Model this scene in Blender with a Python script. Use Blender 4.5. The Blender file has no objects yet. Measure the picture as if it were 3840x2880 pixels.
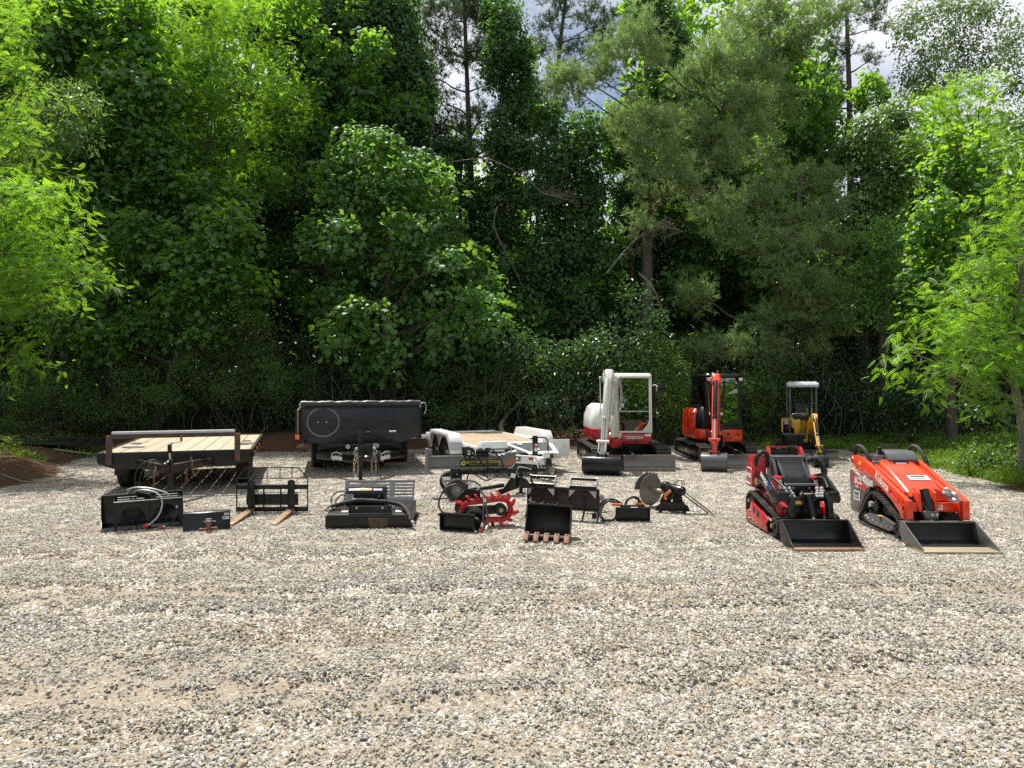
import bpy, bmesh, math, random
import numpy as np
from mathutils import Vector, Matrix, Euler

# ------------------------------------------------------------------ camera, sky, sun
S = bpy.context.scene
COL = S.collection
random.seed(7)
RNG = np.random.default_rng(11)
F, CH, VH = 2663.0, 2.1, 1415.0          # focal length in photo pixels, eye height, horizon row

cam_data = bpy.data.cameras.new('camera')
cam = bpy.data.objects.new('camera', cam_data); COL.objects.link(cam)
cam.location = (0, 0, CH); cam.rotation_euler = (math.radians(90), 0, 0)
cam_data.sensor_width = 36; cam_data.lens = 36 * F / 3840
cam_data.shift_y = -(1440 - VH) / 3840
cam_data.clip_start = 0.1; cam_data.clip_end = 800
S.camera = cam

TO_SUN = Vector((-0.25, 0.36, 1.0)).normalized()
world = bpy.data.worlds.new('World'); S.world = world; world.use_nodes = True
wn = world.node_tree.nodes; wl = world.node_tree.links
sky = wn.new('ShaderNodeTexSky'); sky.sky_type = 'NISHITA'; sky.sun_disc = False
sky.sun_elevation = math.asin(TO_SUN.z)
sky.sun_rotation = math.atan2(TO_SUN.x, TO_SUN.y)
sky.air_density = 1.0; sky.dust_density = 1.6; sky.ozone_density = 1.0
tc = wn.new('ShaderNodeTexCoord'); cn = wn.new('ShaderNodeTexNoise')
cn.inputs['Scale'].default_value = 3.2; cn.inputs['Detail'].default_value = 7
mp = wn.new('ShaderNodeMapping'); mp.inputs['Scale'].default_value = (1, 1, 2.2)
wl.new(tc.outputs['Generated'], mp.inputs[0]); wl.new(mp.outputs[0], cn.inputs['Vector'])
cr = wn.new('ShaderNodeMapRange'); cr.inputs['From Min'].default_value = .33; cr.inputs['From Max'].default_value = .58
wl.new(cn.outputs['Fac'], cr.inputs['Value'])
cmix = wn.new('ShaderNodeMix'); cmix.data_type = 'RGBA'
wl.new(cr.outputs[0], cmix.inputs['Factor']); wl.new(sky.outputs[0], cmix.inputs['A'])
cmix.inputs['B'].default_value = (9.0, 9.3, 9.7, 1)
bg = wn['Background']; bg.inputs['Strength'].default_value = 0.066
wl.new(cmix.outputs['Result'], bg.inputs['Color'])

sun_data = bpy.data.lights.new('sun', 'SUN'); sun_data.energy = 4.9; sun_data.angle = math.radians(.53)
sun_data.color = (1.0, 0.95, 0.87)
sun = bpy.data.objects.new('sun', sun_data); COL.objects.link(sun)
sun.rotation_euler = TO_SUN.to_track_quat('Z', 'Y').to_euler(); sun.location = (0, 0, 40)

vs = S.view_settings
vs.view_transform = 'Standard'; vs.look = 'None'; vs.gamma = 1; vs.use_curve_mapping = False
vs.exposure = 0.76
S.cycles.max_bounces = 7; S.cycles.diffuse_bounces = 4; S.cycles.glossy_bounces = 3
S.cycles.transmission_bounces = 6; S.cycles.transparent_max_bounces = 8
S.cycles.caustics_reflective = False; S.cycles.caustics_refractive = False
S.cycles.use_denoising = False

# ------------------------------------------------------------------ helpers
def PX(u, v, Y):
    """the place at distance Y that the photograph shows at pixel u, v"""
    return Vector(((u - 1920) / F * Y, Y, CH - (v - VH) / F * Y))

def GP(u, v):
    Y = F * CH / (v - VH)
    return Vector(((u - 1920) / F * Y, Y, 0))

def spline(pts, n=8, closed=False):
    P = [Vector(p) for p in pts]; out = []
    m = len(P)
    for i in range(m if closed else m - 1):
        if closed: a, b, c, d = P[i - 1], P[i], P[(i + 1) % m], P[(i + 2) % m]
        else: a, b, c, d = P[max(i - 1, 0)], P[i], P[i + 1], P[min(i + 2, m - 1)]
        for k in range(n):
            t = k / n
            out.append(.5 * ((2 * b) + (c - a) * t + (2 * a - 5 * b + 4 * c - d) * t * t + (3 * b - a - 3 * c + d) * t ** 3))
    if not closed: out.append(P[-1].copy())
    return out

class MB:
    def __init__(s): s.v = []; s.f = []; s.m = []; s.M = Matrix()
    def add(s, vs, fs, m=0):
        b = len(s.v); M = s.M
        s.v.extend(tuple(M @ Vector(p)) for p in vs)
        s.f.extend(tuple(b + i for i in f) for f in fs); s.m.extend([m] * len(fs)); return s
    def box(s, c, d, m=0, rot=None):
        R = Euler(rot).to_matrix() if rot else None
        vs = []
        for x in (-.5, .5):
            for y in (-.5, .5):
                for z in (-.5, .5):
                    p = Vector((x * d[0], y * d[1], z * d[2]))
                    vs.append((R @ p if R else p) + Vector(c))
        return s.add(vs, [(0, 1, 3, 2), (4, 6, 7, 5), (0, 4, 5, 1), (2, 3, 7, 6), (0, 2, 6, 4), (1, 5, 7, 3)], m)
    def b2(s, a, b, m=0):
        return s.box([(a[i] + b[i]) / 2 for i in range(3)], [abs(b[i] - a[i]) for i in range(3)], m)
    def bar(s, p, q, w, h, m=0, up=(0, 0, 1), w2=None, h2=None):
        p, q = Vector(p), Vector(q); d = (q - p).normalized(); u = Vector(up)
        x = d.cross(u)
        if x.length < 1e-4: x = d.cross(Vector((0, 1, 0)))
        x.normalize(); z = x.cross(d).normalized()
        w2 = w if w2 is None else w2; h2 = h if h2 is None else h2
        vs = [p + x * a * w / 2 + z * b * h / 2 for a, b in ((-1, -1), (1, -1), (1, 1), (-1, 1))] + \
             [q + x * a * w2 / 2 + z * b * h2 / 2 for a, b in ((-1, -1), (1, -1), (1, 1), (-1, 1))]
        return s.add(vs, [(3, 2, 1, 0), (4, 5, 6, 7), (0, 1, 5, 4), (1, 2, 6, 5), (2, 3, 7, 6), (3, 0, 4, 7)], m)
    def tube(s, pts, r, n=8, m=0, closed=False, cap=True):
        P = [Vector(p) for p in pts]; k = len(P)
        rr = list(r) if hasattr(r, '__len__') else [r] * k
        T = []
        for i in range(k):
            a = P[i - 1] if (i or closed) else P[i]; b = P[(i + 1) % k] if (i < k - 1 or closed) else P[i]
            d = b - a; T.append(d.normalized() if d.length > 1e-9 else Vector((0, 0, 1)))
        x = T[0].cross(Vector((0, 0, 1)))
        if x.length < .05: x = T[0].cross(Vector((0, 1, 0)))
        x.normalize(); vs = []
        for i in range(k):
            x = (x - T[i] * x.dot(T[i]))
            if x.length < 1e-6: x = T[i].orthogonal()
            x.normalize(); y = T[i].cross(x)
            for j in range(n):
                a = 2 * math.pi * j / n
                vs.append(P[i] + (x * math.cos(a) + y * math.sin(a)) * rr[i])
        fs = []
        for i in range(k if closed else k - 1):
            i2 = (i + 1) % k
            for j in range(n): fs.append((i * n + j, i * n + (j + 1) % n, i2 * n + (j + 1) % n, i2 * n + j))
        if cap and not closed: fs += [tuple(range(n))[::-1], tuple(range((k - 1) * n, k * n))]
        return s.add(vs, fs, m)
    def cyl(s, p, q, r, r2=None, n=14, m=0):
        return s.tube([p, q], [r, r if r2 is None else r2], n, m)
    def prism(s, poly, a, b, ax='y', m=0):
        """polygon extruded from a to b along axis ax; poly gives the two other coordinates in xyz order"""
        def P(p, t):
            return {'x': (t, p[0], p[1]), 'y': (p[0], t, p[1]), 'z': (p[0], p[1], t)}[ax]
        n = len(poly)
        vs = [P(p, a) for p in poly] + [P(p, b) for p in poly]
        fs = [tuple(range(n))[::-1], tuple(range(n, 2 * n))] + [(i, (i + 1) % n, n + (i + 1) % n, n + i) for i in range(n)]
        return s.add(vs, fs, m)
    def lathe(s, prof, o, d, n=20, m=0):
        """prof: (radius, distance along d) pairs, closed when the last equals the first"""
        d = Vector(d).normalized(); x = d.orthogonal().normalized(); y = d.cross(x); o = Vector(o)
        vs = []; k = len(prof)
        for r, t in prof:
            for j in range(n):
                a = 2 * math.pi * j / n; vs.append(o + d * t + (x * math.cos(a) + y * math.sin(a)) * r)
        fs = []
        for i in range(k - 1):
            for j in range(n): fs.append((i * n + j, i * n + (j + 1) % n, (i + 1) * n + (j + 1) % n, (i + 1) * n + j))
        if prof[0] != prof[-1]:
            if prof[0][0] > 1e-6: fs.append(tuple(range(n))[::-1])
            if prof[-1][0] > 1e-6: fs.append(tuple(range((k - 1) * n, k * n)))
        return s.add(vs, fs, m)
    def loft(s, rings, m=0, cap=True):
        n = len(rings[0]); vs = [p for r in rings for p in r]; fs = []
        for i in range(len(rings) - 1):
            for j in range(n): fs.append((i * n + j, i * n + (j + 1) % n, (i + 1) * n + (j + 1) % n, (i + 1) * n + j))
        if cap: fs += [tuple(range(n))[::-1], tuple(range((len(rings) - 1) * n, len(rings) * n))]
        return s.add(vs, fs, m)
    def strip(s, path, x0, x1, t, m=0):
        """a sheet of thickness t bent along path of (y, z), running from x0 to x1"""
        n = len(path); nr = []
        for i in range(n):
            a = path[max(i - 1, 0)]; b = path[min(i + 1, n - 1)]
            d = Vector((b[0] - a[0], b[1] - a[1])).normalized(); nr.append((-d.y * t, d.x * t))
        o = [(p[0] + q[0], p[1] + q[1]) for p, q in zip(path, nr)]
        vs = [(x, *p) for x in (x0, x1) for p in path + o]; N = 2 * n; fs = []
        for i in range(n - 1):
            fs += [(i, i + 1, N + i + 1, N + i), (n + i + 1, n + i, N + n + i, N + n + i + 1),
                   (i + 1, i, n + i, n + i + 1), (N + i, N + i + 1, N + n + i + 1, N + n + i)]
        fs += [(0, N, N + n, n), (n - 1, 2 * n - 1, N + 2 * n - 1, N + n - 1)]
        return s.add(vs, fs, m)
    def ball(s, c, r, n=10, m=0, sq=(1, 1, 1)):
        vs = []; k = max(4, n // 2)
        for i in range(1, k):
            th = math.pi * i / k
            for j in range(n):
                a = 2 * math.pi * j / n
                vs.append((c[0] + r * sq[0] * math.sin(th) * math.cos(a), c[1] + r * sq[1] * math.sin(th) * math.sin(a), c[2] + r * sq[2] * math.cos(th)))
        t = len(vs); vs += [(c[0], c[1], c[2] + r * sq[2]), (c[0], c[1], c[2] - r * sq[2])]; fs = []
        for i in range(k - 2):
            for j in range(n): fs.append((i * n + j, (i + 1) * n + j, (i + 1) * n + (j + 1) % n, i * n + (j + 1) % n))
        for j in range(n):
            fs.append((t, j, (j + 1) % n)); fs.append((t + 1, (k - 2) * n + (j + 1) % n, (k - 2) * n + j))
        return s.add(vs, fs, m)
    def build(s, name, mats, parent=None, bev=0.0, smooth=32, label=None):
        me = bpy.data.meshes.new(name)
        me.from_pydata(s.v, [], s.f)
        if not isinstance(mats, (list, tuple)): mats = [mats]
        for k in mats: me.materials.append(k)
        if len(mats) > 1: me.polygons.foreach_set('material_index', s.m)
        bm = bmesh.new(); bm.from_mesh(me)
        bmesh.ops.recalc_face_normals(bm, faces=bm.faces)
        if bev:
            E = [e for e in bm.edges if len(e.link_faces) == 2 and e.calc_face_angle(0) > math.radians(35)]
            bmesh.ops.bevel(bm, geom=E, offset=bev, offset_type='OFFSET', segments=2, profile=.5, affect='EDGES', clamp_overlap=True)
        bm.to_mesh(me); bm.free()
        if smooth:
            me.shade_smooth(); me.set_sharp_from_angle(angle=math.radians(smooth))
        o = bpy.data.objects.new(name, me); COL.objects.link(o)
        if parent is not None: o.parent = parent
        if label: o['label'] = label
        return o

def tag(o, label=None, cat=None, group=None, kind=None):
    for k, val in (('label', label), ('category', cat), ('group', group), ('kind', kind)):
        if val: o[k] = val
    return o

def thing(name, label, cat, loc=(0, 0, 0), rz=0.0, group=None, sc=1.0):
    o = bpy.data.objects.new(name, None); COL.objects.link(o)
    o.location = loc; o.rotation_euler = (0, 0, math.radians(rz)); o.scale = (sc, sc, sc)
    return tag(o, label, cat, group)

def copy_of(o, parent=None, loc=None):
    c = o.copy(); COL.objects.link(c)
    if parent is not None: c.parent = parent
    if loc is not None: c.location = loc
    for ch in list(o.children): copy_of(ch, c)
    return c

FONT = None
def text(s, size, parent, loc, rot, mat, name='lettering', shear=0.0, bold=0.0, sx=1.0, label=None, spacing=1.0):
    c = bpy.data.curves.new(name, 'FONT'); c.body = s; c.size = size; c.align_x = 'CENTER'; c.align_y = 'CENTER'
    c.shear = shear; c.extrude = .0012; c.offset = bold; c.space_character = spacing; c.resolution_u = 4
    c.materials.append(mat)
    tmp = bpy.data.objects.new(name, c); me = bpy.data.meshes.new_from_object(tmp); bpy.data.objects.remove(tmp); bpy.data.curves.remove(c)
    if not me.materials: me.materials.append(mat)
    o = bpy.data.objects.new(name, me); COL.objects.link(o); o.parent = parent
    o.location = loc; o.rotation_euler = [math.radians(k) for k in rot]; o.scale = (sx, 1, 1)
    if label: o['label'] = label
    return o

# ------------------------------------------------------------------ materials
class NT:
    def __init__(s, name):
        s.mat = bpy.data.materials.new(name); s.mat.use_nodes = True
        s.n = s.mat.node_tree.nodes; s.l = s.mat.node_tree.links
        s.n.clear(); s.out = s.n.new('ShaderNodeOutputMaterial')
    def new(s, t, **kw):
        nd = s.n.new('ShaderNode' + t)
        for k, v in kw.items():
            if hasattr(nd, k) and k not in nd.inputs: setattr(nd, k, v)
            else: nd.inputs[k].default_value = v
        return nd
    def link(s, a, b): s.l.new(a, b)
    def obj(s):
        if not hasattr(s, '_o'): s._o = s.new('TexCoord').outputs['Object']
        return s._o
    def noise(s, scale, detail=4, rough=.55, vec=None, dist=0):
        n = s.new('TexNoise', Scale=scale, Detail=detail, Roughness=rough, Distortion=dist)
        s.link(vec if vec is not None else s.obj(), n.inputs['Vector']); return n.outputs['Fac']
    def ramp(s, fac, a, b, lo=0.0, hi=1.0):
        r = s.new('MapRange'); s.link(fac, r.inputs['Value'])
        r.inputs['From Min'].default_value = a; r.inputs['From Max'].default_value = b
        r.inputs['To Min'].default_value = lo; r.inputs['To Max'].default_value = hi; return r.outputs[0]
    def mix(s, fac, a, b, kind='MIX'):
        m = s.new('Mix', data_type='RGBA', blend_type=kind)
        for sock, val in ((m.inputs['Factor'], fac), (m.inputs['A'], a), (m.inputs['B'], b)):
            if isinstance(val, bpy.types.NodeSocket): s.link(val, sock)
            elif isinstance(val, (int, float)): sock.default_value = val
            else: sock.default_value = (*val[:3], 1)
        return m.outputs['Result']
    def math(s, op, a, b=0.0):
        m = s.new('Math', operation=op)
        for sock, val in ((m.inputs[0], a), (m.inputs[1], b)):
            if isinstance(val, bpy.types.NodeSocket): s.link(val, sock)
            else: sock.default_value = val
        return m.outputs[0]
    def bump(s, h, strength=.3, dist=.01):
        b = s.new('Bump', Strength=strength, Distance=dist); s.link(h, b.inputs['Height']); return b.outputs[0]

def surf(name, color, rough=.5, metal=0.0, coat=0.0, dirt=.25, dirt_col=(.16, .13, .10), rust=0.0, bump=.06, scale=1.0, spec=.5, var=.12):
    """painted or bare metal, plastic, rubber: base colour with small blotches, dust and rust in its own shapes"""
    t = NT(name); p = t.new('BsdfPrincipled', Metallic=metal, Roughness=rough)
    p.inputs['Coat Weight'].default_value = coat; p.inputs['Coat Roughness'].default_value = .12
    p.inputs['Specular IOR Level'].default_value = spec
    n1 = t.noise(7 * scale, 6, .6); n2 = t.noise(38 * scale, 5, .65); n3 = t.noise(2.3 * scale, 6, .7)
    c = t.mix(t.ramp(n1, .3, .7), [x * (1 - var) for x in color], [min(1, x * (1 + var)) for x in color])
    d = t.math('MULTIPLY', t.ramp(n3, .42, .72), t.ramp(n2, .35, .7))
    c = t.mix(t.math('MULTIPLY', d, dirt), c, dirt_col)
    if rust:
        r = t.ramp(t.math('ADD', t.noise(5.5 * scale, 7, .7), t.math('MULTIPLY', n2, .3)), .72 - .25 * rust, .86 - .2 * rust)
        c = t.mix(t.math('MULTIPLY', r, min(1, .4 + rust)), c, t.mix(n2, (.11, .045, .02), (.27, .13, .06)))
    t.link(c, p.inputs['Base Color'])
    t.link(t.ramp(t.math('ADD', t.math('MULTIPLY', n2, .5), t.math('MULTIPLY', d, .6)), .1, .9, max(.04, rough - .12), min(1, rough + .22)), p.inputs['Roughness'])
    if bump: t.link(t.bump(n2, bump, .004), p.inputs['Normal'])
    t.link(p.outputs[0], t.out.inputs[0]); return t.mat

M = {}
M['black'] = surf('black_paint', (.008, .0085, .0095), .30, coat=.1, dirt=.16, dirt_col=(.06, .055, .05), var=.3, spec=.32)
M['black_dull'] = surf('worn_black_paint', (.011, .0115, .0125), .42, dirt=.32, dirt_col=(.08, .07, .06), var=.3, spec=.32)
M['black_rusty'] = surf('rusty_black_paint', (.013, .013, .0135), .48, dirt=.4, rust=.12, dirt_col=(.085, .07, .055), spec=.32)
M['blade'] = surf('bare_grey_steel', (.16, .165, .17), .42, metal=.55, dirt=.7, dirt_col=(.17, .14, .10), rust=.15)
M['grey'] = surf('grey_paint', (.17, .175, .175), .4, coat=.2, dirt=.3)
M['steel'] = surf('bright_steel', (.55, .55, .54), .28, metal=.9, dirt=.3)
M['zinc'] = surf('zinc_chain', (.42, .39, .29), .38, metal=.8, dirt=.4)
M['silver'] = surf('silver_paint', (.42, .43, .44), .4, metal=.3, dirt=.2)
M['rubber'] = surf('black_rubber', (.020, .020, .020), .72, dirt=.7, dirt_col=(.14, .12, .095), spec=.3)
M['track'] = surf('track_rubber', (.030, .029, .028), .7, dirt=.9, dirt_col=(.22, .19, .15), spec=.3, scale=2)
M['tyre'] = surf('tyre_rubber', (.022, .021, .020), .75, dirt=.6, dirt_col=(.24, .20, .16), spec=.3, scale=1.5)
M['hose'] = surf('hose_rubber', (.014, .014, .015), .5, dirt=.25, spec=.35)
M['white'] = surf('white_paint', (.76, .77, .76), .3, coat=.3, dirt=.18, var=.03)
M['cream'] = surf('off_white_paint', (.66, .66, .61), .34, coat=.3, dirt=.22, var=.03)
M['red'] = surf('red_paint', (.42, .012, .020), .3, coat=.4, dirt=.14, var=.06)
M['red_chain'] = surf('bright_red_paint', (.50, .012, .018), .36, coat=.2, dirt=.2, var=.08)
M['orange'] = surf('orange_paint', (.75, .050, .012), .3, coat=.45, dirt=.08, var=.03, bump=.02)
M['yellow'] = surf('yellow_paint', (.68, .35, .015), .34, coat=.3, dirt=.2, var=.05)
M['rust'] = surf('brown_rust', (.16, .075, .045), .75, dirt=.5, rust=.4, dirt_col=(.24, .15, .10))
M['rail'] = surf('rusty_rail_steel', (.060, .040, .038), .45, metal=.2, dirt=.3, rust=.25)
M['tan'] = surf('dusty_steel', (.30, .25, .17), .6, metal=.3, dirt=.6, dirt_col=(.34, .27, .18))
M['tine'] = surf('worn_fork_steel', (.30, .20, .12), .5, metal=.5, dirt=.6, rust=.25)
M['label_white'] = surf('white_label', (.72, .72, .70), .5, dirt=.1, bump=0)
M['label_yellow'] = surf('yellow_label', (.75, .42, .03), .5, dirt=.1, bump=0)
M['label_orange'] = surf('orange_label', (.72, .20, .04), .5, dirt=.1, bump=0)
M['ink'] = surf('black_ink', (.012, .012, .014), .5, dirt=0, bump=0)
M['ink_red'] = surf('red_ink', (.45, .02, .02), .5, dirt=0, bump=0)
M['ink_blue'] = surf('blue_ink', (.05, .12, .42), .5, dirt=0, bump=0)
M['print_yellow'] = surf('printed_yellow', (.66, .60, .10), .5, dirt=.1, bump=0)
M['print_green'] = surf('printed_green', (.30, .48, .12), .5, dirt=.1, bump=0)
M['print_white'] = surf('printed_white', (.75, .75, .74), .5, dirt=.05, bump=0)
M['print_orange'] = surf('printed_orange', (.50, .13, .05), .5, dirt=.2, bump=0)
M['lens_red'] = surf('red_lens', (.40, .01, .015), .2, coat=.5, dirt=0, bump=0)
M['lens_clear'] = surf('clear_lens', (.62, .62, .58), .15, coat=.6, dirt=0, bump=0)
M['seat'] = surf('black_seat_vinyl', (.02, .02, .021), .5, dirt=.2)
M['fabric'] = surf('black_woven_sleeve', (.018, .018, .019), .85, dirt=.3, bump=.5)
M['tarp'] = surf('black_tarp', (.022, .023, .027), .42, dirt=.35, bump=.5, dirt_col=(.10, .10, .10))
M['canopy_grey'] = surf('pale_grey_roof_paint', (.46, .50, .56), .3, coat=.4, dirt=.15)
M['battleship'] = surf('slate_paint', (.085, .09, .10), .33, coat=.3, dirt=.3)
M['dump_panel'] = surf('scuffed_navy_black_paint', (.017, .019, .027), .4, coat=.15, dirt=.3, dirt_col=(.06, .06, .07), spec=.32)
M['scuff'] = surf('pale_scuff', (.17, .18, .20), .6, dirt=.6, dirt_col=(.05, .05, .06), scale=2)

def wood(name, a, b, grain=1.0):
    t = NT(name); p = t.new('BsdfPrincipled', Roughness=.75)
    mp = t.new('Mapping'); t.link(t.obj(), mp.inputs[0]); mp.inputs['Scale'].default_value = (22 * grain, 1.4, 22 * grain)
    n = t.noise(1.6, 7, .65, mp.outputs[0], .6); n2 = t.noise(1.1, 5, .6)
    r = t.new('ObjectInfo').outputs['Random']
    c = t.mix(t.ramp(n, .3, .72), a, b)
    c = t.mix(t.ramp(n2, .35, .75, 0, .45), c, [x * .62 for x in a])
    c = t.mix(t.math('MULTIPLY', r, .75), c, [x * .55 for x in b])
    t.link(c, p.inputs['Base Color']); t.link(t.bump(n, .35, .004), p.inputs['Normal'])
    t.link(p.outputs[0], t.out.inputs[0]); return t.mat
M['plank'] = wood('weathered_pine_planks', (.34, .265, .18), (.52, .42, .295))
M['plank_grey'] = wood('greyed_planks', (.27, .20, .13), (.42, .33, .22))
M['board'] = wood('old_stake_board', (.20, .13, .08), (.36, .27, .18))

def glass_mat():
    t = NT('tinted_window_glass'); p = t.new('BsdfPrincipled', Roughness=.02)
    p.inputs['Base Color'].default_value = (.75, .85, .80, 1); p.inputs['Transmission Weight'].default_value = .0
    g = t.new('BsdfGlossy', Roughness=.01); g.inputs['Color'].default_value = (1, 1, 1, 1)
    tr = t.new('BsdfTransparent'); tr.inputs['Color'].default_value = (.20, .28, .26, 1)
    fr = t.new('Fresnel', IOR=1.5); mx = t.new('MixShader')
    t.link(t.ramp(fr.outputs[0], 0, 1, .17, 1.0), mx.inputs[0]); t.link(tr.outputs[0], mx.inputs[1]); t.link(g.outputs[0], mx.inputs[2])
    t.link(mx.outputs[0], t.out.inputs[0]); return t.mat
M['glass'] = glass_mat()

def mesh_arrays(name, V, Fc, mat, attrs=None, parent=None, smooth=False):
    """V (n,3), Fc list of (k,3) or (k,4) index arrays: fast mesh from numpy"""
    me = bpy.data.meshes.new(name); V = np.asarray(V, dtype=np.float32)
    me.vertices.add(len(V)); me.vertices.foreach_set('co', V.ravel())
    idx = np.concatenate([a.ravel() for a in Fc]).astype(np.int32)
    tot = np.concatenate([np.full(len(a), a.shape[1], np.int32) for a in Fc])
    st = np.concatenate([[0], np.cumsum(tot)[:-1]]).astype(np.int32)
    me.loops.add(len(idx)); me.loops.foreach_set('vertex_index', idx)
    me.polygons.add(len(tot)); me.polygons.foreach_set('loop_start', st); me.polygons.foreach_set('loop_total', tot)
    me.polygons.foreach_set('use_smooth', np.full(len(tot), smooth))
    me.update(calc_edges=True)
    for k, val in (attrs or {}).items():
        a = me.attributes.new(k, 'FLOAT', 'POINT'); a.data.foreach_set('value', np.asarray(val, dtype=np.float32))
    me.materials.append(mat)
    o = bpy.data.objects.new(name, me); COL.objects.link(o)
    if parent is not None: o.parent = parent
    return o

def hash2(ix, iy, seed):
    h = (ix.astype(np.int64) * 374761393 + iy.astype(np.int64) * 668265263 + seed * 1274126177) & 0x7fffffff
    h = ((h ^ (h >> 13)) * 1274126177) & 0x7fffffff
    return ((h ^ (h >> 16)) & 0xffff) / 65535.0
def vnoise(x, y, seed=0):
    ix, iy = np.floor(x), np.floor(y); fx, fy = x - ix, y - iy
    fx = fx * fx * (3 - 2 * fx); fy = fy * fy * (3 - 2 * fy)
    a, b = hash2(ix, iy, seed), hash2(ix + 1, iy, seed); c, d = hash2(ix, iy + 1, seed), hash2(ix + 1, iy + 1, seed)
    return (a * (1 - fx) + b * fx) * (1 - fy) + (c * (1 - fx) + d * fx) * fy
def fbm(x, y, seed=0, o=4):
    s = 0; a = .5; tot = 0
    for k in range(o):
        s = s + a * vnoise(x * 2 ** k, y * 2 ** k, seed + k); tot += a; a *= .5
    return s / tot
# ------------------------------------------------------------------ the ground
def sstep(a, b, x):
    t = np.clip((x - a) / (b - a), 0, 1); return t * t * (3 - 2 * t)
def lot_edge(x, y):
    """metres outside the gravel lot (negative inside)"""
    xl = np.minimum(-9.4 - (y - 13.2) * .25, -9.0)
    xr = np.maximum(9.3 + (y - 12.6) * .33, 9.0)
    yb = 21.2 + .8 * np.sin(x * .35) + np.where(x < -3, (x + 3) * .22, 0)
    return np.maximum(np.maximum(xl - x, x - xr), y - yb) + (fbm(x * .7, y * .7, 21) - .5) * 1.6
def ground_z(x, y):
    x = np.asarray(x, float); y = np.asarray(y, float)
    near = np.clip((9.5 - y) / 4, .22, 1)
    z = (fbm(x * .9 + 3, y * 1.5, 5, 4) - .5) * .11 * near
    z = z - .035 * near * np.exp(-((x - .6 - .25 * (y - 3)) / .35) ** 2) - .03 * near * np.exp(-((x + 1.6 - .28 * (y - 3)) / .3) ** 2)
    for c0, sl, wd, dp in ((4.6, .10, .12, .034), (5.1, .09, .12, .028), (6.3, -.06, .15, .03), (7.0, -.05, .14, .028), (8.6, .05, .16, .026)):
        z = z - dp * np.exp(-((y - c0 - sl * x - .25 * np.sin(x * .5)) / wd) ** 2) + dp * .5 * np.exp(-((y - c0 - sl * x - .25 * np.sin(x * .5) - 1.9 * wd) / wd) ** 2)
    d = lot_edge(x, y)
    bank = np.where(x < -8.5, .30, np.where(x < 4, .40, .14))
    return z + bank * sstep(0, 1.5, d) + np.clip(d - 1.5, 0, 40) * .02 + sstep(.2, 1.5, d) * (fbm(x * 1.3, y * 1.3, 9) - .5) * .16
def dirt_patch(x, y):
    f = fbm(x * .24 + .12 * y + 7, y * 1.25 - .12 * x, 31, 4) + .25 * (fbm(x * 2.2, y * 3.1, 37, 3) - .5)
    return sstep(.60, .74, f)

def axis(a, b, lo, hi, fine, far):
    core = np.arange(a, b + fine / 2, fine); out = []
    s, p = fine, a
    left = []
    while p > lo: s *= 1.35; p = p - s; left.append(max(p, lo))
    s, p = fine, b; right = []
    while p < hi: s *= 1.35; p = p + s; right.append(min(p, hi))
    return np.concatenate([left[::-1], core, right])
gx = axis(-13, 13, -420, 420, .2, 1); gy = axis(2.5, 24, -420, 420, .16, 1)
XX, YY = np.meshgrid(gx, gy); ZZ = ground_z(XX, YY)
nx, ny = len(gx), len(gy)
ii = (np.arange(ny - 1)[:, None] * nx + np.arange(nx - 1)[None, :]).ravel()
quads = np.stack([ii, ii + 1, ii + 1 + nx, ii + nx], 1)
soil = sstep(-.25, .45, lot_edge(XX, YY)); litter = sstep(.7, 3.0, lot_edge(XX, YY))

def ground_mat():
    t = NT('gravel_and_soil'); p = t.new('BsdfPrincipled', Roughness=.9)
    p.inputs['Specular IOR Level'].default_value = .25
    geo = t.new('NewGeometry').outputs['Position']
    v = t.new('TexVoronoi', Scale=62.0); t.link(geo, v.inputs['Vector'])
    v2 = t.new('TexVoronoi', Scale=120.0); t.link(geo, v2.inputs['Vector'])
    sep = t.new('SeparateColor'); t.link(v.outputs['Color'], sep.inputs[0])
    r = t.new('ValToRGB'); e = r.color_ramp.elements
    for pos, c in ((0, (.08, .077, .072)), (.3, (.17, .162, .145)), (.62, (.27, .255, .22)), (.85, (.37, .35, .30)), (1, (.29, .22, .14))):
        k = e[0] if pos == 0 else (e[1] if pos == 1 else e.new(pos)); k.color = (*c, 1)
    e[-1].position = 1.0
    t.link(sep.outputs[0], r.inputs[0])
    at = lambda n: t.new('Attribute', attribute_name=n).outputs['Fac']
    n1 = t.noise(1.2, 6, .65, geo); n2 = t.noise(14, 6, .7, geo); n3 = t.noise(70, 4, .7, geo)
    grav = t.mix(t.ramp(n1, .35, .7, 0, .5), r.outputs[0], (.55, .52, .48), 'MULTIPLY')
    dust = t.mix(n3, (.20, .168, .125), (.34, .29, .22))
    grav = t.mix(t.math('MULTIPLY', at('dirt'), t.ramp(n2, .2, .55, .45, .95)), r.outputs[0], dust)
    soilc = t.mix(n2, (.045, .024, .013), (.125, .064, .034))
    lit = t.mix(n3, (.025, .018, .011), (.085, .058, .034))
    c = t.mix(t.ramp(t.math('ADD', at('soil'), t.math('MULTIPLY', n2, .5)), .55, .85), grav, soilc)
    c = t.mix(t.ramp(t.math('ADD', at('litter'), t.math('MULTIPLY', n2, .4)), .4, .9), c, lit)
    t.link(c, p.inputs['Base Color'])
    h = t.math('ADD', t.math('MULTIPLY', t.math('SUBTRACT', 1.0, v.outputs['Distance']), .9), t.math('MULTIPLY', n3, .5))
    t.link(t.bump(h, .85, .016), p.inputs['Normal']); t.link(p.outputs[0], t.out.inputs[0]); return t.mat
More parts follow.
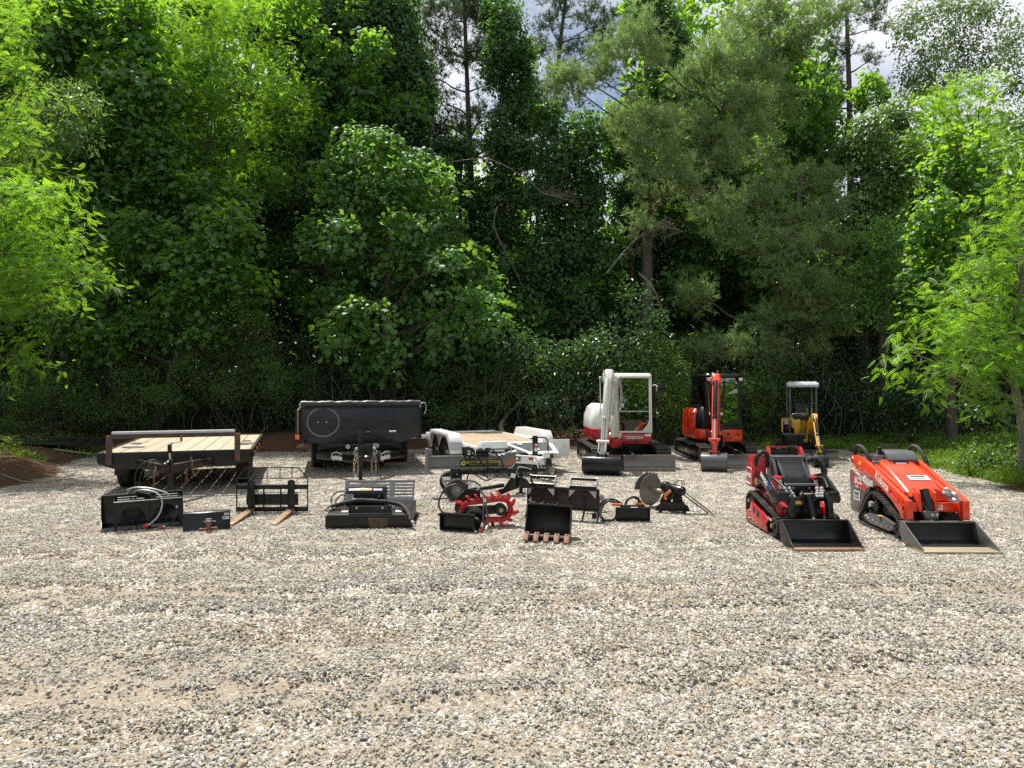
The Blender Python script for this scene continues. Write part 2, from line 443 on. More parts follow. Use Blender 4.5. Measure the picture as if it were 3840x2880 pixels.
ground = mesh_arrays('ground', np.stack([XX.ravel(), YY.ravel(), ZZ.ravel()], 1), [quads], ground_mat(),
                     {'soil': soil.ravel(), 'litter': litter.ravel(), 'dirt': dirt_patch(XX, YY).ravel()}, smooth=True)
tag(ground, kind='structure')

# ------------------------------------------------------------------ loose gravel: real angular stones
def stone_mat():
    t = NT('crushed_stone'); p = t.new('BsdfPrincipled', Roughness=.82)
    p.inputs['Specular IOR Level'].default_value = .3
    tint = t.new('Attribute', attribute_name='tint').outputs['Fac']
    r = t.new('ValToRGB'); e = r.color_ramp.elements
    stops = ((0, (.165, .16, .15)), (.14, (.245, .237, .215)), (.38, (.34, .325, .285)), (.66, (.435, .415, .36)), (.86, (.53, .51, .455)), (.91, (.41, .34, .23)), (.96, (.33, .225, .13)), (1, (.28, .255, .22)))
    e[0].position = 0; e[0].color = (*stops[0][1], 1); e[1].position = 1; e[1].color = (*stops[-1][1], 1)
    for pos, c in stops[1:-1]: k = e.new(pos); k.color = (*c, 1)
    t.link(tint, r.inputs[0])
    rnd = t.new('ObjectInfo').outputs['Random']
    geo = t.new('NewGeometry').outputs['Position']
    n = t.noise(60, 4, .65, geo); mw = t.new('Mapping'); t.link(geo, mw.inputs[0]); mw.inputs['Scale'].default_value = (.35, 1.3, 1); warm = t.noise(.9, 6, .65, mw.outputs[0])
    c = t.mix(t.ramp(n, .3, .75, 0, .4), r.outputs[0], (.26, .235, .20))
    c = t.mix(t.ramp(warm, .5, .68, 0, .6), c, (.33, .265, .175))
    c = t.mix(t.ramp(warm, .30, .46, .45, 0), c, (.20, .20, .195))
    c = t.mix(t.math('MULTIPLY', rnd, .3), c, (.19, .18, .16))
    t.link(c, p.inputs['Base Color']); t.link(t.bump(n, .3, .003), p.inputs['Normal'])
    t.link(p.outputs[0], t.out.inputs[0]); return t.mat
M['stone'] = stone_mat()
def stone_hull(rad):
    bm = bmesh.new(); k = random.randint(8, 11)
    sx, sy, sz = random.uniform(.75, 1.35), random.uniform(.65, 1.0), random.uniform(.45, .85)
    for _ in range(k):
        d = Vector((random.gauss(0, 1), random.gauss(0, 1), random.gauss(0, 1))).normalized() * random.uniform(.85, 1.1) * rad
        bm.verts.new((d.x * sx, d.y * sy, d.z * sz))
    bmesh.ops.convex_hull(bm, input=bm.verts); 
    loose = [x for x in bm.verts if not x.link_faces]
    bmesh.ops.delete(bm, geom=loose, context='VERTS'); bm.verts.index_update()
    vs = [v.co.copy() for v in bm.verts]; fs = [tuple(v.index for v in f.verts) for f in bm.faces]; bm.free(); return vs, fs
piles = bpy.data.collections.new('gravel_pieces')
for k in range(10):
    V, Q, T = [], [], []
    for _ in range(26):
        rad = random.choice((.005, .006, .008, .009, .010, .012, .014, .018)) * random.uniform(.9, 1.15)
        vs, fs = stone_hull(rad)
        R = Euler((random.uniform(-.6, .6), random.uniform(-.6, .6), random.uniform(0, 6.3))).to_matrix()
        a = random.uniform(0, 6.283); rr = .105 * math.sqrt(random.random())
        c = Vector((rr * math.cos(a), rr * math.sin(a), rad * random.uniform(.15, .6)))
        b = len(V); V += [R @ x + c for x in vs]; Q += [tuple(b + i for i in f) for f in fs]
        T += [random.random()] * len(vs)
    me = bpy.data.meshes.new('stone_cluster'); me.from_pydata(V, [], Q); me.materials.append(M['stone'])
    a = me.attributes.new('tint', 'FLOAT', 'POINT'); a.data.foreach_set('value', T)
    piles.objects.link(bpy.data.objects.new('stone_cluster', me))

TRACKS = ((4.6, .10, .12, .034), (5.1, .09, .12, .028), (6.3, -.06, .15, .03), (7.0, -.05, .14, .028), (8.6, .05, .16, .026))
def track_line(x, y):
    return sum(np.exp(-((y - c0 - sl * x - .25 * np.sin(x * .5)) / (wd * 1.1)) ** 2) for c0, sl, wd, dp in TRACKS)
def scatter_points():
    out = []
    for y0, y1, dens in ((3.3, 6, 175), (6, 8.5, 160), (8.5, 11.5, 130), (11.5, 15, 90), (15, 21.5, 55)):
        w = .76 * y1 + .6; n = int(2 * w * (y1 - y0) * dens)
        x = RNG.uniform(-w, w, n); y = RNG.uniform(y0, y1, n)
        k = (np.abs(x) < .76 * y + .5) & (lot_edge(x, y) < .25 * RNG.random(n))
        k &= RNG.random(n) > .22 * dirt_patch(x, y) + .45 * track_line(x, y)
        x, y = x[k], y[k]
        s = RNG.uniform(.8, 1.25, len(x)) * (1 - .12 * (y > 7.5) + .12 * (y > 15)) * (.75 + .45 * fbm(x * .8, y * .8, 77))
        out.append(np.stack([x, y, ground_z(x, y) - .004, s], 1))
    return np.concatenate(out)
gp = scatter_points()
me = bpy.data.meshes.new('gravel'); me.vertices.add(len(gp)); me.vertices.foreach_set('co', gp[:, :3].astype(np.float32).ravel())
for nme, arr in (('size', gp[:, 3]), ('turn', RNG.uniform(0, 6.283, len(gp)))):
    a = me.attributes.new(nme, 'FLOAT', 'POINT'); a.data.foreach_set('value', arr.astype(np.float32))
a = me.attributes.new('pick', 'INT', 'POINT'); a.data.foreach_set('value', RNG.integers(0, 10, len(gp)).astype(np.int32))
gravel = bpy.data.objects.new('gravel', me); COL.objects.link(gravel); tag(gravel, kind='stuff')
ng = bpy.data.node_groups.new('gravel_scatter', 'GeometryNodeTree')
ng.interface.new_socket('Geometry', in_out='INPUT', socket_type='NodeSocketGeometry')
ng.interface.new_socket('Geometry', in_out='OUTPUT', socket_type='NodeSocketGeometry')
gi, go = ng.nodes.new('NodeGroupInput'), ng.nodes.new('NodeGroupOutput')
ci = ng.nodes.new('GeometryNodeCollectionInfo'); ci.inputs['Collection'].default_value = piles
ci.inputs['Separate Children'].default_value = True; ci.inputs['Reset Children'].default_value = True
ip = ng.nodes.new('GeometryNodeInstanceOnPoints'); ip.inputs['Pick Instance'].default_value = True
def named(n, t):
    k = ng.nodes.new('GeometryNodeInputNamedAttribute'); k.data_type = t; k.inputs['Name'].default_value = n; return k.outputs['Attribute']
cx = ng.nodes.new('ShaderNodeCombineXYZ'); ng.links.new(named('turn', 'FLOAT'), cx.inputs['Z'])
ng.links.new(gi.outputs[0], ip.inputs['Points']); ng.links.new(ci.outputs[0], ip.inputs['Instance'])
ng.links.new(named('pick', 'INT'), ip.inputs['Instance Index']); ng.links.new(named('size', 'FLOAT'), ip.inputs['Scale'])
er = ng.nodes.new('FunctionNodeEulerToRotation'); ng.links.new(cx.outputs[0], er.inputs[0]); ng.links.new(er.outputs[0], ip.inputs['Rotation'])
ng.links.new(ip.outputs[0], go.inputs[0])
gravel.modifiers.new('scatter', 'NODES').node_group = ng
# ------------------------------------------------------------------ foliage
D = 3840 / 2212.0                        # the outlines below were read off a 2212 pixel wide view of the photograph
def leaf_mat(name, c1, c2, trans, tfac=.45, gloss=.05, grough=.38):
    t = NT(name)
    tint = t.new('Attribute', attribute_name='tint').outputs['Fac']
    c = t.mix(tint, c1, c2)
    tr = t.mix(tint, [x * .75 for x in trans], [min(1, x * 1.25) for x in trans])
    d = t.new('BsdfDiffuse'); tl = t.new('BsdfTranslucent'); g = t.new('BsdfGlossy', Roughness=grough)
    t.link(c, d.inputs[0]); t.link(tr, tl.inputs[0]); g.inputs[0].default_value = (.8, .85, .8, 1)
    m1 = t.new('MixShader'); m1.inputs[0].default_value = tfac; t.link(d.outputs[0], m1.inputs[1]); t.link(tl.outputs[0], m1.inputs[2])
    m2 = t.new('MixShader'); m2.inputs[0].default_value = gloss; t.link(m1.outputs[0], m2.inputs[1]); t.link(g.outputs[0], m2.inputs[2])
    t.link(m2.outputs[0], t.out.inputs[0]); return t.mat
M['leaf_locust'] = leaf_mat('locust_leaf', (.070, .175, .020), (.135, .28, .030), (.36, .64, .035), .55, .03, .45)
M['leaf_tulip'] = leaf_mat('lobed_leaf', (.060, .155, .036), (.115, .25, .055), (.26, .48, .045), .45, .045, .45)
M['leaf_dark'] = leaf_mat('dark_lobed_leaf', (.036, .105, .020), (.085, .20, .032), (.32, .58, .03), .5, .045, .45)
M['leaf_ivy'] = leaf_mat('creeper_leaf', (.020, .066, .019), (.065, .155, .038), (.16, .36, .035), .42, .05, .42)
M['leaf_elm'] = leaf_mat('narrow_leaf', (.07, .15, .04), (.15, .25, .08), (.26, .42, .06), .42, .06)
M['leaf_oak'] = leaf_mat('small_grey_green_leaf', (.09, .155, .07), (.18, .26, .12), (.22, .33, .08), .4, .06)
M['leaf_pine'] = leaf_mat('pine_needles', (.16, .25, .105), (.30, .41, .175), (.30, .44, .12), .38, .03)
M['leaf_pine_dark'] = leaf_mat('dark_pine_needles', (.070, .125, .065), (.14, .20, .095), (.11, .17, .05), .3, .04)
M['leaf_shrub'] = leaf_mat('shrub_leaf', (.030, .075, .018), (.095, .17, .040), (.20, .36, .04), .42, .04)
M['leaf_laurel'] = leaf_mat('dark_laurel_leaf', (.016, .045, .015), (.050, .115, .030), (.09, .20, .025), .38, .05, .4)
M['leaf_dim'] = leaf_mat('shade_darkened_leaf', (.013, .032, .010), (.038, .075, .020), (.06, .13, .018), .35, .03)  # leaf colour darkened to stand for shade under the canopy
M['grass'] = leaf_mat('weed_leaf', (.07, .15, .022), (.16, .25, .045), (.26, .42, .03), .42, .015, .6)
def bark_mat(name, a, b):
    t = NT(name); p = t.new('BsdfPrincipled', Roughness=.9)
    mp = t.new('Mapping'); t.link(t.obj(), mp.inputs[0]); mp.inputs['Scale'].default_value = (9, 9, 1.6)
    n = t.noise(2.2, 7, .7, mp.outputs[0], .4); c = t.mix(t.ramp(n, .3, .7), a, b); t.link(c, p.inputs['Base Color'])
    t.link(t.bump(n, .8, .03), p.inputs['Normal']); t.link(p.outputs[0], t.out.inputs[0]); return t.mat
M['bark'] = bark_mat('tree_bark', (.045, .036, .028), (.13, .105, .085))
M['bark_grey'] = bark_mat('grey_bark', (.10, .09, .075), (.25, .23, .20))
M['dead'] = bark_mat('dead_wood', (.16, .135, .105), (.33, .29, .24))

def tmpl(kind):
    """leaf shapes, one unit long, pointing along +x, in the xy plane"""
    if kind == 'lobed':
        V = [(0, 0, 0), (.20, .50, -.10), (.48, .30, .02), (.84, .46, -.12), (.94, .0, -.04), (.84, -.46, -.12), (.48, -.30, .02), (.20, -.50, -.10)]
        return np.array(V), [np.array([(0, 2, 1), (0, 7, 6), (0, 6, 2), (2, 6, 4), (2, 4, 3), (6, 5, 4)])]
    if kind in ('simple', 'narrow', 'heart'):
        w = {'simple': .27, 'narrow': .17, 'heart': .40}[kind]; x = {'simple': .45, 'narrow': .42, 'heart': .32}[kind]
        V = [(0, 0, 0), (x, w, .08), (1, 0, -.12), (x, -w, .08)]
        return np.array(V), [np.array([(0, 2, 1), (0, 3, 2)])]
    if kind == 'pinnate':
        V, Fq = [], []
        def leaflet(b, ang, L):
            d = np.array((math.cos(ang), math.sin(ang), -.12)); s = np.array((-math.sin(ang), math.cos(ang), 0)) * L * .26
            i = len(V); V.extend([b + s * .9 + d * L * .2, b + d * L * 1.08, b - s * .9 + d * L * .2]); Fq.append((i, i + 1, i + 2))
        for k in range(6):
            t = .14 + .14 * k; b = np.array((t, 0, -.22 * t * t)); L = .24 * (1 - .25 * abs(k - 2.2) / 3)
            leaflet(b, 1.2, L); leaflet(b, -1.2, L)
        leaflet(np.array((.92, 0, -.2)), 0, .22)
        return np.array(V), [np.array(Fq)]
    if kind == 'tuft':
        V, Fq = [], []; rr = random.Random(3)
        for k in range(8):
            a = 2 * math.pi * k / 8; sp = rr.uniform(.35, 1.05)
            d = Vector((1, math.cos(a) * sp, math.sin(a) * sp)).normalized() * rr.uniform(.75, 1.05)
            s = d.cross(Vector((rr.uniform(-1, 1), rr.uniform(-1, 1), rr.uniform(-1, 1)))).normalized() * .044
            i = len(V); b = Vector((rr.uniform(0, .35), 0, 0)); V += [tuple(b - s), tuple(b + s), tuple(b + d - Vector((0, 0, .1)))]; Fq.append((i, i + 1, i + 2))
        return np.array(V), [np.array(Fq)]
    if kind == 'blade':
        V = [(0, -.035, 0), (0, .035, 0), (.55, .03, .06), (.55, -.03, .06), (1, 0, -.12)]
        return np.array(V), [np.array([(0, 1, 2), (0, 2, 3), (3, 2, 4)])]
TM = {k: tmpl(k) for k in ('lobed', 'simple', 'narrow', 'heart', 'pinnate', 'tuft', 'blade')}
def unit(a): return a / np.maximum(np.linalg.norm(a, axis=-1, keepdims=True), 1e-9)
def plant(name, P, X, N, size, tint, shape, mat, parent=None):
    """leaves at P, pointing along X, faces along N"""
    V0, F0 = TM[shape]; X = unit(X); N = unit(N - X * (N * X).sum(-1, keepdims=True)); Yv = np.cross(N, X)
    n = len(P); k = len(V0)
    V = P[:, None, :] + size[:, None, None] * (V0[None, :, 0, None] * X[:, None] + V0[None, :, 1, None] * Yv[:, None] + V0[None, :, 2, None] * N[:, None])
    Fc = [(f[None] + (np.arange(n) * k)[:, None, None]).reshape(-1, f.shape[1]) for f in F0]
    return mesh_arrays(name, V.reshape(-1, 3), Fc, mat, {'tint': np.repeat(tint, k)}, parent)

KIND = {  # shape, leaf size, spray radius, leaves per spray, coverage, up weight, outward weight
    'tulip': ('lobed', .185, .42, 17, 1.9, .75, .75), 'dark': ('lobed', .20, .45, 16, 2.5, .75, .7),
    'ivy': ('heart', .16, .36, 26, 3.0, .5, .9), 'elm': ('narrow', .16, .42, 28, 2.0, .55, .5),
    'oak': ('simple', .15, .45, 28, 2.0, .6, .5), 'shrub': ('simple', .080, .26, 34, 2.0, .7, .5),
    'locust': ('pinnate', .22, .46, 14, 3.3, .9, .5), 'pine': ('tuft', .245, .32, 12, 2.5, .6, 1.0)}
NTRI = [0]
def crown_arrays(ells, Y, kind, cover=1.0, deep=1.0, big=1.0):
    sh, size, rs, nl, cov, upw, ow = KIND[kind]; size *= big; rs *= big
    P, X, N, T = [], [], [], []
    for e in ells:
        u, v, ru, rv = e[:4]; Ye = Y + (e[4] if len(e) > 4 else RNG.uniform(-.5, .5))
        c = np.array(PX(u * D, v * D, Ye)); rx = ru * D / F * Ye; rz = rv * D / F * Ye; ry = min(rx, rz) * .9 * deep
        n = max(3, int(cover * cov * 4 * (rx * rz + rx * ry + ry * rz) / 3 / rs ** 2))
        d = unit(RNG.normal(size=(n, 3))); lob = .45 + 1.05 * fbm(d[:, 0] * 2.4 + u, d[:, 2] * 2.4 + d[:, 1] * 1.9 + v, 3, 3)
        rad = (RNG.random(n) ** .38) * lob
        o = unit(d * np.array((1 / rx, 1 / ry, 1 / rz))); C = c + d * np.array((rx, ry, rz)) * rad[:, None]
        st = RNG.random(n)
        if kind in ('locust', 'pine'):
            b = unit(o * np.array((1, 1, .35)) + RNG.normal(size=(n, 3)) * .38 + (np.array((0, 0, .28)) if kind == 'pine' else np.array((0, 0, -.05))))
            s = np.linspace(-.5, 1, nl)[None, :] + RNG.normal(size=(n, nl)) * .05
            side = np.cross(np.array((0, 0, 1.0)), b) + 1e-6; side = unit(side)
            sg = np.where(np.arange(nl) % 2 == 0, 1, -1)[None, :, None]
            p = C[:, None] + b[:, None] * (s * rs * 1.25)[..., None]
            p = p - np.array((0, 0, 1.0)) * ((np.clip(s + .5, 0, 2) ** 2) * rs * (.16 if kind == 'locust' else -.02))[..., None]
            if kind == 'pine':
                p = p + RNG.normal(size=p.shape) * rs * .24
                x = b[:, None] * .9 + RNG.normal(size=p.shape) * .55 + np.array((0, 0, .35)); nn = RNG.normal(size=p.shape)
            else:
                p = p + RNG.normal(size=p.shape) * .10
                x = b[:, None] * .5 + side[:, None] * sg * .9 + RNG.normal(size=p.shape) * .42 + np.array((0, 0, -.25))
                nn = np.array((0, 0, 1.0)) + o[:, None] * ow + RNG.normal(size=p.shape) * .55
        else:
            ns = unit(np.array((0, 0, upw)) + o * ow + RNG.normal(size=(n, 3)) * .3)
            a1 = unit(np.cross(ns, RNG.normal(size=(n, 3)))); a2 = np.cross(ns, a1)
            ang = RNG.random((n, nl)) * 6.283; rr = rs * np.sqrt(RNG.random((n, nl)))
            off = a1[:, None] * (np.cos(ang) * rr)[..., None] + a2[:, None] * (np.sin(ang) * rr)[..., None]
            p = C[:, None] + off + RNG.normal(size=off.shape) * rs * .22
            x = unit(off) + RNG.normal(size=off.shape) * .4 + np.array((0, 0, -.25 if kind != 'elm' else -.8))
            nn = ns[:, None] + RNG.normal(size=off.shape) * .42
        P.append(p.reshape(-1, 3)); X.append(x.reshape(-1, 3)); N.append(np.broadcast_to(nn, p.shape).reshape(-1, 3))
        T.append(np.clip(st[:, None] * .6 + RNG.random((n, nl)) * .55 - .05, 0, 1).ravel())
    P, X, N, T = (np.concatenate(a) for a in (P, X, N, T))
    k = P[:, 2] > .05 + np.maximum(0, ground_z(P[:, 0], P[:, 1])); P, X, N, T = P[k], X[k], N[k], T[k]
    return P, X, N, size * RNG.uniform(.65, 1.2, len(P)), T, sh
def filler(ells, Y, per, size):
    """the shaded inner leaves of a crown"""
    P, O = [], []
    for e in ells:
        u, v, ru, rv = e[:4]; Ye = Y + .25 + (e[4] if len(e) > 4 else 0)
        c = np.array(PX(u * D, v * D, Ye)); rx = ru * D / F * Ye; rz = rv * D / F * Ye; ry = min(rx, rz) * 1.1
        n = int(per * (rx * rz) * 3.14 / size ** 2); d = unit(RNG.normal(size=(n, 3)))
        P.append(c + d * np.array((rx, ry, rz)) * (RNG.random(n)[:, None] ** .5) * .82); O.append(d)
    P, O = np.concatenate(P), np.concatenate(O); k = P[:, 2] > .1 + np.maximum(0, ground_z(P[:, 0], P[:, 1]))
    return P[k], O[k]
def crown(name, ells, Y, kind, mat, parent, cover=1.0, deep=1.0, big=1.0, fill=None):
    P, X, N, s, T, sh = crown_arrays(ells, Y, kind, cover, deep, big)
    V0, F0 = TM[sh]; k = len(V0); n = len(P)
    def place(P, X, N, s, V0):
        X = unit(X); N = unit(N - X * (N * X).sum(-1, keepdims=True)); Yv = np.cross(N, X)
        return (P[:, None, :] + s[:, None, None] * (V0[None, :, 0, None] * X[:, None] + V0[None, :, 1, None] * Yv[:, None] + V0[None, :, 2, None] * N[:, None])).reshape(-1, 3)
    V = place(P, X, N, s, V0); Fc = [(f[None] + (np.arange(n) * k)[:, None, None]).reshape(-1, f.shape[1]) for f in F0]; A = np.repeat(T, k)
    per = {'tulip': .5, 'dark': .35, 'locust': .2, 'elm': .3, 'ivy': .45, 'shrub': .0, 'oak': .25, 'pine': .0}[kind] if fill is None else fill
    if per:
        fs = .24; p, o = filler(ells, Y, per, fs); m = len(p); W0, G0 = TM['simple']
        W = place(p, RNG.normal(size=(m, 3)), RNG.normal(size=(m, 3)) * .8 + np.array((0, -.3, .6)), fs * RNG.uniform(.7, 1.3, m), W0 * np.array((1, 1.5, 1)))
        Fc.append((G0[0][None] + (np.arange(m) * 4)[:, None, None]).reshape(-1, 3) + len(V)); V = np.concatenate([V, W]); A = np.concatenate([A, np.repeat(RNG.random(m), 4)])
    NTRI[0] += sum(len(f) for f in Fc)
    return mesh_arrays(name, V, Fc, M[mat], {'tint': A}, parent)

def wobble(p, q, n, amp):
    p, q = Vector(p), Vector(q); out = []
    for i in range(n + 1):
        t = i / n; w = math.sin(t * math.pi)
        out.append(p.lerp(q, t) + Vector((random.uniform(-1, 1), random.uniform(-1, 1), random.uniform(-.5, .5))) * amp * w)
    return out
def tree(name, label, cat, group, Y, ells, kind, mat, base, r=.16, bark='bark', cover=1.0, deep=1.0, big=1.0, limbs=True, trunk=None, top=None, extra=None):
    """base: photo column of the trunk at the ground; trunk: optional list of u, v, dY the trunk passes through"""
    bx = (base * D - 1920) / F * Y
    root = thing(name, label, cat, (bx, Y, 0), 0, group); off = Vector((-bx, -Y, 0))
    if trunk: path = [Vector((bx, Y, -.15))] + [PX(u * D, v * D, Y + dy) for u, v, dy in trunk]
    else:
        t = min(ells, key=lambda e: e[1]); tp = PX((t[0] * .6 + base * .4) * D, (top if top is not None else t[1]) * D, Y + .3)
        path = wobble((bx, Y, -.15), tp, 5, .14)
    path = spline(path, 4); n = len(path)
    mb = MB(); mb.tube([p + off for p in path], [r * (1.25 if i == 0 else 1) * (1 - .8 * i / n) + .012 for i in range(n)], 9)
    if limbs:
        for e in ells:
            c = PX(e[0] * D, e[1] * D, Y + (e[4] if len(e) > 4 else 0))
            cand = [p for p in path if p.z < c.z - .1] or path[:2]
            s = min(cand, key=lambda p: (p - c).length + .5 * abs((c.z - p.z) - .45 * math.hypot(c.x - p.x, c.y - p.y)))
            i0 = path.index(s); rl = max(.018, .42 * r * (1 - .75 * i0 / n))
            w = wobble(s, c, 4, .12 * (c - s).length * .5)
            mb.tube([p + off for p in spline(w, 3)], [rl * (1 - .85 * k / 12) + .004 for k in range(13)], 5)
            for _ in range(5):
                q = c + Vector((random.gauss(0, 1) * e[2], random.gauss(0, .6) * e[2], random.gauss(0, 1) * e[3])) * (D / F * Y) * .55
                mb.tube([p + off for p in wobble(w[3].lerp(c, .5), q, 3, .06)], [rl * .22 + .004, rl * .16 + .003, rl * .1 + .003, .003], 4)
    tr = mb.build('trunk', M[bark], root, smooth=60)
    c = crown('crown', ells, Y, kind, mat, None, cover, deep, big); c.data.transform(Matrix.Translation(off)); c.parent = root
    for en, ee, ek, em, ec in (extra or ()):
        c2 = crown(en, ee, Y, ek, em, None, ec); c2.data.transform(Matrix.Translation(off)); c2.parent = root
    return root
def dead_branch(root, stem, fan, twigs, r=.03, reach=.5, Y=25.0, name='dead_branch'):
    """a bare grey branch: stem is a list of u, v, Y; twigs fan out along it"""
    off = -root.location; P = [PX(u * D, v * D, y) for u, v, y in stem]; sp = spline(P, 5); n = len(sp)
    mb = MB(); mb.tube([p + off for p in sp], [r * (1 - .7 * i / n) + .004 for i in range(n)], 6)
    for _ in range(twigs):
        s = sp[random.randint(n // 3, n - 1)]; d = Vector((fan[0] + random.gauss(0, .45), random.gauss(0, .5), fan[1] + random.gauss(0, .4))).normalized()
        w = wobble(s, s + d * reach * random.uniform(.4, 1.1), 3, .05)
        mb.tube([p + off for p in w], [.010, .008, .006, .003], 4)
        for _ in range(3):
            q = w[random.randint(1, 3)]; mb.tube([q + off, q + off + (d + Vector((random.gauss(0, .6), random.gauss(0, .5), random.gauss(0, .6)))) * reach * .35], [.006, .003], 3)
    return mb.build(name, M['dead'], root, smooth=60)

LT, CT, RT = 'trees crowding the wood edge behind the trailers', 'trees crowding the wood edge behind the attachments', 'trees crowding the wood edge behind the machines'
tree('locust_tree', 'bright yellow-green locust leaning in over the bank, nearest tree to the flat deck trailer', 'tree', LT, 15.8,
     [(30, 430, 80, 55), (110, 415, 70, 40), (60, 500, 90, 50), (150, 540, 70, 40), (190, 590, 60, 28), (90, 590, 80, 50), (30, 640, 70, 60), (120, 650, 60, 30), (40, 760, 60, 40), (10, 560, 60, 60), (-120, 330, 90, 60, -1), (-210, 420, 90, 60, -1.5), (-140, 230, 80, 50, -1), (-260, 300, 90, 60, -1.5), (-90, 470, 70, 50, -1)],
     'locust', 'leaf_locust', -170, .13, cover=1.3)
tree('locust_tree', 'tall locust showing only its lit branch tips above the nearest locust', 'tree', LT, 18.5,
     [(20, 50, 55, 55), (55, 20, 45, 30), (30, 150, 55, 45), (70, 190, 40, 25), (20, 250, 55, 50), (50, 310, 60, 30), (15, 350, 40, 40)], 'locust', 'leaf_locust', -90, .15)
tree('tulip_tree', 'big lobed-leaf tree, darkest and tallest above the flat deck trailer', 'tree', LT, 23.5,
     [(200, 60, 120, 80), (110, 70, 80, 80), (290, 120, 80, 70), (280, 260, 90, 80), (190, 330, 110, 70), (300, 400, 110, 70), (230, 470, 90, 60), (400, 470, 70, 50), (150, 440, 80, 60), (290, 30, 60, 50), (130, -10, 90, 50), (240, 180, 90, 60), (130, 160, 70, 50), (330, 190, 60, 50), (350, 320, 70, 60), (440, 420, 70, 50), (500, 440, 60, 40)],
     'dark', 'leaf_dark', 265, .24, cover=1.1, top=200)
tree('elm_tree', 'narrow-leaved tree with pale drooping sprays in front of the darkest tulip tree', 'tree', LT, 20.5,
     [(150, 195, 90, 30), (190, 240, 60, 30), (100, 250, 90, 40), (60, 300, 70, 35), (150, 290, 60, 25)], 'elm', 'leaf_elm', -120, .1)
tree('locust_tree', 'locust with a wide sunlit flat top arching towards the creeper-clad pines', 'tree', LT, 24.5,
     [(400, 65, 90, 45), (350, 30, 60, 30), (450, 110, 80, 40), (500, 40, 70, 50), (560, 110, 60, 40), (540, -10, 70, 40), (450, -20, 70, 40), (370, 130, 70, 40), (380, 240, 60, 40), (410, 190, 90, 30), (520, 180, 80, 30), (600, 190, 80, 36), (640, 230, 50, 40), (480, 240, 100, 40), (590, 280, 80, 40), (420, 300, 80, 40), (520, 340, 90, 50), (600, 380, 60, 50), (470, 400, 70, 45)],
     'locust', 'leaf_locust', 440, .15, cover=.95, top=330)
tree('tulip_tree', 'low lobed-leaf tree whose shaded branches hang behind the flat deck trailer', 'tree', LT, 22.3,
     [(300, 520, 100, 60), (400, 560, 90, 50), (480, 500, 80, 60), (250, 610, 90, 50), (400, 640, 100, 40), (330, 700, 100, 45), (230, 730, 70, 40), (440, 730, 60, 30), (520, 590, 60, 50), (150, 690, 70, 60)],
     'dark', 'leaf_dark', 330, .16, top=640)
tree('pine_tree', 'pine wrapped in dark creeper beside the arching locust', 'tree', LT, 28,
     [(690, 90, 60, 120), (640, 40, 60, 70), (700, 260, 50, 120), (660, 380, 70, 70), (620, 470, 60, 60), (720, 20, 50, 60), (560, 60, 60, 60)], 'ivy', 'leaf_ivy', 690, .26, cover=1.05, top=-60)
tree('pine_tree', 'broad pine thick with creeper just above the lighter tulip tree', 'tree', LT, 27.5,
     [(790, 60, 70, 100), (860, 120, 60, 120), (780, 220, 70, 100), (860, 300, 70, 90), (760, 340, 60, 70), (910, 200, 40, 100), (840, 20, 70, 60)], 'ivy', 'leaf_ivy', 820, .26, cover=1.05, top=-60)
tree('tulip_tree', 'tulip tree with pale fresh lobed leaves reaching down to the black dump trailer', 'tree', CT, 23.6,
     [(800, 320, 90, 50), (900, 380, 90, 50), (720, 400, 60, 60), (800, 430, 110, 55), (920, 470, 90, 50), (700, 510, 60, 55), (800, 530, 90, 50), (900, 560, 90, 50), (1010, 560, 70, 45), (960, 620, 100, 50), (1050, 640, 50, 50), (1030, 710, 65, 55),
      (930, 700, 80, 45), (740, 650, 60, 40), (780, 680, 70, 34, -2.7), (730, 715, 45, 36, -2.6), (830, 750, 65, 30, -2.4), (800, 800, 60, 25, -2.2), (960, 770, 70, 40), (1040, 790, 40, 35), (880, 640, 60, 40), (1000, 650, 70, 26, -2.2), (1050, 690, 45, 30, -2.2), (960, 720, 50, 24, -2.0), (740, 500, 50, 26, -1.8), (900, 480, 60, 26, -1.6), (960, 560, 60, 26, -2)],
     'tulip', 'leaf_tulip', 850, .2, cover=1.0)
tree('pine_tree', 'bare-stemmed twin pine with sky showing between its thin boughs', 'tree', CT, 30,
     [(950, 40, 70, 40), (1020, 20, 60, 30), (1000, 130, 60, 25), (930, 200, 60, 40), (1040, 250, 50, 25), (990, 330, 60, 25), (1080, 330, 60, 25), (1100, 430, 80, 35), (950, 420, 50, 30), (890, 60, 60, 40), (900, 150, 50, 36), (890, 240, 50, 36), (1060, 60, 50, 36), (960, 110, 50, 30), (1040, -10, 60, 30), (930, 300, 50, 30), (1060, 120, 40, 26), (970, 270, 60, 30), (1060, 180, 36, 24), (1150, 280, 50, 26), (1160, 350, 50, 30)], 'pine', 'leaf_pine_dark', 1015, .2, cover=.8,
     trunk=[(1022, 700, 0), (1018, 400, 0), (1010, 200, 0), (1000, -80, 0)])
tree('pine_tree', 'straight pine, its pole clad in creeper from root to tip, first beyond the sky gap', 'tree', CT, 28.5,
     [(1095, 60, 38, 80), (1110, 190, 40, 80), (1090, 310, 46, 90), (1085, 440, 55, 80), (1075, 560, 60, 80), (1090, 680, 60, 70), (1130, 120, 34, 45), (1135, 220, 34, 45), (1070, 130, 30, 50), (1075, 20, 34, 50), (1060, 640, 50, 50), (960, 640, 70, 90, 1), (1000, 560, 50, 80, 2)], 'ivy', 'leaf_ivy', 1098, .2, top=-60, limbs=False)
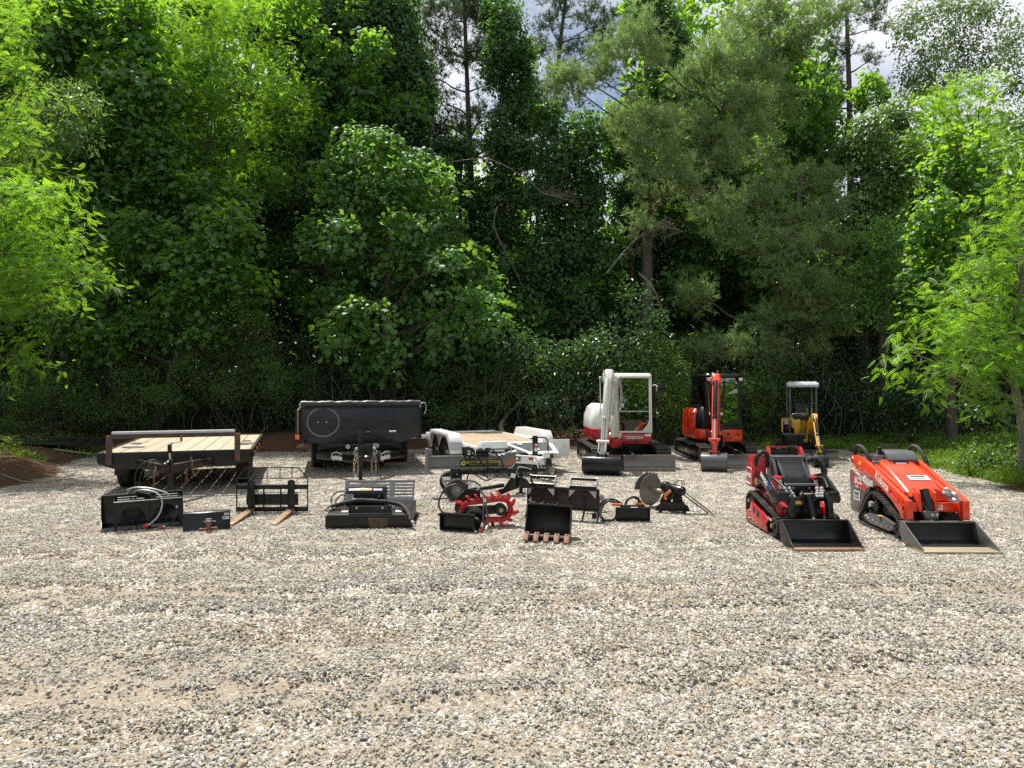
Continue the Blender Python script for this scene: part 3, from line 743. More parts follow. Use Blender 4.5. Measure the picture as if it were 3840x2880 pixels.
ivy2 = tree('pine_tree', 'short creeper column crowned by a fan of dead twigs over the white trailer', 'tree', CT, 26.5,
     [(1210, 330, 50, 60), (1260, 300, 45, 60), (1270, 410, 50, 80), (1200, 430, 55, 80), (1240, 540, 70, 80), (1180, 560, 60, 70), (1290, 560, 50, 80), (1250, 660, 70, 70), (1150, 680, 60, 80), (1300, 680, 60, 70), (1180, 250, 35, 40)], 'ivy', 'leaf_ivy', 1225, .2, limbs=False)
dead_branch(ivy2, [(1130, 375, 26.2), (1170, 415, 25.8), (1205, 425, 25.2)], (1, .05), 30, .026, .75)
dead_branch(ivy2, [(960, 352, 26.4), (1060, 345, 26.2), (1150, 395, 26.2)], (.5, -.2), 7, .016, .4)
dead_branch(ivy2, [(1075, 445, 26), (1068, 490, 26), (1100, 560, 26), (1140, 640, 26)], (.1, -1), 8, .022, .5)
tree('pine_tree', 'thin far pine standing alone in the pale sky gap', 'tree', CT, 37,
     [(1260, 25, 60, 22), (1300, 70, 40, 22), (1225, 110, 45, 18), (1330, 40, 40, 18), (1190, 60, 36, 22), (1210, -10, 60, 25), (1160, 110, 36, 20), (1240, 160, 50, 20), (1290, 120, 50, 20), (1330, 90, 36, 18), (1170, 190, 40, 24), (1210, 230, 50, 24)], 'pine', 'leaf_pine_dark', 1200, .2, cover=.75,
     trunk=[(1200, 400, 0), (1205, 150, 0), (1228, -40, 0)])
wp = tree('white_pine', 'leaning white pine with great soft pale boughs above the white-cab digger', 'tree', RT, 24.5,
     [(1230, 180, 49, 32, -2.2), (1200, 150, 27, 18, -2.2), (1330, 110, 54, 36, -2.2), (1290, 170, 40, 29, -2.2), (1380, 60, 36, 29, -2.2), (1400, 110, 40, 32, -2.2), (1400, 240, 49, 29, -2.2), (1430, 280, 54, 36, -2.2), (1380, 320, 40, 41, -2.2), (1440, 350, 54, 29, -2.2), (1490, 390, 40, 29, -2.2), (1400, 380, 32, 24, -2.2),
      (1500, 170, 54, 41, -0.8), (1560, 230, 54, 41, -0.8), (1500, 270, 45, 36, -0.8), (1560, 130, 63, 41, -0.8), (1620, 60, 63, 41, 0.0), (1640, 170, 63, 41, 0.0), (1610, 280, 54, 41, 0.0), (1680, 230, 45, 36, 0.8), (1700, 100, 54, 32, 0.8), (1760, 60, 54, 29, 0.8), (1800, 20, 54, 24, 0.8), (1690, 20, 63, 29, 0.0), (1560, 330, 45, 32, -0.8), (1640, 330, 45, 29, 0.6), (1470, 300, 45, 32, -1.0), (1520, 340, 49, 29, -1.0), (1440, 410, 40, 21, -0.9), (1560, 290, 45, 29, -1.1), (1620, 220, 45, 29, -1.0), (1390, 480, 36, 24, -0.6), (1340, 270, 36, 32, -0.4)],
     'pine', 'leaf_pine', 1398, .20, cover=1.05,
     trunk=[(1400, 640, 0), (1405, 470, 0), (1480, 390, -.4), (1545, 270, -.6), (1590, 190, -.4), (1640, 130, 0)])
dead_branch(wp, [(1310, 590, 24), (1370, 520, 24), (1440, 470, 24)], (.2, -.2), 26, .03, .6)
dead_branch(wp, [(1390, 510, 24), (1430, 490, 23.8), (1475, 500, 23.6)], (-.7, .1), 26, .02, .6)
dead_branch(wp, [(1380, 590, 23.6), (1410, 620, 23.4), (1430, 670, 23.3)], (.1, -1), 12, .03, .5)
tree('white_pine', 'second white pine with flat tiers of greyer boughs behind the orange digger', 'tree', RT, 23.8,
     [(1540, 450, 60, 32), (1620, 430, 60, 36), (1700, 390, 70, 26, .6), (1790, 380, 50, 22, .6), (1700, 470, 70, 30), (1790, 450, 50, 30), (1580, 510, 60, 36), (1680, 540, 70, 36), (1780, 530, 60, 36), (1720, 610, 80, 30), (1800, 640, 50, 36), (1680, 680, 60, 36), (1770, 700, 70, 40), (1560, 750, 70, 30, -.6), (1640, 760, 60, 26, -.6), (1490, 760, 45, 26, -.6), (1740, 770, 60, 30), (1500, 640, 40, 36)],
     'pine', 'leaf_pine', 1640, .2, cover=.95)
tree('creeper_tree', 'black-green creeper-draped tree in the fork behind the leaning white pine', 'tree', RT, 28.5,
     [(1400, 20, 60, 60), (1450, 90, 50, 60), (1440, 170, 45, 50), (1370, 460, 60, 60), (1440, 430, 60, 60), (1430, 540, 80, 70), (1380, 600, 70, 70), (1520, 420, 70, 60), (1560, 560, 70, 60), (1600, 640, 80, 60), (1480, 660, 80, 60), (1350, 700, 60, 60), (1620, 380, 80, 60)], 'ivy', 'leaf_ivy', 1392, .28, top=-60)
tree('maple_tree', 'yellow-green lit tree glimpsed through a window between the pines', 'tree', RT, 30,
     [(1790, 200, 40, 60), (1770, 270, 60, 40), (1740, 330, 70, 40), (1720, 400, 60, 36), (1330, 330, 30, 40), (1810, 330, 50, 60), (1660, 330, 60, 40)], 'tulip', 'leaf_locust', 1800, .14, big=.8)
tree('pine_tree', 'sparse pine with flat twiggy tiers against the blue sky, above the yellow digger', 'tree', RT, 31,
     [(1790, 165, 50, 14), (1860, 205, 50, 14), (1900, 190, 36, 12), (1830, 110, 45, 16), (1880, 130, 40, 12), (1790, 90, 45, 16), (1840, 40, 60, 20), (1900, 60, 36, 14), (1780, 230, 40, 14), (1870, 10, 60, 18)], 'pine', 'leaf_pine_dark', 1835, .19, cover=.6,
     trunk=[(1838, 500, 0), (1836, 280, 0), (1832, 120, 0), (1826, -40, 0)])
tree('oak_tree', 'airy tall tree with loose grey-green leaves and sky all through its top', 'tree', RT, 29.5,
     [(1960, 60, 45, 50), (2010, 20, 50, 36), (2060, 90, 50, 45), (2000, 140, 45, 45), (2120, 40, 60, 45), (2110, 130, 45, 45), (2180, 90, 45, 60), (2190, 190, 36, 60), (2050, 180, 45, 36), (1970, 190, 36, 36), (2190, 280, 40, 45), (2080, 20, 40, 30)], 'oak', 'leaf_oak', 2080, .2, cover=1.0, deep=1.2, top=240)
tree('locust_tree', 'locust with a sunlit rounded head below the airy grey-green tree', 'tree', RT, 22.5,
     [(2060, 190, 55, 30), (2120, 175, 50, 26), (2020, 230, 50, 30), (2090, 240, 60, 36), (2140, 260, 40, 40), (2000, 290, 40, 36), (2170, 320, 40, 40)], 'locust', 'leaf_locust', 2100, .16, cover=1.2, top=330)
tree('tulip_tree', 'shiny lobed-leaf tree below the round-headed locust, behind the orange loader', 'tree', RT, 20.2,
     [(2075, 310, 45, 40), (2110, 350, 40, 40), (2040, 380, 50, 45), (2095, 420, 50, 45), (2020, 450, 50, 45), (2060, 500, 60, 45), (1990, 520, 45, 45), (2030, 580, 60, 45), (1980, 620, 50, 45), (2020, 680, 60, 40), (1970, 720, 45, 36)], 'tulip', 'leaf_dark', 2060, .14, big=.92)
tree('creeper_tree', 'creeper-hung dark snag with pale lit edges behind the yellow digger', 'tree', RT, 25.5,
     [(1880, 300, 40, 60), (1930, 260, 45, 50), (1900, 400, 50, 70), (1950, 350, 40, 60), (1850, 470, 45, 60), (1920, 500, 50, 60), (1880, 590, 50, 60), (1840, 330, 30, 50)], 'ivy', 'leaf_elm', 1905, .2, big=.9)
tree('maple_tree', 'small-leaved bright sapling beside the shiny tulip tree', 'tree', RT, 22.2,
     [(1900, 500, 55, 40), (1940, 550, 45, 40), (1880, 590, 50, 45), (1930, 630, 50, 45), (1890, 680, 50, 40)], 'oak', 'leaf_tulip', 1910, .08, cover=1.3)
tree('locust_tree', 'bright locust hanging low beside the gravel, nearest tree to the orange loader', 'tree', RT, 14.6,
     [(2190, 420, 60, 45), (2150, 500, 70, 40), (2190, 560, 60, 45), (2110, 580, 70, 36), (2050, 650, 70, 34), (1990, 700, 55, 28), (2120, 650, 70, 40), (2190, 660, 60, 50), (2060, 730, 80, 40), (1960, 755, 45, 26), (2140, 740, 70, 45), (2020, 800, 60, 30), (2100, 820, 80, 36), (2190, 800, 60, 50), (2160, 880, 50, 26), (2220, 500, 50, 80), (2170, 600, 70, 50), (2130, 700, 60, 40), (2200, 730, 50, 50), (2080, 690, 60, 36), (2150, 800, 70, 36)],
     'locust', 'leaf_locust', 2206, .085, cover=1.1, bark='bark_grey')

# ------------------------------------------------------------------ understory and far wood
def shrub(label, Y, ells, kind='shrub', mat='leaf_shrub', cover=1.0, base=None, stems=9, name='shrub', group='shrubs along the foot of the wood', big=1.0):
    bu = base if base else sum(e[0] for e in ells) / len(ells); bx = (bu * D - 1920) / F * Y; z0 = float(ground_z(bx, Y))
    root = thing(name, label, 'shrub', (bx, Y, z0), 0, group); off = Vector((-bx, -Y, -z0)); mb = MB()
    for i in range(stems):
        e = random.choice(ells); q = PX((e[0] + random.uniform(-.7, .7) * e[2]) * D, (e[1] + random.uniform(-.6, .6) * e[3]) * D, Y + random.uniform(-.4, .4))
        w = wobble((bx + random.uniform(-.4, .4), Y + random.uniform(-.2, .2), z0 - .1), q, 4, .22)
        mb.tube([p + off for p in spline(w, 3)], [.016 * (1 - .7 * k / 13) + .003 for k in range(13)], 4)
    mb.build('stem', M['bark'], root, smooth=60)
    c = crown('foliage', ells, Y, kind, mat, None, cover, 1.2, big); c.data.transform(Matrix.Translation(off)); c.parent = root
for lab, Y, ells, kind, mat in (
    ('dim tangled shrub between the flat deck trailer and the bank', 21.6, [(60, 860, 80, 50), (140, 840, 70, 60), (40, 920, 60, 30), (180, 890, 60, 40)], 'shrub', 'leaf_shrub'),
    ('shrub with pale speckled leaves right behind the flat deck rail', 21.4, [(300, 830, 60, 50), (360, 860, 60, 40), (270, 890, 60, 30)], 'shrub', 'leaf_shrub'),
    ('tall bramble thicket between the flat deck and the dump trailer', 21.8, [(470, 730, 70, 50), (560, 760, 60, 50), (420, 790, 60, 50), (590, 820, 50, 45), (500, 830, 70, 50), (540, 680, 50, 36)], 'shrub', 'leaf_shrub'),
    ('low dark thicket touching the rear of the dump trailer', 22.2, [(620, 880, 40, 45), (660, 820, 40, 40), (930, 840, 45, 45), (960, 900, 36, 30)], 'shrub', 'leaf_ivy'),
    ('twiggy shrub above the fenders of the white trailer', 22.3, [(1000, 840, 50, 50), (1060, 870, 50, 40), (1100, 800, 45, 50), (980, 900, 40, 26)], 'shrub', 'leaf_shrub'),
    ('broad-leaved shrub just past the white trailer box', 22.0, [(1180, 780, 50, 50), (1220, 840, 50, 45), (1170, 870, 50, 36), (1120, 740, 40, 40), (1250, 780, 36, 40)], 'oak', 'leaf_laurel'),
    ('big-leaved shrub rising behind the white-cab digger', 21.8, [(1300, 730, 50, 36), (1260, 770, 45, 40), (1340, 790, 50, 40), (1400, 740, 50, 40), (1310, 830, 50, 36), (1430, 690, 36, 26), (1380, 640, 30, 26)], 'oak', 'leaf_laurel'),
    ('bright speckled bush between the white-cab and orange diggers', 21.9, [(1440, 800, 45, 40), (1460, 850, 50, 45), (1440, 900, 40, 30), (1420, 760, 40, 36)], 'shrub', 'leaf_shrub'),
    ('fine-leaved thicket between the orange and yellow diggers', 22.4, [(1620, 850, 50, 45), (1670, 820, 50, 45), (1650, 900, 50, 36), (1720, 860, 40, 36)], 'shrub', 'leaf_shrub'),
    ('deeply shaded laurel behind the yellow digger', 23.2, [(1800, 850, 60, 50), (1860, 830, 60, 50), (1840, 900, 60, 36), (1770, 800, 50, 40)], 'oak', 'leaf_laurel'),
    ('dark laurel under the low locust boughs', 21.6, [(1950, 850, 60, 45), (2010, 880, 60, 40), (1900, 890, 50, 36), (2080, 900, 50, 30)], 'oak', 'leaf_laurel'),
    ('sunlit bramble bush spilling onto the gravel beside the locust trunk', 15.2, [(2140, 990, 55, 40), (2190, 1000, 50, 50), (2100, 1000, 36, 26), (2160, 1030, 45, 24)], 'oak', 'leaf_shrub')):
    shrub(lab, Y, ells, kind, mat, big=.62 if kind == 'oak' and Y < 16 else 1.0)

def mass(name, x0, x1, y0, y1, top, n, size, mat, shape='simple', zpow=1.0):
    P = np.stack([RNG.uniform(x0, x1, n), RNG.uniform(y0, y1, n), np.zeros(n)], 1)
    P[:, 2] = ground_z(P[:, 0], P[:, 1]) + RNG.random(n) ** zpow * top(P[:, 0], P[:, 1])
    keep = fbm(P[:, 0] * .9, P[:, 2] * .9 + P[:, 1] * .6, 51, 3) > .33; P = P[keep]; n = len(P)
    NTRI[0] += n * sum(len(f) * (f.shape[1] - 2) for f in TM[shape][1])
    N = RNG.normal(size=(n, 3)) * .6 + np.array((0, -.45, .6)); X = RNG.normal(size=(n, 3))
    return tag(plant(name, P, X, N, size * RNG.uniform(.6, 1.3, n), RNG.random(n), shape, M[mat]), kind='stuff')
def far_top(x, y):
    u = (1920 + x / y * F) / D                      # columns where the photograph shows sky between the trunks stay low
    t = np.where(u < 870, 25, np.where(u < 1140, 12.5, np.where(u < 1350, 9.3, np.where(u < 1800, 23, np.where(u < 1960, 11.5, 15.5)))))
    return t * (.75 + .4 * fbm(x * .35, y * .35, 88, 3))
mass('far_wood', -36, 36, 31, 42, far_top, 85000, .5, 'leaf_dark', 'simple')
def canopy():
    P, X, N, s, T = [], [], [], [], []
    for u0, u1, v0, v1, n, kind in ((-40, 900, -30, 660, 62, 'dark'), (-40, 900, -30, 660, 40, 'ivy'), (1300, 1900, 120, 720, 26, 'ivy'), (1880, 2240, 250, 760, 16, 'dark'), (900, 1320, 480, 760, 16, 'ivy')):
        E = [(random.uniform(u0, u1), random.uniform(v0, v1), random.uniform(35, 65), random.uniform(28, 50), random.uniform(-1, 1)) for _ in range(n)]
        if u0 == 1880: E = [e for e in E if e[1] > 300]
        p, x, nn, ss, t, sh = crown_arrays(E, 26.6, kind, .75 if kind == 'dark' else .38)
        if sh == 'heart': ss = ss * 1.2
        P.append(p); X.append(x); N.append(nn); s.append(ss); T.append(t)
    P, X, N, s, T = (np.concatenate(a) for a in (P, X, N, s, T)); NTRI[0] += len(P) * 6
    tag(plant('canopy_leaves', P, X, N, s, T, 'lobed', M['leaf_dark']), kind='stuff')
canopy()
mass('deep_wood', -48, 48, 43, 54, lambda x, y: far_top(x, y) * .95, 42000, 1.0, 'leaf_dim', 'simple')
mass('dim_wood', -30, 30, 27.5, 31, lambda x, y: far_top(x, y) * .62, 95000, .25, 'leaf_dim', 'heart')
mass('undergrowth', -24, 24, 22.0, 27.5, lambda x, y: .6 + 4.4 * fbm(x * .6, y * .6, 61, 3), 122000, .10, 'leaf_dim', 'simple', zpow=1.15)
# the wood on the other side of the lot, seen in the glass and shading the lot from the open sky
mass('wood_across_the_lot', -75, 75, -72, -58, lambda x, y: 1 + 14 * fbm(x * .07, y * .05, 91, 3), 50000, .9, 'leaf_dark', 'simple')
mass('side_wood', -46, -26, -34, 24, lambda x, y: 10 + 6 * fbm(x * .12, y * .12, 92, 3), 16000, 1.25, 'leaf_dark', 'simple')
mass('side_wood', 27, 46, -34, 24, lambda x, y: 10 + 6 * fbm(x * .12, y * .12, 93, 3), 16000, 1.25, 'leaf_dark', 'simple')
def twigs():
    mb = MB()
    for _ in range(420):
        x = random.uniform(-19, 17); y = random.uniform(21.8, 24); z = float(ground_z(x, y))
        h = random.uniform(.6, 3.2); q = Vector((x + random.gauss(0, .35) * h, y + random.gauss(0, .2), z + h))
        mb.tube(spline(wobble((x, y, z - .05), q, 3, .25), 3), [random.uniform(.006, .014) * (1 - .07 * k) for k in range(10)], 3)
    return tag(mb.build('undergrowth_twigs', M['bark_grey'], None, smooth=0), kind='stuff')
twigs()
# bare trunks deeper in the wood, each a tree of its own whose crown is lost in the mass
for i, (u, Y, r, lab) in enumerate(((120, 26, .16, 'dim trunk deep in the shade behind the bank'), (560, 27, .15, 'dim trunk in the gap behind the bramble thicket'), (985, 29, .13, 'slim dark trunk beside the twin pine'),
                                    (1150, 28, .15, 'dark trunk in the shade above the white trailer box'), (1345, 27.5, .14, 'dark trunk behind the big-leaved shrub'), (1870, 26.5, .15, 'dark trunk behind the shaded laurel'))):
    x = (u * D - 1920) / F * Y
    root = thing('forest_tree', lab, 'tree', (x, Y, 0), 0, 'trees deeper in the wood'); mb = MB()
    mb.tube(spline(wobble((0, 0, -.1), (random.uniform(-.5, .5), 0, 11), 5, .15), 3), [r * (1 - .045 * k) for k in range(16)], 8)
    mb.build('trunk', M['bark'], root, smooth=60)
    c = crown('crown', [(u, 250 + 40 * (i % 3), 45, 40), (u + 20, 420, 50, 40), (u - 20, 330, 50, 40)], Y, 'ivy', 'leaf_ivy', None, .8)
    c.data.transform(Matrix.Translation((-x, -Y, 0))); c.parent = root

# ------------------------------------------------------------------ weeds and grass along the edge
def weeds(name, spots, mat='grass', leafy=.4):
    P, X, N, s = [], [], [], []; Q = []
    for x0, x1, y0, y1, n, h in spots:
        m = int(n); x = RNG.uniform(x0, x1, m); y = RNG.uniform(y0, y1, m); k = fbm(x * 1.5, y * 1.5, 41, 3) > .44
        x, y = x[k], y[k]
        for a in range(7):
            p = np.stack([x, y, ground_z(x, y)], 1) + RNG.normal(size=(len(x), 3)) * np.array((.05, .05, 0))
            P.append(p); X.append(np.array((0, 0, 1.0)) + RNG.normal(size=p.shape) * .45); N.append(np.array((0, -1.0, .2)) + RNG.normal(size=p.shape) * .5); s.append(h * RNG.uniform(.5, 1.2, len(x)))
        q = np.stack([x, y, ground_z(x, y)], 1); hh = RNG.uniform(.3, 1.0, (len(x), 5)) * h
        q = np.repeat(q, 5, 0) + RNG.normal(size=(len(x) * 5, 3)) * np.array((.08, .08, 0)); q[:, 2] += hh.ravel(); Q.append(q)
    P, X, N, s = (np.concatenate(a) for a in (P, X, N, s)); NTRI[0] += len(P) * 3
    tag(plant(name, P, X, N, s, RNG.random(len(P)), 'blade', M[mat]), kind='stuff')
    Q = np.concatenate(Q); n = len(Q); NTRI[0] += n * 2
    tag(plant('leafy_weeds', Q, RNG.normal(size=(n, 3)), RNG.normal(size=(n, 3)) * .4 + np.array((0, -.2, 1)), RNG.uniform(.04, .11, n), RNG.random(n), 'simple', M[mat]), kind='stuff')
weeds('weeds', [(9.6, 14.5, 15.0, 20.5, 1700, .22), (11.5, 16, 18, 22, 700, .40), (4, 13, 20.6, 22.6, 800, .22), (-1, 4.5, 21.2, 22.8, 160, .18), (-14.5, -10.9, 15.5, 19.5, 260, .2), (-18, -10.5, 19, 22, 160, .16), (9.6, 12, 12.4, 15.5, 350, .3)])
def tuft(x, y, lab, h=.12, n=26):
    a = np.array([(x, y, float(ground_z(x, y)))] * n) + RNG.normal(size=(n, 3)) * np.array((.035, .035, 0))
    X = np.array((0, 0, .8)) + RNG.normal(size=(n, 3)) * .6
    o = plant('grass_tuft', a, X, RNG.normal(size=(n, 3)) + np.array((0, -.6, .4)), h * RNG.uniform(.6, 1.2, n), RNG.random(n), 'blade', M['grass'])
    tag(o, lab, 'grass', 'grass tufts in the gravel')
for u, v, lab, h in ((1572, 1898, 'small bright grass tuft in the gravel between brush cutter and trencher', .12), (1788, 1838, 'small weed in the gravel behind the trencher arm', .13), (2085, 1775, 'thin grass tuft beside the white trailer chains', .10), (1890, 1862, 'pale grass tuft under the log splitter tongue', .08)):
    g = GP(u, v); tuft(g.x, g.y, lab, h)
def fallen(n):
    x = RNG.uniform(-13, -8, n); y = RNG.uniform(12.5, 20, n); P = np.stack([x, y, ground_z(x, y) + .012], 1)
    tag(plant('fallen_leaves', P, RNG.normal(size=(n, 3)) * np.array((1, 1, .15)), np.array((0, 0, 1.0)) + RNG.normal(size=(n, 3)) * .25, RNG.uniform(.04, .09, n), RNG.random(n), 'simple', M['dry_leaf']), kind='stuff')
M['dry_leaf'] = leaf_mat('dry_leaf', (.16, .09, .03), (.40, .32, .08), (.2, .12, .03), .2, .03)
fallen(420)
print('foliage triangles', NTRI[0])

def stick(name, lab, cat, pts, r, mat='dead', grp=None):
    o = thing(name, lab, cat, pts[0], 0, grp); off = Vector(pts[0]); mb = MB(); P = spline(pts, 5); n = len(P)
    mb.tube([p - off for p in P], [r * (1 - .6 * i / n) for i in range(n)], 7); mb.build('limb', M[mat], o, smooth=60)
    for k in range(3):
        i = n // 3 + k * n // 5; d = Vector((random.gauss(0, .3), random.gauss(0, .3), abs(random.gauss(0, .2)))); mb = MB()
        mb.tube([P[i] - off, P[i] - off + d * .5, P[i] - off + d + Vector((0, 0, -.05))], [r * .4, r * .3, r * .12], 5); mb.build('twig', M[mat], o, smooth=60)
def gz(x, y, up=.03): return (x, y, float(ground_z(x, y)) + up)
stick('fallen_log', 'pale fallen log slanting up from the bank behind the white trailer', 'log', [gz(.15, 21.2, .05), gz(-.35, 21.9, .22), (-.1, 22.4, .95), (.45, 22.9, 1.5)], .09, 'dead')
stick('fallen_branch', 'bare yellowish root running along the edge of the soil bank', 'branch', [gz(-11.6, 18.0, .06), gz(-10.9, 18.6, .08), gz(-10.2, 18.8, .06), gz(-9.6, 19.2, .05)], .03, 'dead', 'dead sticks on the bank')
stick('fallen_branch', 'thin grey stick lying on the shaded gravel below the bank', 'branch', [gz(-10.2, 14.2, .02), gz(-9.5, 14.0, .03), gz(-9.0, 14.5, .03), gz(-8.8, 14.9, .02)], .013, 'dead', 'dead sticks on the bank')
stick('fallen_branch', 'grey dead branch lying behind the orange digger', 'branch', [gz(5.9, 21.3, .05), gz(6.4, 21.5, .12), gz(6.9, 21.4, .10), gz(7.4, 21.7, .05)], .05, 'dead', 'dead sticks on the bank')
for k, (x, y, rz, w, l, lab) in enumerate(((-12.0, 18.9, .25, 2.3, .9, 'dark flat metal sheet lying on top of the grassy bank'), (-13.6, 18.2, -.1, 1.3, .6, 'pale-faced metal sheet leaning at the end of the grassy bank'))):
    mb = MB(); mb.box((0, 0, 0), (w, l, .025), 0, (.12 if k == 0 else -.45, .05, 0))
    for q in range(6): mb.box((-w / 2 + w * (q + .5) / 6, 0, .014), (.03, l * .98, .012), 0, (.12 if k == 0 else -.45, .05, 0))
    o = mb.build('metal_sheet', M['black_dull' if k == 0 else 'blade'], None, .002); o.location = (x, y, float(ground_z(x, y)) + .14); o.rotation_euler = (0, 0, rz)
    tag(o, lab, 'metal sheet', 'metal sheets on the bank')
# ------------------------------------------------------------------ small shared builders
def hose(parent, pts, r=.012, mat='hose', name='hose', n=7, label=None, fit=None):
    P = spline(pts, 8); mb = MB(); mb.tube(P, r, n)
    o = mb.build(name, M[mat], parent, smooth=60, label=label)
    if fit:
        for a, b in ((P[0], P[2]), (P[-1], P[-3])):
            f = MB(); d = (Vector(b) - Vector(a)).normalized(); f.cyl(Vector(a) - d * .01, Vector(a) + d * .05, r * 1.35, n=6)
            f.build('hose_fitting', M[fit], o)
    return o
def chain(parent, pts, mat='zinc', link=.05, r=.006, name='safety_chain'):
    P = spline(pts, 10); L = [0]
    for a, b in zip(P, P[1:]): L.append(L[-1] + (b - a).length)
    mb = MB(); n = int(L[-1] / (link * .72)); j = 0
    for i in range(n):
        s = (i + .5) * L[-1] / n
        while j < len(L) - 2 and L[j + 1] < s: j += 1
        c = P[j].lerp(P[j + 1], (s - L[j]) / max(1e-6, L[j + 1] - L[j])); d = (P[j + 1] - P[j]).normalized()
        x = d.orthogonal().normalized(); y = d.cross(x); w = x if i % 2 else y
        ring = [c + d * math.cos(a) * (link * .5 - r) + w * math.sin(a) * link * .3 for a in [k * math.pi / 4 for k in range(8)]]
        mb.tube(ring, r, 5, closed=True)
    return mb.build(name, M[mat], parent, smooth=60)
def sticker(parent, c, w, h, rot, mat='label_white', bars=(), name='label', ink='ink'):
    """a flat printed label with a few lines of print, facing -y before rotation"""
    mb = MB(); mb.box((0, 0, 0), (w, .003, h), 0)
    for x, z, bw, bh in bars: mb.box((x * w, -.0022, z * h), (bw * w, .0016, bh * h), 1)
    o = mb.build(name, [M[mat], M[ink]], parent, smooth=0); o.location = c; o.rotation_euler = [math.radians(a) for a in rot]; return o
BARS = ((0, .3, .8, .12), (-.05, .1, .7, .06), (0, -.05, .8, .06), (-.1, -.2, .6, .06), (0, -.33, .8, .06))
def wheel(parent, c, R, w, rim_r, rim='black_dull', side=-1, yaw=0.0, tread=10, bolts=5, hub='silver'):
    """tyre as a part, rim, hub and nuts as its sub-parts; side: which way along x the outside faces"""
    t = MB(); h = w / 2
    prof = [(rim_r, -h * .8), (rim_r + (R - rim_r) * .35, -h * 1.02), (R * .93, -h * .95), (R * .985, -h * .72)]
    for k in range(4):
        a = -h * .55 + k * h * .37; prof += [(R, a - h * .13), (R, a + h * .13), (R * .972, a + h * .15), (R * .972, a + h * .22)]
    prof += [(R * .985, h * .72), (R * .93, h * .95), (rim_r + (R - rim_r) * .35, h * 1.02), (rim_r, h * .8), (rim_r, -h * .8)]
    t.lathe(prof, (0, 0, 0), (1, 0, 0), 36); o = t.build('tyre', M['tyre'], parent, smooth=40)
    o.location = c; o.rotation_euler = (0, 0, yaw)
    r = MB(); s = side
    r.lathe([(rim_r * 1.03, -h * .85), (rim_r * 1.03, h * .85), (rim_r * .93, h * .85), (rim_r * .86, h * .15 * s), (rim_r * .55, h * .25 * s), (rim_r * .3, h * .35 * s), (0, h * .35 * s), (0, h * .05 * s), (rim_r * .8, 0), (rim_r * .93, -h * .85), (rim_r * 1.03, -h * .85)], (0, 0, 0), (1, 0, 0), 28)
    for k in range(8):
        a = k * math.pi / 4; r.ball((h * .24 * s, math.cos(a) * rim_r * .72, math.sin(a) * rim_r * .72), rim_r * .07, 6)
    r.build('rim', M[rim], o, smooth=35)
    g = MB(); g.cyl((0, 0, 0), (h * .8 * s, 0, 0), rim_r * .22, rim_r * .17, 12)
    for k in range(bolts):
        a = k * 2 * math.pi / bolts; q = (math.cos(a) * rim_r * .42, math.sin(a) * rim_r * .42)
        g.cyl((h * .2 * s, *q), (h * .45 * s, *q), rim_r * .05, n=6)
    g.build('hub', M[hub], o, smooth=35)
    return o
def bolts(parent, pts, d, r=.012, mat='steel', name='bolt'):
    first = None
    for p in pts:
        if first is None:
            mb = MB(); dv = Vector(d).normalized(); mb.cyl((0, 0, 0), dv * r * .8, r, n=6); mb.cyl(dv * -.002, dv * r * .25, r * 1.5, n=10)
            first = mb.build(name, M[mat], parent, smooth=30); first.location = p
        else:
            c = first.copy(); COL.objects.link(c); c.parent = parent; c.location = p
def arc(cx, cy, r, a0, a1, n): return [(cx + r * math.cos(math.radians(a0 + (a1 - a0) * k / n)), cy + r * math.sin(math.radians(a0 + (a1 - a0) * k / n))) for k in range(n + 1)]
ATT = 'attachments laid out in rows on the gravel'

# ------------------------------------------------------------------ grapple bucket with grey hoses
t = thing('grapple_bucket', 'black bucket with a two-arched grapple frame and looping grey hoses', 'attachment', (-5.53, 9.55, 0), 30, ATT)
mb = MB(); W = 1.04
mb.strip([(0, .012), (.30, .012), (.39, .05), (.43, .13), (.44, .25), (.425, .43)], 0, W, .012); mb.build('shell', M['black'], t, .003)
for x in (0, W - .014):
    mb = MB(); mb.prism([(0, 0), (.31, 0), (.41, .05), (.45, .13), (.455, .25), (.44, .44), (.37, .43), (.33, .20), (.17, .06), (0, .035)], x, x + .014, 'x'); mb.build('side_plate', M['black'], t, .003)
mb = MB(); mb.box((W / 2, .02, .006), (W, .09, .014)); mb.build('cutting_edge', M['black_rusty'], t, .002)
mb = MB(); mb.bar((0, .43, .43), (W, .43, .43), .05, .035); mb.build('top_rail', M['black_dull'], t, .006)
outl = [(.16, .38)]
def arch(x0, x1, zt): return [(x0 + (x1 - x0) * (.5 - .5 * math.cos(a)), .05 + (zt - .05) * math.sin(a)) for a in [math.pi * k / 14 for k in range(15)]]
poly = [(.16, .385), (.16, .03), (.185, .03)] + arch(.195, .555, .335) + [(.565, .03), (.60, .03)] + arch(.61, .965, .335) + [(.975, .03), (.995, .03), (.995, .385)]
mb = MB(); mb.prism(poly, .0, .014, 'y'); mb.build('arch_plate', M['black_dull'], t, .002)
for x in (.165, .583, .99):
    mb = MB(); mb.prism([(.0, .03), (.03, .03), (.06, .30), (.43, .36), (.43, .41), (.0, .40)], x - .008, x + .008, 'x'); mb.build('grapple_rib', M['black'], t, .003)
mb = MB(); mb.tube([(.15, .0, .39), (1.0, .0, .39)], .019, 8); mb.tube([(.2, .16, .40), (.96, .16, .40)], .015, 8); mb.tube([(.2, .30, .41), (.96, .30, .41)], .015, 8); mb.build('grapple_bar', M['black'], t)
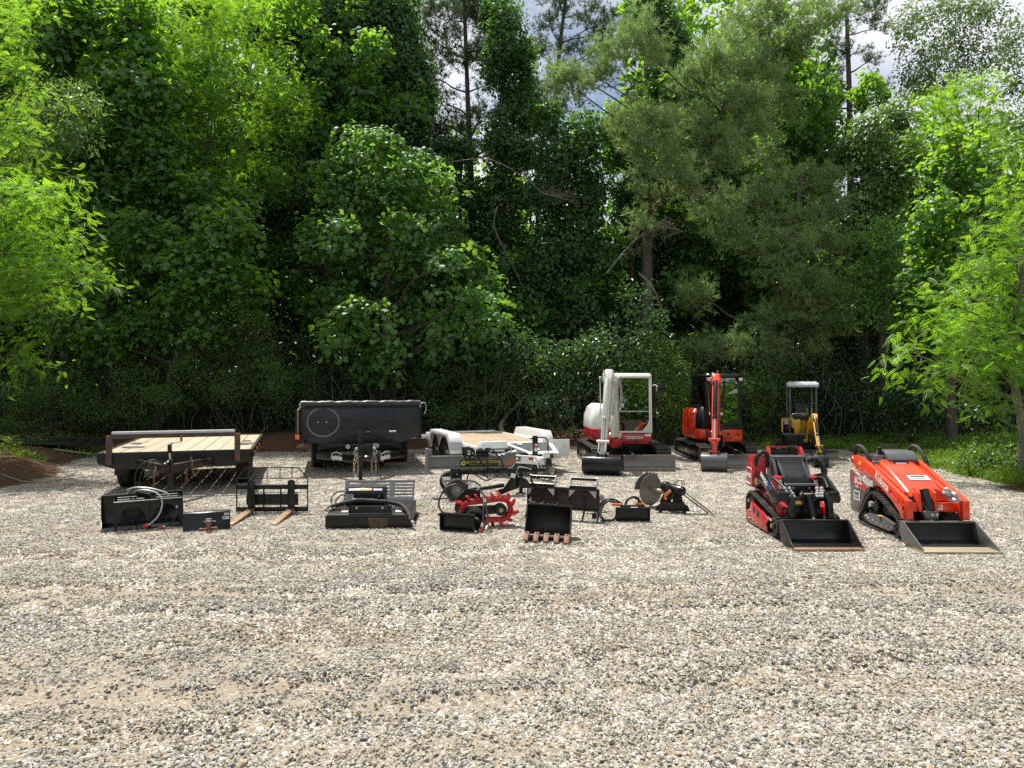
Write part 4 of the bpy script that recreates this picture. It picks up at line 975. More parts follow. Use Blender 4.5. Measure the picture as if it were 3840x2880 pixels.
for x0 in (.20, .62):
    mb = MB(); mb.prism([(x0, .05), (x0 + .33, .05), (x0 + .33, .13), (x0 + .2, .13), (x0 + .165, .09), (x0 + .13, .13), (x0, .13)], .395, .407, 'z'); mb.build('gusset', M['black_dull'], t, .002)
mb = MB(); mb.cyl((.46, .34, .47), (.62, .08, .44), .034); mb.cyl((.40, .42, .47), (.46, .34, .47), .017); mb.box((.635, .06, .43), (.07, .05, .06)); mb.build('hydraulic_cylinder', M['black'], t, smooth=40)
hose(t, [(.36, .30, .47), (.32, .25, .52), (.42, .18, .56), (.62, .10, .54), (.80, .05, .47), (.86, .05, .38)], .012, 'silver', fit='steel')
hose(t, [(.42, .26, .46), (.42, .18, .51), (.52, .10, .53), (.68, .04, .48), (.74, -.02, .36), (.70, -.06, .20), (.60, -.07, .09), (.54, -.08, .06)], .012, 'silver', fit='steel')
hose(t, [(.93, .02, .30), (.91, -.05, .17), (.84, -.10, .06), (.72, -.13, .03)], .012, 'hose', fit='steel')
mb = MB(); mb.cyl((.56, -.08, .07), (.50, -.09, .05), .034, .020); mb.build('red_hose_cap', M['red_chain'], t)
mb = MB(); mb.cyl((.74, -.13, .035), (.68, -.14, .02), .02); mb.build('red_hose_cap', M['red_chain'], t)
mb = MB(); mb.prism([(.40, .02), (.62, .02), (.62, .40), (.40, .40)], .43 + .02, .43 + .05, 'y'); mb.build('mount_plate', M['black_dull'], t, .004)

# ------------------------------------------------------------------ receiver hitch plate
t = thing('hitch_plate', 'small black plate with a triple-ball tow hitch on its face', 'attachment', (-4.48, 9.66, 0), 20, ATT)
mb = MB(); mb.strip([(0, .0), (.012, .01), (.035, .235), (.075, .245)], 0, .60, .012); mb.build('plate', M['black'], t, .002)
for x in (.0, .59):
    mb = MB(); mb.prism([(.01, 0), (.16, .02), (.08, .24), (.035, .235)], x, x + .01, 'x'); mb.build('side_plate', M['black'], t, .002)
mb = MB(); mb.bar((.33, .03, .13), (.33, -.07, .13), .065, .065); mb.bar((.33, -.06, .13), (.33, -.085, .13), .08, .08); mb.build('receiver_tube', M['blade'], t, .004)
mb = MB(); mb.bar((.33, -.05, .13), (.33, -.15, .13), .05, .05); mb.box((.335, -.14, .06), (.05, .06, .17)); mb.build('shank', M['rust'], t, .004)
for p, d in (((.31, -.15, .05), (-1, -.25, -.1)), ((.35, -.15, .06), (1, -.2, -.15)), ((.335, -.14, -.0), (.1, -.8, .02))):
    v = Vector(p); d = Vector(d).normalized(); mb = MB(); mb.cyl(v, v + d * .06, .012); mb.ball(v + d * .075, .025, 12); mb.build('tow_ball', M['rust'], t)
mb = MB(); mb.tube([(.27, -.06, .13), (.40, -.06, .13), (.42, -.06, .12)], .008, 6); mb.build('hitch_pin', M['steel'], t)
sticker(t, (.555, .010, .205), .065, .028, (-6, 0, 0), bars=((0, 0, .8, .3),))
sticker(t, (.545, .002, .155), .085, .038, (-6, 0, 0), bars=((-.25, 0, .25, .6), (.2, .1, .4, .2)), ink='ink_blue')

# ------------------------------------------------------------------ pallet forks
t = thing('pallet_forks', 'black fork frame with two dusty brown tines pointing to the front', 'attachment', (-3.72, 11.0, 0), 2, ATT)
mb = MB()
mb.b2((-.54, 0, .365), (.54, .03, .435)); mb.build('top_rail', M['black_dull'], t, .004)
mb = MB(); mb.b2((-.54, 0, .02), (.54, .03, .09)); mb.build('bottom_rail', M['black_dull'], t, .004)
mb = MB(); mb.strip([(.08, .11), (.03, .14), (.03, .29), (.08, .30)], -.40, .40, .008); mb.build('mount_plate', M['black_dull'], t, .002)
for x in (-.13, .13):
    mb = MB(); mb.b2((x - .006, -.002, .09), (x + .006, .05, .365)); mb.build('web', M['black_dull'], t, .002)
mb = MB()
for s in (-1, 1):
    mb.bar((s * .545, .02, .02), (s * .545, .02, .535), .016, .016); mb.bar((s * .545, .02, .535), (s * .40, .02, .70), .014, .014)
mb.bar((-.40, .02, .70), (.40, .02, .70), .014, .014); mb.bar((-.545, .02, .535), (.545, .02, .535), .014, .014)
for x in (-.28, -.08, .12, .30): mb.bar((x, .02, .535), (x, .02, .70), .011, .011)
mb.build('load_guard', M['black_rusty'], t)
for x in (-.305, .305):
    mb = MB(); mb.strip([(-.045, .50), (-.045, .075), (-.04, .04)], x - .055, x + .055, .03); mb.box((x, -.02, .505), (.05, .05, .02)); mb.build('shank', M['black'], t, .004)
    mb = MB(); mb.loft([[Vector(p) for p in ((x - .055, -.04, .035), (x + .055, -.04, .035), (x + .055, -.04, .075), (x - .055, -.04, .075))],
                        [Vector(p) for p in ((x - .054, -.55, .018), (x + .054, -.55, .018), (x + .054, -.55, .046), (x - .054, -.55, .046))],
                        [Vector(p) for p in ((x - .05, -.86, .012), (x + .05, -.86, .012), (x + .05, -.86, .028), (x - .05, -.86, .028))],
                        [Vector(p) for p in ((x - .025, -.92, .012), (x + .025, -.92, .012), (x + .025, -.92, .022), (x - .025, -.92, .022))]])
    mb.build('tine', M['tine'], t, .003, label='dusty brown fork tine')

# ------------------------------------------------------------------ brush cutter
t = thing('brush_cutter', 'wide black brush cutter with slotted rear guard and rust-streaked front apron', 'attachment', (-2.0, 9.85, 0), 1, ATT)
mb = MB(); mb.prism([(-.59, .02), (.59, .02), (.59, .165), (.56, .19), (-.56, .19), (-.59, .165)], -.0, .014, 'y')
apron = mb.build('apron', M['black_dull'], t, .004)
mb = MB(); mb.prism([(.02, .0), (.26, .0), (.285, .145), (.0, .155), (.015, .08)], -.0035, -.001, 'y'); mb.build('rust_streak', surf('rust_streak', (.045, .036, .022), .5, dirt=.9, rust=.35, dirt_col=(.014, .014, .014), scale=3), t, smooth=0)
mb = MB(); mb.b2((-.60, .03, .005), (.60, 1.1, .018)); mb.build('skid', M['black_rusty'], t)
mb = MB(); mb.loft([[Vector(p) for p in ((-.585, .016, .03), (.585, .016, .03), (.585, .016, .165), (-.585, .016, .165))],
                    [Vector(p) for p in ((-.585, .25, .03), (.585, .25, .03), (.585, .25, .215), (-.585, .25, .215))],
                    [Vector(p) for p in ((-.56, .95, .03), (.56, .95, .03), (.56, .95, .225), (-.56, .95, .225))],
                    [Vector(p) for p in ((-.50, 1.15, .03), (.50, 1.15, .03), (.50, 1.15, .18), (-.50, 1.15, .18))]]); mb.build('deck', M['black_dull'], t, .006)
mb = MB(); mb.b2((-.29, .10, .20), (.31, .13, .30)); mb.prism([(-.29, .20), (.34, .20), (.30, .235), (.24, .30), (-.22, .30), (-.29, .25)], .085, .10, 'y'); mb.build('mount_bracket', M['black'], t, .004)
bolts(t, [(-.17, .083, .275), (.19, .083, .275)], (0, -1, 0), .010)
mb = MB(); mb.prism([(.55, .22), (.86, .22), (.86, .42), (.80, .47), (.60, .47), (.55, .41)], -.43, .14, 'x'); mb.build('motor_housing', M['black'], t, .012)
mb = MB(); mb.cyl((-.30, .52, .30), (.0, .52, .30), .030, n=18); mb.cyl((-.31, .52, .30), (-.24, .52, .30), .036, n=18); mb.build('relief_cylinder', M['grey'], t, .004, smooth=40)
bolts(t, [(.02, .548, .29), (.06, .548, .36)], (0, -1, 0), .010)
sticker(t, (-.365, .546, .345), .105, .085, (0, 0, 0), bars=BARS)
sticker(t, (-.13, .575, .452), .16, .03, (-50, 0, 0), 'label_yellow', bars=((-.25, 0, .3, .3), (.22, 0, .35, .3)))
sticker(t, (-.30, .575, .452), .16, .03, (-50, 0, 0), 'label_white', bars=((0, 0, .7, .3),))
sticker(t, (.04, .575, .452), .12, .03, (-50, 0, 0), 'label_white', bars=((0, 0, .8, .4),))
# slotted rear guard: a real grid of bars leaving the slots open
mb = MB(); y0, z0, y1, z1 = .86, .21, 1.06, .52
def rp(x, s): return (x, y0 + (y1 - y0) * s, z0 + (z1 - z0) * s)
def plate(x0, x1, s0, s1):
    n = Vector((0, z1 - z0, -(y1 - y0))).normalized() * .008; q = [Vector(rp(*p)) for p in ((x0, s0), (x1, s0), (x1, s1), (x0, s1))]
    mb.add([p - n for p in q] + [p + n for p in q], [(3, 2, 1, 0), (4, 5, 6, 7), (0, 1, 5, 4), (1, 2, 6, 5), (2, 3, 7, 6), (3, 0, 4, 7)])
SL = (.30, .44, .58, .72, .86); hh = .032
edges = [0] + [v for s in SL for v in (s - hh, s + hh)] + [1]
for k in range(0, len(edges), 2): plate(-.53, .53, edges[k], edges[k + 1])
for s in SL:
    for a, b in ((-.53, -.47), (-.20, -.11), (.15, .23), (.50, .53)): plate(a, b, s - hh, s + hh)
    if s < .6: plate(-.47, -.20, s - hh, s + hh)
mb.build('slotted_guard', M['battleship'], t, .003)
mb = MB(); P = spline([(-.57, .30, .25), (-.42, .28, .30), (-.20, .30, .34), (.05, .30, .33), (.25, .32, .31), (.42, .26, .28), (.53, .12, .22), (.60, -.03, .12)], 9)
mb.tube(P, [.030 + .004 * math.sin(i * 2.3) + .003 * random.random() for i in range(len(P))], 9); mb.build('hose_sleeve', M['fabric'], t, smooth=60)
mb = MB(); mb.cyl((.60, -.03, .12), (.66, -.13, .06), .014); mb.cyl((.61, -.02, .12), (.65, -.10, .09), .018); mb.build('hose_fitting', M['grey'], t)
hose(t, [(-.40, .60, .42), (-.55, .58, .42), (-.62, .50, .34), (-.60, .40, .26), (-.64, .25, .22), (-.58, .18, .22), (-.50, .28, .25)], .011, fit='steel')
hose(t, [(-.40, .60, .36), (-.50, .58, .37), (-.56, .52, .30), (-.56, .42, .24), (-.56, .34, .24)], .011, fit='steel')
sticker(t, (-.36, .20, .208), .09, .05, (-72, 0, 0), 'label_white', bars=((0, 0, .8, .5),), ink='ink_red')
sticker(t, (.40, .20, .208), .09, .05, (-72, 0, 0), 'label_white', bars=((0, 0, .8, .5),), ink='ink_red')

# ------------------------------------------------------------------ trencher
t = thing('trencher', 'chain trencher with bright red digging chain on a black boom', 'attachment', (-.74, 9.70, 0), -18, ATT)
mb = MB(); mb.b2((-.25, 0, .02), (.25, .012, .245)); mb.b2((-.25, -.05, .225), (.25, .0, .243)); mb.b2((-.25, -.05, .01), (.25, .0, .026)); mb.b2((-.25, -.05, .026), (-.238, .0, .225)); mb.b2((.238, -.05, .026), (.25, .0, .225)); mb.build('mount_plate', M['black'], t, .002)
mb = MB(); mb.b2((-.08, .012, .10), (.02, .28, .24)); mb.b2((-.12, .20, .12), (.30, .30, .24)); mb.build('frame', M['black'], t, .006)
A, B = Vector((.05, .32, .225)), Vector((.43, .53, .23)); d = (B - A).normalized(); up = Vector((0, 0, 1)); sd = d.cross(up).normalized()
mb = MB(); mb.bar(A - d * .1, B, .05, .12); mb.cyl(B - sd * .05, B + sd * .05, .075, n=20); mb.build('boom', M['black'], t, .004)
mb = MB(); mb.cyl(B - sd * .052, B + sd * .07, .085, n=24); mb.build('nose_wheel', M['black_dull'], t, .004)
bolts(t, [B + sd * .072, ], sd, .022, 'zinc')
# the chain runs round tail sprocket, boom top, nose and boom bottom
R0, R1 = .115, .145; path = []
for k in range(9): a = math.pi / 2 + math.pi * k / 8; path.append(A + d * math.cos(a) * R0 + up * math.sin(a) * R0)
for k in range(1, 8): path.append((A - up * R0).lerp(B - up * R1, k / 8))
for k in range(11): a = -math.pi / 2 + math.pi * k / 10; path.append(B + d * math.cos(a) * R1 + up * math.sin(a) * R1)
for k in range(1, 8): path.append((B + up * R1).lerp(A + up * R0, k / 8))
n = len(path); mb = MB(); C0 = sum(path, Vector()) / n
tooth = None
for i, p in enumerate(path):
    q = path[(i + 1) % n]; dd = (q - p).normalized(); nn = dd.cross(sd).normalized()
    if nn.dot(p - A.lerp(B, .5)) < 0: nn = -nn
    for s in (-1, 1): mb.bar(p + sd * s * .05 - dd * .01, q + sd * s * .05 + dd * .01, .016, .055, up=nn)
    mb.cyl(p - sd * .065, p + sd * .065, .014, n=8)
    mb.bar(p + nn * .026 - dd * .014, p + nn * .026 + dd * .014, .14, .012, up=nn)
mb.build('chain', M['red_chain'], t, .0)
for i in range(0, n, 2):
    p = path[i]; q = path[(i + 1) % n]; dd = (q - p).normalized(); nn = dd.cross(sd).normalized(); s = (-1) ** (i // 2)
    c0 = A.lerp(B, max(0, min(1, (p - A).dot(d) / (B - A).length)))
    if nn.dot(p - c0) < 0: nn = -nn
    mb = MB(); b0 = p + nn * .018; w = sd * s
    mb.loft([[b0 - w * .03 - dd * .025, b0 + w * .075 - dd * .025, b0 + w * .075 + dd * .025, b0 - w * .03 + dd * .025],
             [b0 + nn * .045 + w * -.01 - dd * .022, b0 + nn * .045 + w * .085 - dd * .022, b0 + nn * .045 + w * .085 + dd * .025, b0 + nn * .045 + w * -.01 + dd * .025],
             [b0 + nn * .095 + w * .02 + dd * .015, b0 + nn * .095 + w * .095 + dd * .015, b0 + nn * .095 + w * .095 + dd * .045, b0 + nn * .095 + w * .02 + dd * .045]])
    mb.build('tooth', M['red_chain'], t, .002)
# spoil auger disc, curved guard, crumber arm with its shoe
mb = MB(); c = Vector((.16, .22, .20)); ax = Vector((.25, -1, .05)).normalized(); mb.cyl(c, c + ax * .006, .105, n=28); mb.cyl(c - ax * .04, c + ax * .02, .02); mb.build('auger_disc', M['blade'], t, .0)
mb = MB(); mb.cyl((.22, .08, .17), (.30, .02, .15), .035, n=16); mb.prism([(.10, .02), (.26, .0), (.30, .12), (.18, .2)], .11, .122, 'y'); mb.build('auger_drive', M['black'], t)
gd = arc(.10, .22, .30, 75, 185, 14) + arc(.10, .22, .17, 185, 60, 14)
mb = MB(); mb.prism(gd, .36, .40, 'y'); mb.build('chain_guard', M['black'], t, .003)
mb = MB(); mb.bar((-.06, .40, .47), (.46, .62, .56), .045, .05); mb.bar((-.06, .40, .47), (.14, .48, .505), .06, .065); mb.build('crumber_arm', M['black'], t, .005)
for yy in (0, .07):
    mb = MB(); mb.prism([(.36, 0.435), (.42, 0.425), (.64, 0.515), (.64, 0.695), (.60, 0.725), (.54, 0.735), (.50, 0.705), (.56, 0.675), (.44, 0.505), (.36, 0.485)], .62 + yy, .632 + yy, 'y'); mb.build('crumber_plate', M['black'], t, .003)
mb = MB(); mb.prism([(0.620, 0.532), (0.657, 0.520), (0.670, 0.557), (0.694, 0.557), (0.707, 0.520), (0.738, 0.520), (0.831, 0.532), (0.843, 0.551), (0.806, 0.613), (0.756, 0.663), (0.694, 0.681), (0.620, 0.669)], .66, .69, 'y'); mb.build('crumber_shoe', M['black'], t, .003)
mb = MB(); mb.box((.595, .614, .70), (.07, .004, .06), 0, (0, .3, 0)); mb.build('warning_label', M['label_white'], t, smooth=0)
hose(t, [(-.05, .38, .50), (-.16, .34, .58), (-.30, .26, .52), (-.36, .18, .36), (-.30, .12, .24), (-.14, .10, .18)], .014)
hose(t, [(.0, .40, .56), (-.12, .42, .62), (.04, .46, .62), (.16, .46, .56)], .012)
hose(t, [(.12, .42, .55), (.24, .34, .46), (.30, .20, .34), (.34, .08, .18), (.35, .02, .08)], .014, fit='steel')
hose(t, [(.30, .26, .40), (.36, .16, .28), (.42, .06, .14), (.42, -.02, .06)], .014, fit='steel')
mb = MB(); mb.cyl((.35, .02, .06), (.36, .0, .015), .026, .02); mb.build('red_hose_cap', M['red_chain'], t)
mb = MB(); mb.bar((-.22, .08, .18), (-.32, .05, .20), .025, .025); mb.build('step', M['black_dull'], t)

# ------------------------------------------------------------------ toothed digging bucket
t = thing('digging_bucket', 'open black excavator bucket with five rusty brown teeth at its lip', 'bucket', (.165, 9.12, .02), -9, ATT); t.rotation_euler = (0, math.radians(2.2), math.radians(-9))
W = .56; prof = [(.0, .055), (.16, .02), (.29, .06), (.355, .16), (.345, .29), (.28, .39), (.21, .425)]
sm = [(p.x, p.y) for p in spline([Vector((a, b, 0)) for a, b in prof], 4)]
mb = MB(); mb.strip(sm, 0, W, .012); mb.build('shell', M['black_rusty'], t, .003)
for x in (-.012, W):
    mb = MB(); mb.prism([(.0, .05)] + [(a + .012, b - .006) for a, b in sm[1:]] + [(.20, .43), (.10, .26), (.02, .10)], x, x + .014, 'x'); mb.build('side_plate', M['black_dull'], t, .003)
mb = MB(); mb.bar((-.01, .235, .42), (W + .01, .235, .42), .06, .022); mb.build('top_edge', M['black'], t, .006)
mb = MB(); mb.bar((-.01, .01, .06), (W + .01, .01, .06), .07, .022); mb.build('lip', M['blade'], t, .004)
tooth = None
for k in range(5):
    x = .02 + k * (W - .04) / 4
    if tooth is None:
        mb = MB(); mb.loft([[Vector(p) for p in ((-.032, .03, .045), (.032, .03, .045), (.032, .03, .10), (-.032, .03, .10))],
                            [Vector(p) for p in ((-.034, -.05, .03), (.034, -.05, .03), (.034, -.05, .085), (-.034, -.05, .085))],
                            [Vector(p) for p in ((-.032, -.13, .005), (.032, -.13, .005), (.032, -.13, .022), (-.032, -.13, .022))]])
        tooth = mb.build('tooth', M['rust'], t, .006); tooth.location = (x, 0, 0)
        mb = MB(); mb.cyl((-.0, -.02, .088), (-.0, -.02, .10), .014); mb.build('pin', M['rust'], tooth)
    else: copy_of(tooth, t, (x, 0, 0))
for x in (.17, .36):
    mb = MB(); mb.prism([(.27, .43), (.40, .44), (.44, .38), (.42, .24), (.36, .24)], x, x + .02, 'x'); mb.build('ear', M['black_dull'], t, .004)

# ------------------------------------------------------------------ root grapple standing on its tines
t = thing('root_grapple', 'black root grapple standing upright with two looped clamp frames on top', 'attachment', (.24, 10.72, 0), -22, ATT)
W = 1.10
mb = MB(); mb.b2((0, .0, .15), (W, .012, .47)); mb.b2((0, -.03, .445), (W, .01, .475)); mb.b2((0, -.02, .145), (W, .03, .17)); mb.build('back_panel', M['black_rusty'], t, .002)
for k in range(6):
    x = k * W / 5
    mb = MB(); mb.prism([(-.02, .47), (.02, .47), (.05, .20), (.03, .10), (-.10, .0), (-.13, .015), (-.05, .12), (-.025, .2)], x - .007, x + .007, 'x'); mb.build('tine', M['black_rusty'], t, .002)
for x0, x1 in ((.02, .42), (.66, 1.06)):
    for x in (x0, x1):
        mb = MB(); mb.prism([(-.025, .36), (.03, .40), (.10, .60), (.085, .635), (.06, .62), (-.02, .46)], x - .007, x + .007, 'x'); mb.build('clamp_plate', M['silver'], t, .003)
        s = 1 if x == x0 else -1
        mb = MB(); mb.prism([(x, .445), (x + s * .10, .445), (x, .34)], -.036, -.028, 'y'); mb.build('gusset', M['silver'], t, .001)
    mb = MB(); mb.cyl((x0, .075, .60), (x1, .075, .60), .024); mb.cyl((x0, -.0, .495), (x1, -.0, .495), .024); mb.build('clamp_bar', M['black'], t)
hose(t, [(.02, .05, .60), (.05, -.04, .64), (.08, -.05, .52), (.08, -.06, .36), (.07, -.07, .26)], .009, fit='steel')
hose(t, [(.04, .05, .60), (.075, -.05, .62), (.10, -.06, .48), (.10, -.06, .34)], .009)
mb = MB(); mb.bar((.03, -.07, .27), (.16, -.08, .23), .025, .02); mb.cyl((.07, -.08, .25), (.08, -.09, .18), .012); mb.ball((.08, -.09, .17), .02, 8); mb.build('hose_fitting', M['steel'], t)
mb = MB(); mb.b2((W - .09, -.06, .05), (W - .03, .02, .12)); mb.build('cylinder_mount', M['black_rusty'], t, .01)

# ------------------------------------------------------------------ two earth auger bits
def auger_bit(name, lab, loc, rz, L, R, mat, pitch, tilt=0, turns=1.25, r0=.03):
    o = thing(name, lab, 'auger', loc, rz, 'auger bits on the gravel'); mb = MB()
    mb.cyl((0, 0, 0), (0, L, 0), r0, n=14); mb.build('shaft', M['tan' if R > .2 else 'silver'], o)
    mb = MB(); n = int(30 * turns)
    for k in range(n):
        a0, a1 = 2 * math.pi * turns * k / n, 2 * math.pi * turns * (k + 1) / n; q = []
        for a, dy in ((a0, 0), (a1, 0), (a1, .007), (a0, .007)):
            y = L * .08 + pitch * a / 6.2832 + dy
            q += [Vector((r0 * .9 * math.cos(a), y, r0 * .9 * math.sin(a))), Vector((R * math.cos(a), y, R * math.sin(a)))]
        mb.add(q, [(0, 1, 3, 2), (4, 6, 7, 5), (1, 7, 5, 3) if 0 else (1, 3, 5, 7)] + ([(0, 6, 7, 1)] if k == 0 else []) + ([(2, 3, 5, 4)] if k == n - 1 else []))
    f = mb.build('flight', M[mat], o, smooth=60); bm = bmesh.new(); bm.from_mesh(f.data); bmesh.ops.remove_doubles(bm, verts=bm.verts, dist=.0005); bm.to_mesh(f.data); bm.free()
    f.data.shade_smooth(); f.data.set_sharp_from_angle(angle=math.radians(50)); o.rotation_euler = (math.radians(tilt), 0, math.radians(rz)); return o
auger_bit('auger_bit', 'small bare-steel earth auger bit lying behind the root grapple', (1.48, 11.15, .135), 118, .45, .125, 'blade', .16, 2, 1.6)
auger_bit('auger_bit', 'slimmer earth auger bit lying farthest behind the root grapple', (1.42, 11.75, .12), 112, .5, .11, 'blade', .16, 2, 1.4)

# ------------------------------------------------------------------ small plate with hoses
t = thing('mount_attachment', 'little black mounting plate with thick looped hoses and orange fittings', 'attachment', (1.76, 10.36, 0), -1, ATT)
mb = MB(); mb.b2((-.25, .0, .015), (.25, .010, .205)); mb.b2((-.25, -.035, .19), (.25, .0, .206)); mb.b2((-.25, -.035, .005), (.25, .0, .02)); mb.b2((-.25, -.035, .02), (-.24, .0, .19)); mb.b2((.24, -.035, .02), (.25, .0, .19)); mb.build('plate', M['black_dull'], t, .002)
mb = MB(); mb.bar((-.18, .05, .21), (.18, .05, .21), .06, .03); mb.b2((-.12, .01, .05), (.12, .22, .20)); mb.build('frame', M['black'], t, .006)
mb = MB(); mb.b2((-.30, .03, .215), (-.14, .07, .25)); mb.b2((.05, .05, .225), (.18, .09, .26)); mb.build('fitting_block', M['label_orange'], t, .006)
hose(t, [(-.20, .06, .24), (-.34, .10, .28), (-.44, .08, .20), (-.46, -.02, .08), (-.40, -.10, .03), (-.30, -.08, .035), (-.24, .02, .06)], .018)
hose(t, [(-.14, .06, .24), (-.28, .14, .30), (-.42, .16, .26), (-.48, .10, .14), (-.44, -.02, .04), (-.34, -.05, .03)], .018)
hose(t, [(-.10, .06, .23), (-.06, .05, .31), (.02, .06, .345), (.09, .07, .32), (.10, .08, .24)], .018)
hose(t, [(.03, .07, .34), (.12, .08, .28), (.18, .10, .22)], .016)
mb = MB(); mb.box((.02, -.018, .2075), (.10, .03, .003)); mb.build('label', M['label_white'], t, smooth=0)

# ------------------------------------------------------------------ big auger with its drive on a mount frame
dc = PX(2446, 1830, 11.6)
auger_bit('large_auger', 'large disc-like earth auger leaning on the gravel, joined to its drive head', (dc.x - .10, dc.y + .12, .275), -150, .62, .265, 'blade', .13, 0, 1.3, .036)
t = thing('auger_drive', 'black hydraulic auger drive on a tilted mount frame beside the large auger', 'attachment', (2.50, 11.05, 0), -6, ATT)
mb = MB(); mb.prism([(-.27, .03), (.26, .03), (.24, .10), (.15, .155), (-.17, .155), (-.25, .09)], -.02, .0, 'y'); mb.prism([(-.27, .03), (.26, .03), (.26, .045), (-.27, .045)], -.07, -.02, 'y'); mb.prism([(-.2, .15), (.18, .15), (.18, .165), (-.2, .165)], -.05, .0, 'y'); mb.build('mount_frame', M['black'], t, .003)
for x in (-.19, .17):
    mb = MB(); mb.b2((x - .03, -.05, .0), (x + .03, -.03, .035)); mb.build('foot', M['black_dull'], t)
mb = MB(); mb.prism([(-.20, .16), (-.02, .16), (.0, .40), (-.06, .42)], .02, .04, 'y'); mb.prism([(.0, .16), (.16, .16), (.13, .36), (.05, .40)], .02, .04, 'y'); mb.b2((-.08, .02, .20), (.12, .14, .30)); mb.build('bracket', M['black'], t, .004)
mb = MB(); mb.cyl((-.08, .22, .36), (.14, -.06, .34), .075, n=22); mb.cyl((.14, -.06, .34), (.155, -.08, .339), .06, n=22); mb.cyl((-.10, .25, .36), (-.06, .19, .36), .085, n=22); mb.build('motor', M['black'], t, .004, smooth=40)
mb = MB(); mb.bar((-.12, .02, .25), (-.03, -.0, .34), .05, .045); mb.cyl((-.12, .0, .24), (-.10, .0, .19), .018); mb.build('lock_block', M['label_orange'], t, .008, label='orange lock block')
for s in (0, .03): hose(t, [(.02 + s, .10, .40), (.06 + s, .05, .48), (.13 + s, .0, .50), (.15 + s, .0, .42)], .010, 'silver')
hose(t, [(.14, .02, .30), (.24, -.05, .22), (.38, -.12, .12), (.50, -.2, .03), (.42, -.22, .02), (.30, -.15, .012)], .009)
hose(t, [(.14, .04, .33), (.26, .0, .26), (.42, -.08, .14), (.56, -.18, .03), (.58, -.24, .012)], .009)
TRL = 'trailers parked along the wood'
# ------------------------------------------------------------------ flat deck trailer
t = thing('deck_trailer', 'flat deck trailer with pale wooden planks and a rusty front rail', 'trailer', (-6.06, 12.84, 0), 16.6, TRL)
HW, L, ZD = 1.265, 3.75, .75
plank = None
for k in range(9):
    w = 2 * HW * .985 / 9; x = -HW * .985 + w * (k + .5)
    if plank is None:
        mb = MB(); mb.b2((-w / 2 + .006, .03, -.04), (w / 2 - .006, L - .02, 0)); plank = mb.build('plank', M['plank'], t, .004); plank.location = (x, 0, ZD)
    else:
        copy_of(plank, t, (x, 0, ZD + random.uniform(-.004, .004)))
mb = MB(); mb.prism([(-HW, .77), (HW, .77), (HW, .58), (.97, .47), (-.97, .47), (-HW, .58)], -.05, .02, 'y'); mb.build('front_beam', M['black_dull'], t, .006)
for s in (-1, 1):
    mb = MB(); mb.b2((s * HW - .03, .025, .60), (s * HW + .03, L, .765)); mb.build('side_rail', M['black_rusty'], t, .005)
    mb = MB(); mb.b2((s * .55 - .04, .02, .46), (s * .55 + .04, L, .62)); mb.build('frame_rail', M['black_dull'], t, .004)
mb = MB(); mb.b2((-HW, L, .56), (HW, L + .06, .765)); mb.build('rear_beam', M['black_dull'], t, .005)
for y in (.8, 1.5, 2.2, 2.9):
    mb = MB(); mb.b2((-HW + .03, y - .03, .62), (HW - .03, y + .03, .705)); mb.build('cross_member', M['black_dull'], t)
mb = MB(); mb.b2((.86, 1.15, .752), (1.22, 1.55, .758)); mb.b2((-1.1, 1.0, .752), (-.75, 1.3, .758)); mb.build('patch_plate', M['blade'], t)
for x in (-1.08, 1.03):
    mb = MB(); mb.bar((x, -.06, .56), (x, -.06, 1.075), .10, .05, up=(0, 1, 0)); mb.build('rail_post', M['rail'], t, .006, label='rusty upright of the front rail')
mb = MB(); mb.prism([(-.04, 1.02), (.04, 1.02), (.04, 1.115), (.03, 1.125), (-.03, 1.125), (-.04, 1.115)], -1.05, 1.0, 'x')
o = mb.build('front_rail', M['rail'], t, .008, label='long rusty rail across the trailer front'); o.location = (0, -.06, 0)
mb = MB(); mb.prism([(-.108, 1.098), (-.098, 1.136), (-.02, 1.142), (-.02, 1.130), (-.09, 1.126), (-.102, 1.095)], -1.03, .98, 'x'); mb.build('rail_highlight', M['silver'], t)  # silver strip paints the bright highlight along the rounded top of the rail
for s in (-1, 1):
    mb = MB(); mb.bar((s * .62, -.03, .57), (s * .05, -1.0, .57), .075, .14); mb.build('tongue_beam', M['black_rusty'], t, .006)
mb = MB(); mb.bar((0, -.88, .60), (0, -1.16, .60), .12, .12); mb.ball((0, -1.16, .625), .07, 12); mb.build('coupler', M['black'], t, .01)
mb = MB(); mb.bar((0.05, -.98, .05), (0.05, -.98, .72), .075, .075, up=(0, 1, 0)); mb.b2((-.05, -1.08, .02), (.15, -.88, .035)); mb.build('jack_leg', M['black_rusty'], t, .005)
mb = MB(); mb.bar((0.05, -.98, .70), (0.04, -.98, .86), .03, .03, up=(0, 1, 0)); mb.build('jack_screw', M['steel'], t)
mb = MB(); mb.bar((0.04, -.98, .83), (0.04, -.98, .97), .062, .062, up=(0, 1, 0)); mb.ball((.02, -1.0, .665), .06, 10, sq=(1.2, 1, .7)); mb.build('jack_head', M['black'], t, .006)
mb = MB(); mb.tube(spline([(.04, -.98, .965), (.08, -.98, 1.0), (.16, -.99, 1.01), (.22, -.99, 1.025)], 4), [.03, .028, .024, .02, .018, .016, .014, .012, .012, .011, .011, .01, .01], 8); mb.build('jack_crank', M['silver'], t)
mb = MB(); mb.cyl((.22, -.99, 1.02), (.22, -.99, 1.12), .018); mb.build('crank_grip', M['rust'], t)
chain(t, [(-.19, -.85, .60), (-.20, -.95, .48), (-.20, -.97, .28), (-.20, -.98, .10), (-.19, -1.0, .03)], 'rust', .055, .007)
chain(t, [(.33, -.72, .72), (.36, -.78, .62), (.38, -.82, .48), (.42, -.84, .40)], 'rust', .055, .007)
